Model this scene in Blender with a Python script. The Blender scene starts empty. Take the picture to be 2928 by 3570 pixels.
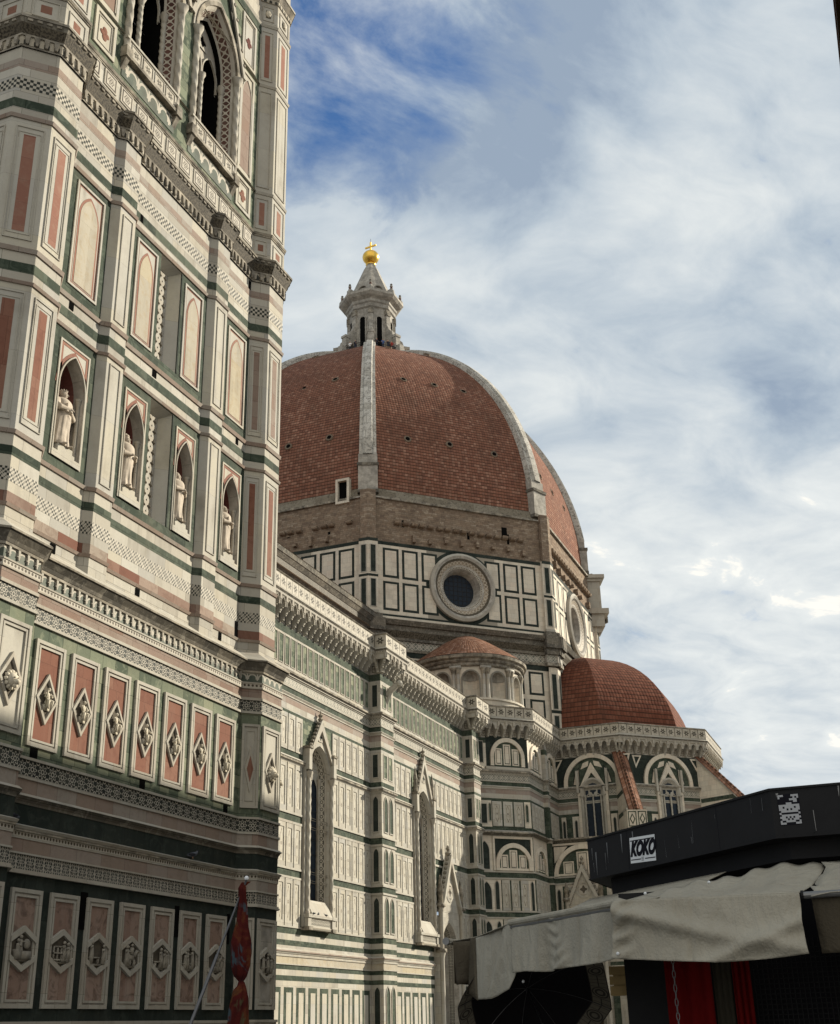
import bpy, bmesh, math, random
from mathutils import Vector, Matrix
random.seed(7)
R_ = math.radians
# ---------------------------------------------------------------- camera
scn = bpy.context.scene
COL = scn.collection
GZ = -1.75                                   # piazza level; the camera is the origin, at eye height
YAW, PITCH, ROLL, FPX = 0.369383, 0.40629918, -0.02597432, 4185.6
fwd = Vector((math.cos(PITCH)*math.cos(YAW), math.cos(PITCH)*math.sin(YAW), math.sin(PITCH)))
rgt0 = Vector((math.sin(YAW), -math.cos(YAW), 0)); up0 = rgt0.cross(fwd)
rgt = math.cos(ROLL)*rgt0 + math.sin(ROLL)*up0
upv = -math.sin(ROLL)*rgt0 + math.cos(ROLL)*up0
cd = bpy.data.cameras.new('camera'); cam = bpy.data.objects.new('camera', cd); COL.objects.link(cam)
cam.matrix_world = Matrix(((rgt.x, upv.x, -fwd.x, 0), (rgt.y, upv.y, -fwd.y, 0), (rgt.z, upv.z, -fwd.z, 0), (0, 0, 0, 1)))
cd.sensor_fit = 'HORIZONTAL'; cd.sensor_width = 36.0; cd.lens = 36.0*FPX/2928.0
cd.clip_start = 0.05; cd.clip_end = 6000.0
scn.camera = cam
scn.view_settings.view_transform = 'Standard'; scn.view_settings.look = 'None'
scn.view_settings.gamma = 1.0; scn.view_settings.exposure = 0.8
# ---------------------------------------------------------------- sun
SUN_EL, SUN_AZ = R_(24.0), math.atan2(-1.0, 1.30)      # azimuth from +X: the sun stands in the south-east
sl = bpy.data.lights.new('sun', 'SUN'); sl.energy = 5.0; sl.angle = R_(0.6); sl.color = (1.0, 0.91, 0.745)
so = bpy.data.objects.new('sun', sl); COL.objects.link(so)
sd = Vector((math.cos(SUN_EL)*math.cos(SUN_AZ), math.cos(SUN_EL)*math.sin(SUN_AZ), math.sin(SUN_EL)))
so.rotation_euler = sd.to_track_quat('Z', 'Y').to_euler(); so.location = (60, -60, 60)

# ---------------------------------------------------------------- node helper
class G:
    def __init__(s, tree):
        s.t = tree; s.N = tree.nodes; s.L = tree.links
    def _in(s, sock, v):
        if v is None: return
        if isinstance(v, bpy.types.NodeSocket): s.L.new(v, sock)
        else:
            if isinstance(v, (tuple, list)) and len(v) == 3 and len(sock.default_value) == 4: v = (*v, 1.0)
            sock.default_value = v
    def m(s, op, a, b=None, c=None, clamp=False):
        n = s.N.new('ShaderNodeMath'); n.operation = op; n.use_clamp = clamp
        s._in(n.inputs[0], a); s._in(n.inputs[1], b)
        if c is not None: s._in(n.inputs[2], c)
        return n.outputs[0]
    def v(s, op, a, b=None):
        n = s.N.new('ShaderNodeVectorMath'); n.operation = op
        s._in(n.inputs[0], a); s._in(n.inputs[1], b)
        return n.outputs[0] if op not in ('LENGTH', 'DOT_PRODUCT') else n.outputs['Value']
    def vec(s, x, y, z=0.0):
        n = s.N.new('ShaderNodeCombineXYZ'); s._in(n.inputs[0], x); s._in(n.inputs[1], y); s._in(n.inputs[2], z); return n.outputs[0]
    def sep(s, v):
        n = s.N.new('ShaderNodeSeparateXYZ'); s._in(n.inputs[0], v); return n.outputs[0], n.outputs[1], n.outputs[2]
    def uv(s):
        n = s.N.new('ShaderNodeUVMap'); n.uv_map = 'UVMap'; return s.sep(n.outputs[0])[:2]
    def pos(s):
        return s.N.new('ShaderNodeNewGeometry').outputs['Position']
    def noise(s, vec, scale, detail=3.0, rough=0.55, dist=0.0):
        n = s.N.new('ShaderNodeTexNoise'); s._in(n.inputs['Vector'], vec); n.inputs['Scale'].default_value = scale
        n.inputs['Detail'].default_value = detail; n.inputs['Roughness'].default_value = rough; n.inputs['Distortion'].default_value = dist
        return n.outputs['Fac']
    def white(s, vec):
        n = s.N.new('ShaderNodeTexWhiteNoise'); n.noise_dimensions = '3D'; s._in(n.inputs['Vector'], vec); return n.outputs['Value']
    def voro(s, vec, scale, feature='F1'):
        n = s.N.new('ShaderNodeTexVoronoi'); n.feature = feature; s._in(n.inputs['Vector'], vec); n.inputs['Scale'].default_value = scale
        return n.outputs['Distance']
    def mix(s, f, a, b, bt='MIX'):
        n = s.N.new('ShaderNodeMix'); n.data_type = 'RGBA'; n.blend_type = bt; n.clamp_factor = True
        s._in(n.inputs[0], f); s._in(n.inputs[6], a); s._in(n.inputs[7], b); return n.outputs[2]
    def rng(s, x, a, b, c=0.0, d=1.0):
        n = s.N.new('ShaderNodeMapRange'); n.clamp = True; s._in(n.inputs[0], x)
        for i, q in enumerate((a, b, c, d)): n.inputs[i+1].default_value = q
        return n.outputs[0]
    def ramp(s, x, stops):
        n = s.N.new('ShaderNodeValToRGB'); s._in(n.inputs[0], x); e = n.color_ramp.elements
        while len(e) < len(stops): e.new(0.5)
        for q, (p, c) in zip(e, stops): q.position = p; q.color = (*c, 1.0)
        return n.outputs[0]

def new_mat(name):
    m = bpy.data.materials.new(name); m.use_nodes = True; t = m.node_tree
    b = t.nodes['Principled BSDF']; b.inputs['Specular IOR Level'].default_value = 0.0 if name == 'window void' else 0.05; return m, G(t), b
def finish(g, b, color, rough=0.6, bump=None, bstr=0.3, bdist=0.02, metal=0.0):
    g._in(b.inputs['Base Color'], color); g._in(b.inputs['Roughness'], rough); g._in(b.inputs['Metallic'], metal)
    if bump is not None:
        n = g.N.new('ShaderNodeBump'); n.inputs['Strength'].default_value = bstr; n.inputs['Distance'].default_value = bdist
        g._in(n.inputs['Height'], bump); g.L.new(n.outputs[0], b.inputs['Normal'])
MATS = {}
def weather(g, col, amt=0.35, tint=(0.25, 0.22, 0.18), scale=0.8):
    """rain streaks and patchy grime, fixed to the stone"""
    x, y, z = g.sep(g.pos())
    h = g.m('ADD', x, g.m('MULTIPLY', y, 0.83))
    st = g.noise(g.vec(g.m('MULTIPLY', h, 3.2), 0.0, g.m('MULTIPLY', z, 0.28)), 1.0, 4.0, 0.6)
    pt = g.noise(g.pos(), scale, 5.0, 0.62)
    f = g.m('MULTIPLY', g.rng(st, 0.46, 0.72), g.rng(pt, 0.33, 0.66))
    f = g.m('MULTIPLY', g.m('ADD', f, g.m('MULTIPLY', g.rng(pt, 0.52, 0.8), 0.35)), amt)
    return g.mix(f, col, tint)
def blocks(g, bw, bh, joint=0.012):
    U, V = g.uv()
    r = g.m('FLOOR', g.m('DIVIDE', V, bh))
    off = g.m('MULTIPLY', g.white(g.vec(r, 3.1, 0.7)), 5.0)
    w = g.m('MULTIPLY', g.m('ADD', g.m('MULTIPLY', g.white(g.vec(r, 9.3, 1.7)), 0.7), 0.65), bw)
    cu = g.m('ADD', g.m('DIVIDE', U, w), off)
    c = g.m('FLOOR', cu)
    rnd = g.white(g.vec(c, r, 0.31)); rnd2 = g.white(g.vec(c, r, 5.9))
    fu = g.m('MULTIPLY', g.m('FRACT', cu), w); fv = g.m('MULTIPLY', g.m('FRACT', g.m('DIVIDE', V, bh)), bh)
    j = g.m('MAXIMUM', g.m('LESS_THAN', fu, joint), g.m('LESS_THAN', fv, joint))
    return rnd, rnd2, j
def stone(name, cols, bw=0.9, bh=0.5, joint=0.012, vein=(0.35, 0.33, 0.30), vamt=0.25, grime=0.58, rough=0.75, jd=0.8, gt=(0.15, 0.132, 0.105), dark=0.0):
    m, g, b = new_mat(name)
    rnd, rnd2, j = blocks(g, bw, bh, joint)
    n = len(cols); c = g.ramp(rnd, [((i+0.5)/n, q) for i, q in enumerate(cols)])
    p = g.v('ADD', g.pos(), g.v('SCALE', g.vec(rnd, rnd2, rnd)))
    nz = g.noise(g.pos(), 2.3, 6.0, 0.65, 1.6)
    c = g.mix(g.m('MULTIPLY', g.rng(nz, 0.5, 0.62), vamt), c, vein)
    fine = g.noise(g.pos(), 18.0, 3.0, 0.6)
    c = g.mix(g.m('MULTIPLY', g.rng(fine, 0.3, 0.75), 0.16), c, tuple(q*0.6 for q in cols[0]))
    c = g.mix(g.m('MULTIPLY', j, jd), c, tuple(q*0.35 for q in cols[0]))
    c = weather(g, c, grime, gt)
    if dark: 
        k = g.rng(g.noise(g.pos(), 1.7, 6.0, 0.7), 0.36, 0.62)
        c = g.mix(g.m('MULTIPLY', k, dark), c, (0.055, 0.05, 0.042))
    if 'green' in name: b.inputs['Specular IOR Level'].default_value = 0.04; rough = 0.75
    finish(g, b, c, rough, g.m('SUBTRACT', fine, g.m('MULTIPLY', j, 1.2)), 0.25, 0.01)
    MATS[name] = m; return m
W1, W2, W3 = (0.383, 0.362, 0.31), (0.347, 0.338, 0.31), (0.405, 0.373, 0.302)
stone('white marble', [W1, (0.33, 0.315, 0.28), W3, (0.425, 0.41, 0.365), (0.365, 0.335, 0.275), W2, (0.30, 0.28, 0.24), (0.40, 0.375, 0.32)], 0.9, 0.55)
stone('white marble moulding', [W1, (0.351, 0.335, 0.293), (0.342, 0.313, 0.263)], 1.4, 0.9, 0.008, grime=0.5)
stone('white marble slab', [(0.396, 0.378, 0.329), (0.369, 0.358, 0.326), (0.41, 0.383, 0.315)], 3.0, 1.7, 0.006, vamt=0.35)
stone('cream marble', [(0.382, 0.337, 0.247), (0.392, 0.359, 0.292), (0.347, 0.317, 0.258)], 4.0, 2.6, 0.004, vein=(0.309, 0.224, 0.123), vamt=0.35)
stone('green marble', [(0.034, 0.046, 0.034), (0.053, 0.067, 0.05), (0.027, 0.038, 0.029), (0.076, 0.092, 0.068), (0.042, 0.056, 0.042)], 0.62, 0.45, 0.012, vein=(0.12, 0.144, 0.112), vamt=0.4, grime=0.3, gt=(0.128, 0.12, 0.088), rough=0.55)
stone('pale green marble', [(0.0595, 0.0782, 0.0561), (0.0978, 0.1173, 0.085), (0.17, 0.1913, 0.136), (0.0493, 0.0646, 0.0467), (0.0723, 0.0918, 0.068), (0.221, 0.2295, 0.1615), (0.085, 0.1062, 0.0782)], 0.58, 0.37, 0.014, vein=(0.221, 0.238, 0.17), vamt=0.5, grime=0.2, gt=(0.17, 0.1615, 0.102), rough=0.5)
stone('dark green marble', [(0.022, 0.028, 0.025), (0.031, 0.038, 0.033), (0.019, 0.025, 0.022)], 0.9, 0.6, 0.008, vein=(0.062, 0.074, 0.062), vamt=0.3, grime=0.2, gt=(0.093, 0.093, 0.074), rough=0.6)
stone('pink marble', [(0.207, 0.142, 0.111), (0.242, 0.194, 0.162), (0.183, 0.121, 0.096), (0.25, 0.207, 0.174), (0.221, 0.162, 0.133)], 0.75, 0.6, 0.01, vein=(0.159, 0.105, 0.083), vamt=0.4, grime=0.35)
stone('pale pink marble', [(0.245, 0.19, 0.154), (0.273, 0.233, 0.202), (0.236, 0.177, 0.145), (0.274, 0.243, 0.211)], 0.85, 0.6, 0.01, vein=(0.183, 0.135, 0.103), vamt=0.3, grime=0.3)
stone('red and white marble', [(0.155, 0.071, 0.051), (0.289, 0.246, 0.203), (0.212, 0.125, 0.094), (0.309, 0.274, 0.231), (0.137, 0.059, 0.041), (0.279, 0.214, 0.174)], 0.85, 0.9, 0.008, vein=(0.091, 0.044, 0.03), vamt=0.3, grime=0.25)
stone('red marble', [(0.183, 0.085, 0.059), (0.164, 0.073, 0.051), (0.202, 0.106, 0.076)], 0.55, 1.35, 0.008, vein=(0.118, 0.049, 0.036), vamt=0.45, grime=0.3, gt=(0.232, 0.162, 0.127))
stone('mottled rose marble', [(0.249, 0.173, 0.138), (0.286, 0.21, 0.17), (0.224, 0.148, 0.118)], 0.5, 1.5, 0.006, vein=(0.094, 0.064, 0.052), vamt=0.75, grime=0.45, gt=(0.335, 0.284, 0.249))
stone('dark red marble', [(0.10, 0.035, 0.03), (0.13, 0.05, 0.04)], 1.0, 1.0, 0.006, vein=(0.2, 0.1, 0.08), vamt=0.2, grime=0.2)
stone('sooty marble', [(0.36, 0.324, 0.266), (0.317, 0.288, 0.238), (0.374, 0.331, 0.259)], 0.9, 0.5, 0.008, grime=0.5, dark=0.85, gt=(0.072, 0.065, 0.05), rough=0.8)
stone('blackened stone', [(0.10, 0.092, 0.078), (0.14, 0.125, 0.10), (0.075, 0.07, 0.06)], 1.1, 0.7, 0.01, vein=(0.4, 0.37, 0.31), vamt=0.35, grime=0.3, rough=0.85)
stone('grey marble', [(0.40, 0.375, 0.33), (0.46, 0.43, 0.375), (0.34, 0.32, 0.285)], 1.2, 0.8, 0.01, grime=0.55, dark=0.45, gt=(0.12, 0.11, 0.09))
stone('weathered white rib', [(0.459, 0.439, 0.394), (0.508, 0.488, 0.443), (0.394, 0.373, 0.328)], 1.4, 1.1, 0.05, vein=(0.098, 0.09, 0.082), vamt=0.75, grime=0.6, gt=(0.115, 0.107, 0.09), jd=0.8)
stone('rough brick', [(0.216, 0.162, 0.117), (0.282, 0.219, 0.161), (0.175, 0.13, 0.096), (0.321, 0.262, 0.199), (0.152, 0.111, 0.084), (0.245, 0.182, 0.132)], 0.62, 0.24, 0.035, vein=(0.105, 0.081, 0.063), vamt=0.6, grime=0.55, gt=(0.084, 0.067, 0.054), rough=0.95, jd=0.55)
stone('grey plaster', [(0.19, 0.165, 0.125), (0.235, 0.21, 0.165)], 2.0, 0.9, 0.01, vein=(0.07, 0.06, 0.05), vamt=0.7, grime=0.7, gt=(0.07, 0.06, 0.05), rough=0.95)
stone('ochre plaster', [(0.50, 0.37, 0.20), (0.52, 0.39, 0.22)], 6.0, 4.0, 0.0, grime=0.5)
stone('shade lifted marble', [(0.576, 0.522, 0.427), (0.522, 0.482, 0.405), (0.603, 0.54, 0.441), (0.486, 0.441, 0.365), (0.558, 0.486, 0.396)], 0.8, 0.55, vamt=0.2, grime=0.4)  # white marble with its colour raised to lift the shaded west and south-west faces
stone('rose marble', [(0.228, 0.111, 0.082), (0.256, 0.136, 0.101), (0.2, 0.093, 0.07)], 0.8, 0.7, 0.006, vein=(0.294, 0.203, 0.151), vamt=0.3, grime=0.2)
stone('paving stone', [(0.21, 0.20, 0.182), (0.25, 0.238, 0.215), (0.18, 0.172, 0.157)], 0.9, 0.45, 0.015, grime=0.3, rough=0.75)

def plain(name, col, rough=0.6, metal=0.0, nz=0.25, scale=6.0, bump=0.15, col2=None):
    m, g, b = new_mat(name)
    f = g.noise(g.pos(), scale, 5.0, 0.6)
    c = g.mix(g.m('MULTIPLY', g.rng(f, 0.35, 0.7), nz if col2 is None else 1.0), col, col2 or tuple(q*0.45 for q in col))
    finish(g, b, c, rough, f, bump, 0.02, metal); MATS[name] = m; return m
plain('window void', (0.006, 0.006, 0.006), 0.95)
plain('leaded glass', (0.022, 0.03, 0.042), 0.22, 0.0, 0.5, 3.0)
plain('lead bars', (0.03, 0.03, 0.032), 0.6)
plain('gold', (0.83, 0.52, 0.10), 0.28, 1.0, 0.35, 1.2)
plain('statue marble', (0.447, 0.387, 0.318), 0.65, 0.0, 0.6, 3.0, 0.3)
plain('relief marble', (0.52, 0.475, 0.385), 0.7, 0.0, 0.35, 6.0, 0.3)
plain('relief ground', (0.10, 0.088, 0.07), 0.8, 0.0, 0.6, 6.0)
plain('grimy relief', (0.288, 0.264, 0.220), 0.75, 0.0, 0.75, 5.0, 0.3)
plain('black fascia', (0.019, 0.019, 0.0205), 0.55, 0.0, 0.3, 4.0)
plain('dark steel', (0.02, 0.02, 0.021), 0.5, 0.2)
plain('grey steel', (0.18, 0.18, 0.18), 0.4, 0.7)
plain('umbrella black', (0.014, 0.013, 0.015), 0.8)
plain('umbrella shaft', (0.1, 0.1, 0.105), 0.35, 0.8)
plain('red cloth', (0.13, 0.006, 0.006), 0.85, 0.0, 0.4, 3.0)
plain('olive cloth', (0.045, 0.04, 0.03), 0.9)
plain('pale wood', (0.50, 0.36, 0.17), 0.6, 0.0, 0.5, 5.0)
plain('sticker white', (0.62, 0.64, 0.66), 0.5, 0.0, 0.12)
plain('sticker grey', (0.33, 0.34, 0.36), 0.5, 0.0, 0.12)
plain('ink black', (0.008, 0.008, 0.012), 0.5, 0.0, 0.1)
plain('pigeon grey', (0.10, 0.11, 0.13), 0.7, 0.0, 0.4, 20.0)
plain('pigeon dark', (0.03, 0.032, 0.04), 0.7)
plain('skin', (0.45, 0.27, 0.19), 0.6)
plain('hair', (0.03, 0.02, 0.015), 0.8)
plain('shirt white', (0.62, 0.6, 0.58), 0.8, 0, 0.15)
plain('shirt dark', (0.03, 0.03, 0.04), 0.8, 0, 0.15)
plain('shirt red', (0.30, 0.05, 0.04), 0.8, 0, 0.15)
plain('shirt blue', (0.06, 0.10, 0.22), 0.8, 0, 0.15)
plain('trousers', (0.035, 0.04, 0.06), 0.8, 0, 0.15)
plain('old door', (0.05, 0.035, 0.022), 0.6, 0, 0.4)

# --- inlay patterns: UV counts cells, v runs 0..1 across the band
WHT = (0.41, 0.38, 0.32); DRK = (0.022, 0.025, 0.022)
def pat(name, fn, dark=DRK, lite=WHT, lite2=None):
    m, g, b = new_mat(name)
    U, V = g.uv()
    x = g.m('SUBTRACT', g.m('MULTIPLY', g.m('FRACT', U), 2.0), 1.0); y = g.m('SUBTRACT', g.m('MULTIPLY', g.m('FRACT', V), 2.0), 1.0)
    r = g.m('SQRT', g.m('ADD', g.m('MULTIPLY', x, x), g.m('MULTIPLY', y, y))); th = g.m('ARCTAN2', y, x)
    f = fn(g, U, V, x, y, r, th)
    dk = g.mix(g.rng(g.noise(g.pos(), 1.3, 3.0), 0.4, 0.65), dark, tuple(q*1.7 for q in dark))
    lt = g.mix(g.rng(g.noise(g.pos(), 3.0, 4.0), 0.35, 0.7), lite, lite2 or tuple(q*0.8 for q in lite))
    c = weather(g, g.mix(f, dk, lt), 0.3)
    finish(g, b, c, 0.55, f, 0.12, 0.01); MATS[name] = m; return m
def line(g, v, c, w): return g.m('LESS_THAN', g.m('ABSOLUTE', g.m('SUBTRACT', v, c)), w)
def mx(g, *a):
    o = a[0]
    for q in a[1:]: o = g.m('MAXIMUM', o, q)
    return o
def f_rosette(g, U, V, x, y, r, th):
    pet = g.m('ADD', 0.66, g.m('MULTIPLY', 0.17, g.m('COSINE', g.m('MULTIPLY', th, 8.0))))
    a = line(g, r, pet, 0.08); c = line(g, r, 0.27, 0.07)
    ax, ay = g.m('ABSOLUTE', x), g.m('ABSOLUTE', y)
    r2 = g.m('SQRT', g.m('ADD', g.m('POWER', g.m('SUBTRACT', ax, 1.0), 2.0), g.m('POWER', g.m('SUBTRACT', ay, 1.0), 2.0)))
    return mx(g, a, c, line(g, r2, 0.30, 0.07))
def f_checker(g, U, V, x, y, r, th):
    a = g.m('FLOOR', g.m('MULTIPLY', U, 4.0)); b2 = g.m('FLOOR', g.m('MULTIPLY', V, 4.0))
    return g.m('LESS_THAN', g.m('FRACT', g.m('MULTIPLY', g.m('ADD', a, b2), 0.5)), 0.25)
def f_star(g, U, V, x, y, r, th):
    ax, ay = g.m('ABSOLUTE', x), g.m('ABSOLUTE', y)
    d = g.m('ABSOLUTE', g.m('SUBTRACT', ax, ay)); s = g.m('ADD', ax, ay)
    a = g.m('FLOOR', g.m('MULTIPLY', U, 6.0)); b2 = g.m('FLOOR', g.m('MULTIPLY', V, 6.0))
    ck = g.m('LESS_THAN', g.m('FRACT', g.m('MULTIPLY', g.m('ADD', a, b2), 0.5)), 0.25)
    return g.m('MAXIMUM', g.m('MULTIPLY', ck, g.m('GREATER_THAN', r, 0.25)), g.m('LESS_THAN', d, 0.10))
def f_lattice(g, U, V, x, y, r, th):
    ax, ay = g.m('ABSOLUTE', x), g.m('ABSOLUTE', y)
    s = g.m('ADD', ax, ay); d = g.m('SUBTRACT', ax, ay)
    return mx(g, line(g, s, 0.96, 0.13), line(g, d, 0.0, 0.13), line(g, r, 0.36, 0.09))
def f_hexstar(g, U, V, x, y, r, th):
    pet = g.m('ADD', 0.62, g.m('MULTIPLY', 0.2, g.m('COSINE', g.m('MULTIPLY', th, 6.0))))
    ax, ay = g.m('ABSOLUTE', x), g.m('ABSOLUTE', y)
    return mx(g, line(g, r, pet, 0.08), line(g, r, 0.25, 0.06), line(g, ax, 0.95, 0.07), line(g, g.m('ADD', ax, ay), 1.35, 0.08), line(g, x, 0.0, 0.06))
def f_disc(g, U, V, x, y, r, th):
    return mx(g, line(g, r, 0.62, 0.1), g.m('LESS_THAN', r, 0.32), g.m('GREATER_THAN', mx(g, g.m('ABSOLUTE', x), g.m('ABSOLUTE', y)), 0.86))
def f_chain(g, U, V, x, y, r, th):
    ax = g.m('ABSOLUTE', x)
    return mx(g, line(g, r, 0.62, 0.12), g.m('LESS_THAN', r, 0.25), g.m('GREATER_THAN', ax, 0.82), g.m('MULTIPLY', g.m('LESS_THAN', g.m('ADD', ax, g.m('SUBTRACT', 1.0, g.m('ABSOLUTE', y))), 0.45), 1.0))
def f_x(g, U, V, x, y, r, th):
    ax, ay = g.m('ABSOLUTE', x), g.m('ABSOLUTE', y)
    return mx(g, line(g, g.m('SUBTRACT', ax, ay), 0.0, 0.2), g.m('LESS_THAN', r, 0.42))
def f_quatre(g, U, V, x, y, r, th):     # pierced parapet: pale slab with a dark flower
    pet = g.m('ADD', 0.50, g.m('MULTIPLY', 0.17, g.m('COSINE', g.m('MULTIPLY', th, 6.0))))
    return g.m('MULTIPLY', mx(g, g.m('GREATER_THAN', r, pet), g.m('LESS_THAN', r, 0.13)), g.m('LESS_THAN', g.m('ABSOLUTE', x), 0.93))
def f_square(g, U, V, x, y, r, th):     # square tile: dark inner frame, flower in a ring
    mm = mx(g, g.m('ABSOLUTE', x), g.m('ABSOLUTE', y))
    pet = g.m('ADD', 0.40, g.m('MULTIPLY', 0.07, g.m('COSINE', g.m('MULTIPLY', th, 6.0))))
    dk = mx(g, line(g, mm, 0.76, 0.10), line(g, r, pet, 0.06), line(g, r, 0.17, 0.06))
    return g.m('SUBTRACT', 1.0, dk)
def f_oval(g, U, V, x, y, r, th):       # nave panel: thin dark pointed outline, small flower
    y2 = g.m('MULTIPLY', y, 1.0)
    q = g.m('SQRT', g.m('ADD', g.m('MULTIPLY', g.m('MULTIPLY', x, x), 1.9), g.m('MULTIPLY', y2, y2)))
    w = g.m('ADD', 0.78, g.m('MULTIPLY', 0.05, g.m('COSINE', g.m('MULTIPLY', th, 8.0))))
    r2 = g.m('SQRT', g.m('ADD', g.m('MULTIPLY', x, x), g.m('MULTIPLY', g.m('MULTIPLY', y, y), 9.0)))
    return g.m('SUBTRACT', 1.0, mx(g, line(g, q, w, 0.06), line(g, r2, 0.22, 0.09)))
def f_dent(g, U, V, x, y, r, th):       # little pointed arches
    return g.m('GREATER_THAN', g.m('ADD', g.m('ABSOLUTE', x), g.m('MULTIPLY', g.m('MAXIMUM', y, 0.0), 0.75)), 0.55)
def f_foliage(g, U, V, x, y, r, th):
    n = g.noise(g.vec(g.m('MULTIPLY', U, 3.0), g.m('MULTIPLY', V, 3.0)), 1.6, 3.0)
    return g.rng(n, 0.45, 0.55)
def f_dots(g, U, V, x, y, r, th):
    return g.m('GREATER_THAN', r, 0.62)
def f_fork(g, U, V, x, y, r, th):       # hanging fleur arches
    stem = g.m('MULTIPLY', g.m('LESS_THAN', g.m('ABSOLUTE', x), 0.13), g.m('GREATER_THAN', y, -0.55))
    arc = g.m('MULTIPLY', line(g, g.m('SQRT', g.m('ADD', g.m('POWER', g.m('SUBTRACT', g.m('ABSOLUTE', x), 1.0), 2.0), g.m('POWER', g.m('SUBTRACT', y, -0.1), 2.0))), 0.8, 0.14), g.m('GREATER_THAN', y, -0.1))
    bar = g.m('MULTIPLY', line(g, y, -0.2, 0.09), g.m('LESS_THAN', g.m('ABSOLUTE', x), 0.35))
    return mx(g, stem, arc, bar, g.m('GREATER_THAN', y, 0.8))
for nm, fn, kw in (('rosette inlay', f_rosette, {}), ('checker inlay', f_checker, {}), ('star inlay', f_star, {}), ('lattice inlay', f_lattice, dict(dark=(0.10, 0.105, 0.09))),
                   ('hexagon inlay', f_hexstar, dict(dark=(0.035, 0.038, 0.035), lite=(0.38, 0.35, 0.295))), ('disc inlay', f_disc, {}), ('chain inlay', f_chain, dict(dark=(0.075, 0.07, 0.058))),
                   ('cross inlay', f_x, dict(dark=(0.06, 0.03, 0.025))), ('pierced parapet', f_quatre, dict(dark=(0.05, 0.045, 0.035), lite=(0.40, 0.37, 0.31), lite2=(0.26, 0.235, 0.19))),
                   ('square tile inlay', f_square, dict(dark=(0.05, 0.042, 0.034))), ('oval inlay', f_oval, dict(dark=(0.12, 0.10, 0.08), lite=(0.42, 0.395, 0.33))), ('arched frieze', f_dent, dict(dark=(0.03, 0.03, 0.026), lite=(0.36, 0.325, 0.26))),
                   ('foliage frieze', f_foliage, dict(dark=(0.03, 0.026, 0.02), lite=(0.105, 0.09, 0.066))), ('dotted frieze', f_dots, dict(dark=(0.05, 0.04, 0.03))), ('fork frieze', f_fork, dict(dark=(0.06, 0.072, 0.058))),
                   ('diamond inlay', f_x, dict(dark=(0.16, 0.13, 0.095), lite=(0.40, 0.36, 0.295)))):
    pat(nm, fn, **kw)
PATS = {n for n in MATS if 'inlay' in n or 'frieze' in n or 'parapet' in n}

def tile_mat(name, cols, tw, tl, gap, dirt=0.5):
    m, g, b = new_mat(name)
    U, V = g.uv()
    r = g.m('FLOOR', g.m('DIVIDE', V, tl)); cu = g.m('ADD', g.m('DIVIDE', U, tw), g.m('MULTIPLY', g.white(g.vec(r, 1.0, 2.0)), 0.25)); c = g.m('FLOOR', cu)
    rnd = g.white(g.vec(c, r, 0.5))
    col = g.ramp(rnd, [((i+0.5)/len(cols), q) for i, q in enumerate(cols)])
    fu = g.m('FRACT', cu); fv = g.m('FRACT', g.m('DIVIDE', V, tl))
    j = g.m('MAXIMUM', g.m('MULTIPLY', g.m('LESS_THAN', fu, gap), 0.5), g.m('LESS_THAN', fv, gap*1.5))
    col = g.mix(g.m('MULTIPLY', j, 0.82), col, (0.03, 0.018, 0.012))
    pt = g.noise(g.pos(), 0.22, 6.0, 0.65); x, y, z = g.sep(g.pos())
    st = g.noise(g.vec(g.m('MULTIPLY', g.m('ADD', x, g.m('MULTIPLY', y, -0.9)), 0.7), 0.0, g.m('MULTIPLY', z, 0.09)), 1.0, 5.0, 0.6)
    col = g.mix(g.m('MULTIPLY', g.m('ADD', g.rng(pt, 0.42, 0.7), g.rng(st, 0.5, 0.72)), dirt*0.7), col, (0.06, 0.035, 0.025))
    h = g.m('SUBTRACT', g.m('ADD', g.m('MULTIPLY', g.m('ABSOLUTE', g.m('SUBTRACT', fu, 0.5)), -0.6), g.m('MULTIPLY', fv, -0.5)), j)
    finish(g, b, col, 0.9, h, 0.6, 0.08); MATS[name] = m
tile_mat('terracotta tiles', [(0.1951, 0.0891, 0.0598), (0.2344, 0.1134, 0.077), (0.1429, 0.0662, 0.0472), (0.2977, 0.1616, 0.1134), (0.1735, 0.0778, 0.054), (0.2125, 0.097, 0.0646)], 0.37, 0.42, 0.16, 0.42)
tile_mat('small dome tiles', [(0.1281, 0.0466, 0.0292), (0.1529, 0.0564, 0.035), (0.1041, 0.0368, 0.0234), (0.1655, 0.0658, 0.0421)], 0.42, 0.6, 0.14, 0.35)
tile_mat('old roof tiles', [(0.212, 0.1051, 0.0656), (0.2747, 0.1442, 0.0928), (0.1659, 0.0749, 0.0472), (0.3008, 0.1742, 0.1228)], 0.36, 0.5, 0.14, 0.55)

def canvas_mat(name, col):
    m, g, b = new_mat(name)
    f = g.noise(g.pos(), 2.2, 5.0, 0.6); f2 = g.noise(g.pos(), 60.0, 2.0)
    x, y, z = g.sep(g.pos())
    st = g.noise(g.vec(g.m('MULTIPLY', y, 9.0), g.m('MULTIPLY', x, 9.0), g.m('MULTIPLY', z, 1.2)), 1.0, 4.0)
    c = g.mix(g.m('MULTIPLY', g.rng(f, 0.4, 0.72), 0.35), col, tuple(q*0.6 for q in col))
    c = g.mix(g.m('MULTIPLY', g.rng(st, 0.52, 0.75), 0.3), c, (0.20, 0.17, 0.12))
    crease = g.noise(g.v('MULTIPLY', g.pos(), (3.0, 3.0, 1.3)), 2.2, 4.0, 0.5, 1.2)
    finish(g, b, c, 0.85, g.m('ADD', g.m('MULTIPLY', crease, 6.0), f2), 0.35, 0.02); MATS[name] = m
canvas_mat('cream canvas', (0.315, 0.295, 0.245))
canvas_mat('brown canvas', (0.065, 0.055, 0.04))
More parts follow.
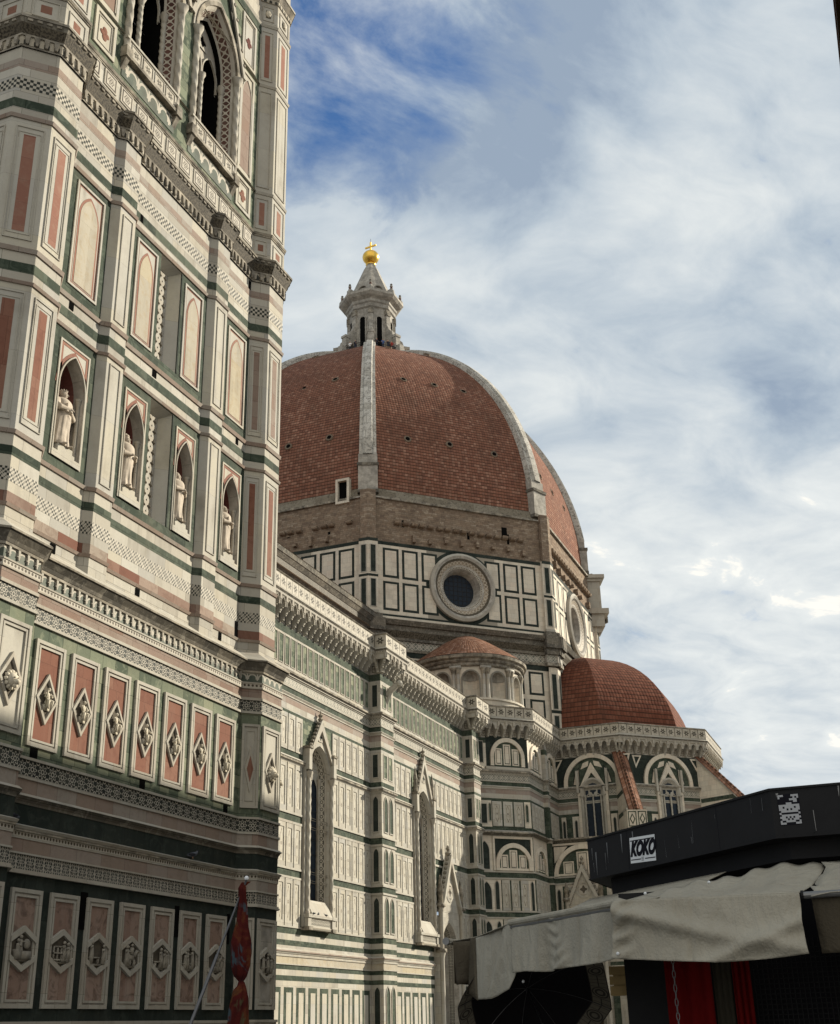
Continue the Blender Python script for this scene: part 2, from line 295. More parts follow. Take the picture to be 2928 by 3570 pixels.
def scarf_mat():
    m, g, b = new_mat('patterned scarf')
    n1 = g.noise(g.pos(), 7.0, 4.0, 0.6, 1.5); n2 = g.noise(g.v('ADD', g.pos(), (3.0, 1.0, 2.0)), 9.0, 3.0, 0.6, 1.0)
    c = g.ramp(n1, [(0.30, (0.0124, 0.0093, 0.0124)), (0.42, (0.0372, 0.0068, 0.0062)), (0.52, (0.0527, 0.0087, 0.0074)), (0.62, (0.0806, 0.0279, 0.0112)), (0.75, (0.031, 0.0186, 0.0124))])
    c = g.mix(g.rng(n2, 0.55, 0.62), c, (0.0372, 0.0589, 0.0713)); c = g.mix(g.rng(n2, 0.36, 0.30), c, (0.0558, 0.0465, 0.0248))
    finish(g, b, c, 0.85, n1, 0.2, 0.02); MATS['patterned scarf'] = m
scarf_mat()

# ---------------------------------------------------------------- world: Nishita sky with broken cloud
wd = bpy.data.worlds.new('World'); scn.world = wd; wd.use_nodes = True
wt = wd.node_tree; g = G(wt); bg = wt.nodes['Background']
sky = wt.nodes.new('ShaderNodeTexSky'); sky.sky_type = 'NISHITA'; sky.sun_disc = False
sky.sun_elevation = SUN_EL; sky.sun_rotation = math.pi/2 - SUN_AZ
sky.air_density = 1.6; sky.dust_density = 0.6; sky.ozone_density = 3.0
dirv = wt.nodes.new('ShaderNodeTexCoord').outputs['Generated']
dx, dy, dz = g.sep(g.v('NORMALIZE', dirv))
k = g.m('ADD', g.m('MAXIMUM', dz, 0.0), 0.22)
cx, cy = g.m('DIVIDE', dx, k), g.m('DIVIDE', dy, k)
pv = g.vec(cx, cy, 0.4)
sx_ = g.m('ADD', g.m('MULTIPLY', cx, 0.80), g.m('MULTIPLY', cy, -0.60)); sy_ = g.m('ADD', g.m('MULTIPLY', cx, 0.60), g.m('MULTIPLY', cy, 0.80))
pw = g.vec(g.m('MULTIPLY', sx_, 0.95), g.m('MULTIPLY', sy_, 1.1), 0.4)
wv = g.noise(g.v('ADD', pw, (9.0, 4.0, 0.0)), 3.0, 2.0, 0.5); pw = g.v('ADD', pw, g.v('MULTIPLY', g.vec(wv, g.m('SUBTRACT', 1.0, wv), 0.0), (0.25, 0.25, 0.0)))
big = g.noise(g.v('ADD', pw, (3.3, 1.2, 0.0)), 2.6, 4.0, 0.5)
mid = g.noise(g.v('ADD', pw, (7.0, 3.0, 1.0)), 7.0, 7.0, 0.58, 0.2)
fine = g.noise(g.v('ADD', g.v('MULTIPLY', pw, (1.0, 1.15, 1.0)), (1.0, 8.0, 2.0)), 11.0, 8.0, 0.62)
tone = g.m('ADD', g.m('ADD', g.m('MULTIPLY', big, 0.42), g.m('MULTIPLY', mid, 0.44)), g.m('MULTIPLY', fine, 0.14))
nd = g.v('NORMALIZE', dirv)
def bank(c, r, amt, soft=0.0):
    """a soft bank of cloud (or a gap) round one direction of the sky"""
    return g.m('MULTIPLY', g.rng(g.v('DOT_PRODUCT', nd, tuple(Vector(c).normalized())), math.cos(r), math.cos(r*soft)), amt)
sh = tone
for c, r, amt in (((0.869, 0.078, 0.488), .13, -.085), ((0.738, 0.171, 0.653), .16, -.07), ((0.869, -0.02, 0.495), .10, -.09), ((0.71, 0.24, 0.66), .12, -.05), ((0.95, 0.06, 0.30), .30, .10), ((0.869, 0.16, 0.475), .11, .07), ((0.838, 0.0, 0.56), .10, .08), ((0.79, 0.28, 0.54), .14, .03), ((-0.75, -0.35, 0.45), 1.1, .30), ((0.80, 0.10, 0.60), .09, .05)):  # the wide western bank is added, unseen, to brighten west and south-west faces
    sh = g.m('ADD', sh, bank(c, r, amt))
gap = g.m('ADD', bank((0.625, 0.325, 0.708), .19, .52), bank((0.672, 0.285, 0.688), .09, .22)); gap = g.m('ADD', gap, bank((0.945, 0.075, 0.31), .05, .10))
cover = g.rng(g.m('SUBTRACT', g.m('ADD', g.m('MULTIPLY', mid, 0.75), g.m('ADD', g.m('MULTIPLY', fine, 0.85), 0.02)), gap), 0.10, 0.62)
shade = g.rng(sh, 0.37, 0.68)
cl = g.ramp(shade, [(0.0, (3.2, 4.0, 5.1)), (0.27, (4.7, 5.5, 6.3)), (0.5, (6.0, 6.65, 7.15)), (0.75, (7.4, 7.85, 8.0)), (0.93, (8.3, 8.65, 8.6)), (1.0, (10.5, 10.2, 9.4))])
wt.links.new(g.mix(cover, g.mix(1.0, sky.outputs[0], (0.52, 0.76, 1.12), 'MULTIPLY'), cl), bg.inputs['Color'])
bg.inputs['Strength'].default_value = 0.0575

# ---------------------------------------------------------------- mesh helper
class MB:
    def __init__(s): s.v = []; s.f = []; s.m = []; s.uv = []; s.slots = []; s.frame()
    def frame(s, O=(0, 0, 0), t=(1, 0, 0), n=(0, -1, 0)):
        s.O = Vector(O); s.t = Vector(t).normalized(); s.n = Vector(n).normalized(); return s
    def slot(s, mat):
        if mat not in s.slots: s.slots.append(mat)
        return s.slots.index(mat)
    def P(s, u, d, z): return s.O + s.t*u + s.n*d + Vector((0, 0, z))
    def face(s, pts, mat, uv=None):           # pts local (u, d, z)
        i = len(s.v); s.v += [s.P(*p) for p in pts]; s.f.append(tuple(range(i, i+len(pts)))); s.m.append(s.slot(mat))
        if uv is None:
            us = [p[0] for p in pts]; ds = [p[1] for p in pts]; zs = [p[2] for p in pts]
            eu, ed, ez = max(us)-min(us), max(ds)-min(ds), max(zs)-min(zs)
            if ed <= min(eu, ez): uv = [(p[0], p[2]) for p in pts]
            elif eu <= min(ed, ez): uv = [(p[1]+37.0, p[2]) for p in pts]
            else: uv = [(p[0], p[1]) for p in pts]
            if mat in PATS:
                a = [q[0] for q in uv]; b = [q[1] for q in uv]; h = max(max(b)-min(b), 1e-4); n = max(1, round((max(a)-min(a))/h)); w = max(max(a)-min(a), 1e-4)
                uv = [((q[0]-min(a))/w*n, (q[1]-min(b))/h*0.9998+0.0001) for q in uv]
        s.uv.append(uv)
    def wface(s, pts, mat, uv):               # world points
        i = len(s.v); s.v += [Vector(p) for p in pts]; s.f.append(tuple(range(i, i+len(pts)))); s.m.append(s.slot(mat)); s.uv.append(uv)
    def plate(s, u0, u1, z0, z1, d, mat, uv=None): s.face([(u0, d, z0), (u1, d, z0), (u1, d, z1), (u0, d, z1)], mat, uv)
    def box(s, u0, u1, d0, d1, z0, z1, mat, side=None):
        sd_ = side or mat
        s.plate(u0, u1, z0, z1, d1, mat)
        s.face([(u0, d0, z0), (u0, d1, z0), (u0, d1, z1), (u0, d0, z1)], sd_); s.face([(u1, d1, z0), (u1, d0, z0), (u1, d0, z1), (u1, d1, z1)], sd_)
        s.face([(u0, d1, z1), (u1, d1, z1), (u1, d0, z1), (u0, d0, z1)], sd_); s.face([(u0, d0, z0), (u1, d0, z0), (u1, d1, z0), (u0, d1, z0)], sd_)
        s.face([(u1, d0, z0), (u0, d0, z0), (u0, d0, z1), (u1, d0, z1)], sd_)
    def frm(s, u0, u1, z0, z1, w, d0, d1, mat, wz=None):    # picture frame of four bars
        wz = wz or w
        s.box(u0, u0+w, d0, d1, z0, z1, mat); s.box(u1-w, u1, d0, d1, z0, z1, mat)
        s.box(u0+w, u1-w, d0, d1-0.002, z0, z0+wz, mat); s.box(u0+w, u1-w, d0, d1-0.002, z1-wz, z1, mat)
    def prism(s, poly, d0, d1, mat, side=None):             # poly [(u,z)] extruded in d
        s.face([(u, d1, z) for u, z in poly], mat)
        n = len(poly)
        for i in range(n):
            a, b = poly[i], poly[(i+1) % n]
            s.face([(a[0], d0, a[1]), (b[0], d0, b[1]), (b[0], d1, b[1]), (a[0], d1, a[1])], side or mat)
    def prof(s, poly, u0, u1, mat):                         # poly [(d,z)] extruded in u
        n = len(poly)
        for i in range(n):
            a, b = poly[i], poly[(i+1) % n]
            s.face([(u0, a[0], a[1]), (u1, a[0], a[1]), (u1, b[0], b[1]), (u0, b[0], b[1])], mat)
        s.face([(u0, a[0], a[1]) for a in poly], mat); s.face([(u1, a[0], a[1]) for a in poly], mat)
    def lathe(s, c, prof, mat, n=16, a0=0.0, a1=2*math.pi, axis='z', twist=None):
        """prof [(r,z)] about a vertical axis through local c=(u,d,z); twist=(lobes, pitch, amp)"""
        rows = []
        for r, z in prof:
            row = []
            for i in range(n+1):
                a = a0+(a1-a0)*i/n; rr = r
                if twist: rr = r*(1+twist[2]*math.cos(twist[0]*(a-z*twist[1])))
                row.append((c[0]+rr*math.cos(a), c[1]+rr*math.sin(a), c[2]+z))
            rows.append(row)
        for j in range(len(rows)-1):
            for i in range(n):
                s.face([rows[j][i], rows[j][i+1], rows[j+1][i+1], rows[j+1][i]], mat, [(i*.3, prof[j][1]), ((i+1)*.3, prof[j][1]), ((i+1)*.3, prof[j+1][1]), (i*.3, prof[j+1][1])])
    def tube(s, pts, rad, mat, n=8):                        # local points
        P = [Vector(p) for p in pts]; rows = []
        for i, p in enumerate(P):
            tg = (P[min(i+1, len(P)-1)]-P[max(i-1, 0)]).normalized(); a = tg.orthogonal().normalized() if i == 0 else (prev - tg*prev.dot(tg)).normalized()
            prev = a; b = tg.cross(a); r = rad[i] if isinstance(rad, (list, tuple)) else rad
            rows.append([tuple(p+a*(r*math.cos(2*math.pi*k/n))+b*(r*math.sin(2*math.pi*k/n))) for k in range(n)])
        for j in range(len(rows)-1):
            for k in range(n):
                s.face([rows[j][k], rows[j][(k+1) % n], rows[j+1][(k+1) % n], rows[j+1][k]], mat, [(k*.1, j*.2), (k*.1+.1, j*.2), (k*.1+.1, j*.2+.2), (k*.1, j*.2+.2)])
        s.face(rows[0], mat); s.face(rows[-1], mat)
    def ball(s, c, r, mat, n=10, sq=(1, 1, 1)):
        rows = []
        for j in range(n//2+1):
            ph = math.pi*j/(n//2)-math.pi/2
            rows.append([(c[0]+sq[0]*r*math.cos(ph)*math.cos(2*math.pi*i/n), c[1]+sq[1]*r*math.cos(ph)*math.sin(2*math.pi*i/n), c[2]+sq[2]*r*math.sin(ph)) for i in range(n)])
        for j in range(n//2):
            for i in range(n): s.face([rows[j][i], rows[j][(i+1) % n], rows[j+1][(i+1) % n], rows[j+1][i]], mat, [(0, 0), (.1, 0), (.1, .1), (0, .1)])
    def build(s, name, parent=None, smooth=False, merge=False):
        me = bpy.data.meshes.new(name); me.from_pydata([tuple(p) for p in s.v], [], s.f)
        for mt in s.slots: me.materials.append(MATS[mt])
        me.polygons.foreach_set('material_index', s.m)
        ul = me.uv_layers.new(name='UVMap'); ul.data.foreach_set('uv', [c for fa in s.uv for q in fa for c in q])
        if smooth or merge:
            bm = bmesh.new(); bm.from_mesh(me); bmesh.ops.remove_doubles(bm, verts=bm.verts, dist=0.0005); bmesh.ops.recalc_face_normals(bm, faces=bm.faces); bm.to_mesh(me); bm.free()
            if smooth:
                me.polygons.foreach_set('use_smooth', [True]*len(me.polygons))
        me.update()
        o = bpy.data.objects.new(name, me); COL.objects.link(o)
        if parent: o.parent = parent; o.matrix_parent_inverse = parent.matrix_basis.inverted()
        return o

def empty(name, loc, label, cat, group=None):
    o = bpy.data.objects.new(name, None); COL.objects.link(o); o.location = loc; o.empty_display_size = 0.3
    return tag(o, label, cat, group)
def tag(o, label=None, cat=None, group=None, kind=None):
    if label: o['label'] = label
    if cat: o['category'] = cat
    if group: o['group'] = group
    if kind: o['kind'] = kind
    return o
def copy_tree(o, parent=None):
    c = o.copy(); COL.objects.link(c)
    if parent: c.parent = parent
    for ch in list(o.children): copy_tree(ch, c)
    return c

# plan paths run so that the outside lies on the right hand
def offsets(path, closed):
    n = len(path); seg = []
    for i in range(n if closed else n-1):
        a, b = path[i], path[(i+1) % n]; dx, dy = b[0]-a[0], b[1]-a[1]; l = math.hypot(dx, dy); seg.append((dy/l, -dx/l, l))
    off = []
    for i in range(n):
        if closed: p, q = seg[i-1], seg[i]
        else: p, q = seg[max(i-1, 0)], seg[min(i, n-2)]
        kk = 1+p[0]*q[0]+p[1]*q[1]; off.append(((p[0]+q[0])/kk, (p[1]+q[1])/kk))
    return seg, off
def sweep(mb, path, bands, closed=False, skip=None):
    """bands: [(z0, z1, d or (d0,d1), mat)], stacked; ledges are closed between them. skip(segment, band) leaves a gap"""
    seg, off = offsets(path, closed); n = len(path)
    prev = None
    def pt(i, d, z): return (path[i][0]+off[i][0]*d, path[i][1]+off[i][1]*d, z)
    for bi, (z0, z1, d, mt) in enumerate(bands):
        d0, d1 = d if isinstance(d, tuple) else (d, d)
        su = 0.0
        for i, (nx, ny, l) in enumerate(seg):
            j = (i+1) % n
            if not (skip and skip(i, bi)):
                if mt in PATS:
                    h = max(z1-z0, abs(d1-d0)); c = max(1, round(l/h)); uv = [(0, .0001), (c, .0001), (c, .9999), (0, .9999)]
                else: uv = [(su, z0), (su+l, z0), (su+l, z1), (su, z1)]
                mb.wface([pt(i, d0, z0), pt(j, d0, z0), pt(j, d1, z1), pt(i, d1, z1)], mt, uv)
            if prev is not None and abs(prev[0]-d0) > 1e-4:
                mm = mt if d0 > prev[0] else prev[1]
                if mm in PATS: mm = 'white marble moulding'
                mb.wface([pt(i, prev[0], z0), pt(j, prev[0], z0), pt(j, d0, z0), pt(i, d0, z0)], mm, [(su, 0), (su+l, 0), (su+l, .3), (su, .3)])
            su += l
        prev = (d1, mt)
# arches --------------------------------------------------------
def half_w(w, h, zz):
    """half width of a pointed (or round) arch of span w and rise h at height zz above the springing"""
    if zz <= 0: return w/2
    rho = (h*h+(w/2)**2)/w
    return max(0.0, math.sqrt(max(rho*rho-zz*zz, 0.0))-(rho-w/2))
def arch_pts(c, w, z0, zs, h, n=9):
    """outline from the left foot over the apex to the right foot"""
    L = [(c-w/2, z0)] if z0 < zs else []
    ang = [zs+h*math.sin(math.pi/2*i/n) for i in range(n+1)]
    L += [(c-half_w(w, h, z-zs), z) for z in ang]
    return L+[(2*c-u, z) for u, z in reversed(L[:-1])]
def arch_hole(mb, u0, u1, z0, z1, c, w, zb, zs, h, d, mat, n=9):
    """plate u0..u1 x z0..z1 with an arched opening"""
    zz = [zb, zs]+[zs+h*math.sin(math.pi/2*i/n) for i in range(1, n+1)]
    if zb > z0: mb.plate(u0, u1, z0, zb, d, mat)
    for a, b in zip(zz[:-1], zz[1:]):
        wa, wb = half_w(w, h, a-zs), half_w(w, h, b-zs)
        mb.face([(u0, d, a), (c-wa, d, a), (c-wb, d, b), (u0, d, b)], mat, [(u0, a), (c-wa, a), (c-wb, b), (u0, b)])
        mb.face([(c+wa, d, a), (u1, d, a), (u1, d, b), (c+wb, d, b)], mat, [(c+wa, a), (u1, a), (u1, b), (c+wb, b)])
    if z1 > zs+h: mb.plate(u0, u1, zs+h, z1, d, mat)
def arch_fill(mb, c, w, z0, zs, h, d, mat, n=9):
    p = arch_pts(c, w, z0, zs, h, n); mb.face([(u, d, z) for u, z in p], mat, [(u, z) for u, z in p])
def arch_loft(mb, A, dA, B, dB, mat, vs=1.0, closed=False):
    """strip between two outlines with equal point counts (reveals, arch rings)"""
    s0 = 0.0; n = len(A)
    for i in range(n if closed else n-1):
        j = (i+1) % n
        l = math.hypot(A[j][0]-A[i][0], A[j][1]-A[i][1])
        w = max(0.05, math.sqrt((A[i][0]-B[i][0])**2+(A[i][1]-B[i][1])**2+(dA-dB)**2)) if mat in PATS else 1.0
        s1 = s0+(l/w if mat in PATS else l)
        mb.face([(A[i][0], dA, A[i][1]), (A[j][0], dA, A[j][1]), (B[j][0], dB, B[j][1]), (B[i][0], dB, B[i][1])], mat,
                [(0.0001, s0), (0.0001, s1), (.9999, s1), (.9999, s0)] if mat in PATS else [(s0, dA), (s1, dA), (s1, dB), (s0, dB)])
        s0 = s1
def arch_ring(mb, c, w, z0, zs, h, t, d0, d1, mat, n=9, inner=True):
    """raised band of thickness t round an arched opening"""
    A = arch_pts(c, w, z0, zs, h, n); B = arch_pts(c, w+2*t, z0, zs, h+t*1.15, n)
    arch_loft(mb, A, d1, B, d1, mat); arch_loft(mb, B, d1, B, d0, mat)
    if inner: arch_loft(mb, A, d0, A, d1, mat)
def scaled(A, c, zs, k, dz=0.0): return [(c+(u-c)*k, z if z <= zs else zs+(z-zs)*k) for u, z in A]
def dig(pts):  # convenience
    return [(a, b) for a, b in pts]
# ================================================================ BELL TOWER
CXL, CXR, CYS = 20.5, 32.47, 19.15
NSP = CXR-CXL
def tower_path(s, b, ys, pil=None):
    """closed plan: octagonal corner buttresses of side s standing b proud of the walls"""
    a = s*(1+math.sqrt(2))/2; cy = ys+a; pts = []
    corn = [(-a+b, s/2+b), (-a, s/2), (-a, -s/2), (-s/2, -a), (s/2, -a), (s/2+b, -a+b)]
    side = []
    if pil:
        for pc in (23.92, 29.26): side += [(pc-.58, 0), (pc-.38, .2), (pc+.38, .2), (pc+.58, 0)]
    wy = ys+b
    C4 = [(CXL, cy), (CXR, cy), (CXR, cy+NSP), (CXL, cy+NSP)]
    for k, (cx_, cy_) in enumerate(C4):
        co, si = [(1, 0), (0, 1), (-1, 0), (0, -1)][k]
        pts += [(cx_+co*x-si*y, cy_+si*x+co*y) for x, y in corn]
        if k == 0: pts += [(u, wy-d) for u, d in side]
    return pts
YL, YU = 17.70, 17.92                     # south faces of the lower and upper buttresses
WL, WU = YL+.45, YU+.48                   # south wall planes
pathL = tower_path(1.27, .45, YL); pathU = tower_path(1.02, .48, YU, True); pathT = tower_path(1.02, .48, YU)
tower = empty('bell_tower', (26.5, 25.0, GZ), 'square bell tower clad in white, green and pink marble with octagonal corner buttresses', 'bell tower')
G_, WH, MO, PK = 'green marble', 'white marble', 'white marble moulding', 'pink marble'
mb = MB()
sweep(mb, pathL, [(GZ, -.9, .22, WH), (-.9, -.75, (.22, .10), MO), (-.75, .27, .06, WH), (.27, .34, .10, MO), (.34, 3.32, 0, 'dark green marble'),
    (3.32, 3.36, .09, MO), (3.36, 3.41, .06, MO), (3.41, 3.73, .012, 'hexagon inlay'), (3.73, 3.77, .05, MO), (3.77, 4.06, .01, 'pale pink marble'),
    (4.06, 4.10, .03, MO), (4.10, 4.21, .035, 'dotted frieze'), (4.21, 4.26, .075, 'sooty marble'), (4.26, 4.32, (.09, .13), 'white marble moulding'), (4.32, 4.37, (.13, .0), MO),
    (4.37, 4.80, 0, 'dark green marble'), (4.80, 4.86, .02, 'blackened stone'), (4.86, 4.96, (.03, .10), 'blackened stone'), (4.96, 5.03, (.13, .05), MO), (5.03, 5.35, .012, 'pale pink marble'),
    (5.35, 5.42, .05, MO), (5.42, 5.78, .01, 'rosette inlay'), (5.78, 5.84, .055, MO), (5.84, 8.93, 0, 'pale green marble'),
    (8.93, 9.00, .05, MO), (9.00, 9.34, .01, 'rosette inlay'), (9.34, 9.42, .05, MO), (9.42, 9.70, .01, PK), (9.70, 9.74, .045, MO), (9.74, 9.86, .04, 'dotted frieze'), (9.86, 9.90, .06, MO)], True)
mb.build('lower_wall', tower)
mb = MB()
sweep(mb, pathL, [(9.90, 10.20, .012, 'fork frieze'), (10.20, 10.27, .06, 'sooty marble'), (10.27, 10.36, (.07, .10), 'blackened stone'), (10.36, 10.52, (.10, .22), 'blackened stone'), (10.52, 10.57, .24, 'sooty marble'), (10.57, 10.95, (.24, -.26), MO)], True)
# forked bracket teeth under the cove
seg, off = offsets(pathL, True)
for i in (1, 2, 3, 4, 5):
    a, b2 = Vector(pathL[i]), Vector(pathL[(i+1) % len(pathL)]); l = (b2-a).length; nn = max(1, round(l/.29)); t = (b2-a).normalized()
    mb.frame((a.x, a.y, 0), (t.x, t.y, 0), (seg[i][0], seg[i][1], 0))
    for q in range(nn):
        c = (q+.5)*l/nn; mb.prism([(c-.016, 9.96), (c+.016, 9.96), (c+.04, 10.2), (c-.04, 10.2)], 0, .055, MO); mb.box(c-.055, c+.055, .012, .05, 10.03, 10.055, MO)
mb.build('lower_cornice', tower)
for i in range(6, len(pathL)): pass

# upper shaft, up to the bell stage
SKA = (5, 9, 13); zA0, zA1, zB0, zB1 = 13.18, 17.17, 18.22, 22.22
bands = [(10.75, 11.25, 0, WH), (11.25, 11.33, (.03, .06), 'pale pink marble'), (11.33, 11.62, .004, 'red and white marble'), (11.62, 11.88, 0, WH), (11.88, 12.23, .004, 'star inlay'), (12.23, 12.53, 0, WH),
    (12.53, 12.77, .004, G_), (12.77, 13.08, 0, WH), (13.08, 13.18, (.04, .07), 'pale pink marble'), (zA0, zA1, 0, 'white marble slab'), (17.17, 17.25, (.04, .07), 'pale pink marble'), (17.25, 17.52, 0, WH), (17.52, 17.81, .004, G_),
    (17.81, 18.10, 0, WH), (18.10, 18.22, (.04, .07), 'pale pink marble'), (zB0, zB1, 0, 'white marble slab'), (22.22, 22.32, (.04, .07), 'pale pink marble'), (22.32, 22.58, 0, WH), (22.58, 22.87, .004, G_), (22.87, 23.21, 0, WH),
    (23.21, 23.56, .004, 'checker inlay'), (23.56, 23.93, 0, WH), (23.93, 24.21, .004, 'pale pink marble'), (24.21, 24.60, 0, WH)]
mb = MB(); sweep(mb, pathU, bands, True, skip=lambda i, bi: i in SKA and bi in (9, 15)); mb.build('upper_wall', tower)
mb = MB()
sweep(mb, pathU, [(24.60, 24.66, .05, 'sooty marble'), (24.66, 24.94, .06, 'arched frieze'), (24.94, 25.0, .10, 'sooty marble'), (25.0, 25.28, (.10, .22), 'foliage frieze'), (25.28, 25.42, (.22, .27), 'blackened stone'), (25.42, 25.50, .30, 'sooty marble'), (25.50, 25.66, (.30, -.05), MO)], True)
seg, off = offsets(pathU, True)
for i in range(1, 19):
    a, b2 = Vector(pathU[i]), Vector(pathU[i+1]); l = (b2-a).length; nn = max(1, round(l/.25)); t = (b2-a).normalized()
    mb.frame((a.x, a.y, 0), (t.x, t.y, 0), (seg[i][0], seg[i][1], 0))
    for q in range(nn):
        c = (q+.5)*l/nn; mb.prism([(c-.03, 24.66), (c+.03, 24.66), (c+.07, 24.92), (c-.07, 24.92)], .05, .12, 'sooty marble'); mb.box(c-.07, c+.07, .2, .275, 25.33, 25.41, 'sooty marble')
mb.build('upper_cornice', tower)

SF = dict(O=(0, WU, 0), t=(1, 0, 0), n=(0, -1, 0))
BAY = [(21.49, 23.34), (24.50, 28.68), (29.84, 31.48)]
NICH = [(21.81, 23.07), (24.72, 25.80), (27.36, 28.43), (30.08, 31.26)]
SLOT = (25.99, 27.16)
mb = MB().frame(**SF)
def surround(z0, z1, f0, f1, frames):
    """green wall left over round the frames (u0,u1) that stand between f0 and f1"""
    for (a, b2) in BAY:
        inn = [q for q in frames if a < q[0] < b2]; x = a
        for q in inn: mb.plate(x, q[0], z0, z1, 0, 'pale green marble' if False else G_); mb.plate(q[0], q[1], z0, q[2], 0, G_); mb.plate(q[0], q[1], q[3], z1, 0, G_); x = q[1]
        mb.plate(x, b2, z0, z1, 0, G_)
surround(zA0, zA1, 0, 0, [(*NICH[0], 13.49, 16.87), (*NICH[1], 13.49, 16.87), (*SLOT, 13.49, 17.14), (*NICH[2], 13.49, 16.87), (*NICH[3], 13.49, 16.87)])
surround(zB0, zB1, 0, 0, [(*NICH[0], 18.57, 21.98), (*NICH[1], 18.57, 21.98), (*SLOT, 18.57, 22.2), (*NICH[2], 18.57, 21.98), (*NICH[3], 18.57, 21.98)])
mb.build('niche_wall', tower)
# statue niches
for (a, b2) in NICH:
    c = (a+b2)/2; w = b2-a-.20; z0, z1, zs, h = 13.49, 16.87, 15.55, 1.0; zb = 13.68
    mb = MB().frame(**SF)
    mb.frm(a, b2, z0, z1, .055, -.02, .03, 'white marble slab', .055); mb.box(a+.055, b2-.055, -.02, .05, z0, zb, 'white marble slab')
    arch_hole(mb, a+.055, b2-.055, zb, z1-.055, c, w, zb, zs, h, .004, 'white marble slab')
    mb.box(a+.07, a+.15, .004, .012, zs+.25, z1-.07, 'rose marble'); mb.box(b2-.15, b2-.07, .004, .012, zs+.25, z1-.07, 'rose marble'); mb.box(a+.15, b2-.15, .004, .011, z1-.15, z1-.07, 'rose marble')
    arch_ring(mb, c, w+.09, zs, zs, h+.05, .10, .004, .012, 'rose marble', inner=False); arch_ring(mb, c, w, zb, zs, h, .04, .0, .05, MO)
    A = arch_pts(c, w, zb, zs, h); Bp = arch_pts(c, w*.94, zb, zs, h*.96); D = arch_pts(c, w*.6, zb, zs, h*.8)
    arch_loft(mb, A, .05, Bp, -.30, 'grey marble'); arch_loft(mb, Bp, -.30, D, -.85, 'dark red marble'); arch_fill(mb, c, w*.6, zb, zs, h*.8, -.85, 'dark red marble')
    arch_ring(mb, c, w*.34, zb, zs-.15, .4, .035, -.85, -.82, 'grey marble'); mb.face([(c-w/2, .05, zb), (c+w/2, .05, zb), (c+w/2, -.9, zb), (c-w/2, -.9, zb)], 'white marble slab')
    nich = mb.build('niche', tower)
    for sx in (-1, 1):
        q = MB().frame(**SF); x = c+sx*(w/2-.05)
        q.lathe((x, -.12, zb), [(.075, 0), (.075, .1), (.055, .14), (.05, zs-zb-.2), (.06, zs-zb-.18), (.09, zs-zb-.02), (.1, zs-zb)], MO, 10); q.build('colonnette', nich, True)
    q = MB().frame(**SF); q.box(c-.34, c+.34, -.62, .04, zb, zb+.10, 'white marble slab'); q.box(c-.29, c+.29, -.56, 0.0, zb+.10, zb+.26, 'white marble slab'); q.build('pedestal', nich)
    # blind panel on the storey above
    z0, z1 = 18.57, 21.98
    q = MB().frame(**SF); q.plate(a, b2, z0, z1, -.004, 'rose marble'); q.frm(a, b2, z0, z1, .07, -.02, .035, 'white marble slab'); pan = q.build('blind_panel', tower)
    q = MB().frame(**SF); q.plate(a+.14, b2-.14, z0+.14, z1-.14, 0, 'white marble slab'); arch_fill(q, c, w*.86, z0+.16, 20.95, .8, .006, 'rose marble')
    arch_fill(q, c, w*.86-.14, z0+.18, 20.95, .70, .012, 'cream marble'); q.build('arch_inlay', pan)
# slit windows with pierced screens
def pierced(mb, c, z, hw, hh, d, mat, base=.6, amp=.16, lobes=4, n=24, ph=0.0):
    O, I = [], []
    for i in range(n):
        th = 2*math.pi*i/n+math.pi/n; co, si = math.cos(th), math.sin(th); k = 1/max(abs(co), abs(si)); O.append((c+hw*co*k, z+hh*si*k))
        r = base+amp*math.cos(lobes*th+ph); I.append((c+hw*r*co, z+hh*r*si))
    arch_loft(mb, O, d, I, d, mat, closed=True); arch_loft(mb, I, d, I, d-.12, mat, closed=True)
for z0, z1 in ((13.49, 17.14), (18.57, 22.2)):
    mb = MB().frame(**SF); a, b2 = SLOT; i0, i1, dp = a+.31, b2-.31, -.34; zt = z1-.22
    mb.face([(a, 0, z0), (i0, dp, z0), (i0, dp, zt), (a, 0, z1)], 'white marble slab'); mb.face([(b2, 0, z0), (i1, dp, z0), (i1, dp, zt), (b2, 0, z1)], 'white marble slab')
    mb.face([(a, 0, z1), (b2, 0, z1), (i1, dp, zt), (i0, dp, zt)], 'white marble slab'); mb.face([(a, 0, z0), (b2, 0, z0), (i1, dp, z0), (i0, dp, z0)], 'white marble slab')
    mb.box(b2-.02, b2+.03, -.03, .015, z0, z1, 'dark green marble')
    sw = mb.build('slit_window', tower)
    q = MB().frame(**SF); n = 7; hh = (zt-z0)/n/2
    w2 = (i1-i0)/4
    for k in range(10):
        for sx in (-1, 1): pierced(q, (i0+i1)/2+sx*w2, z0+(zt-z0)/10*(k+.5), w2, (zt-z0)/20, dp+.02, MO, .56, .18)
    q.build('pierced_screen', sw)
    q = MB().frame(**SF); q.plate(i0, i1, z0, zt, dp-.12, 'window void'); q.build('pane', sw)
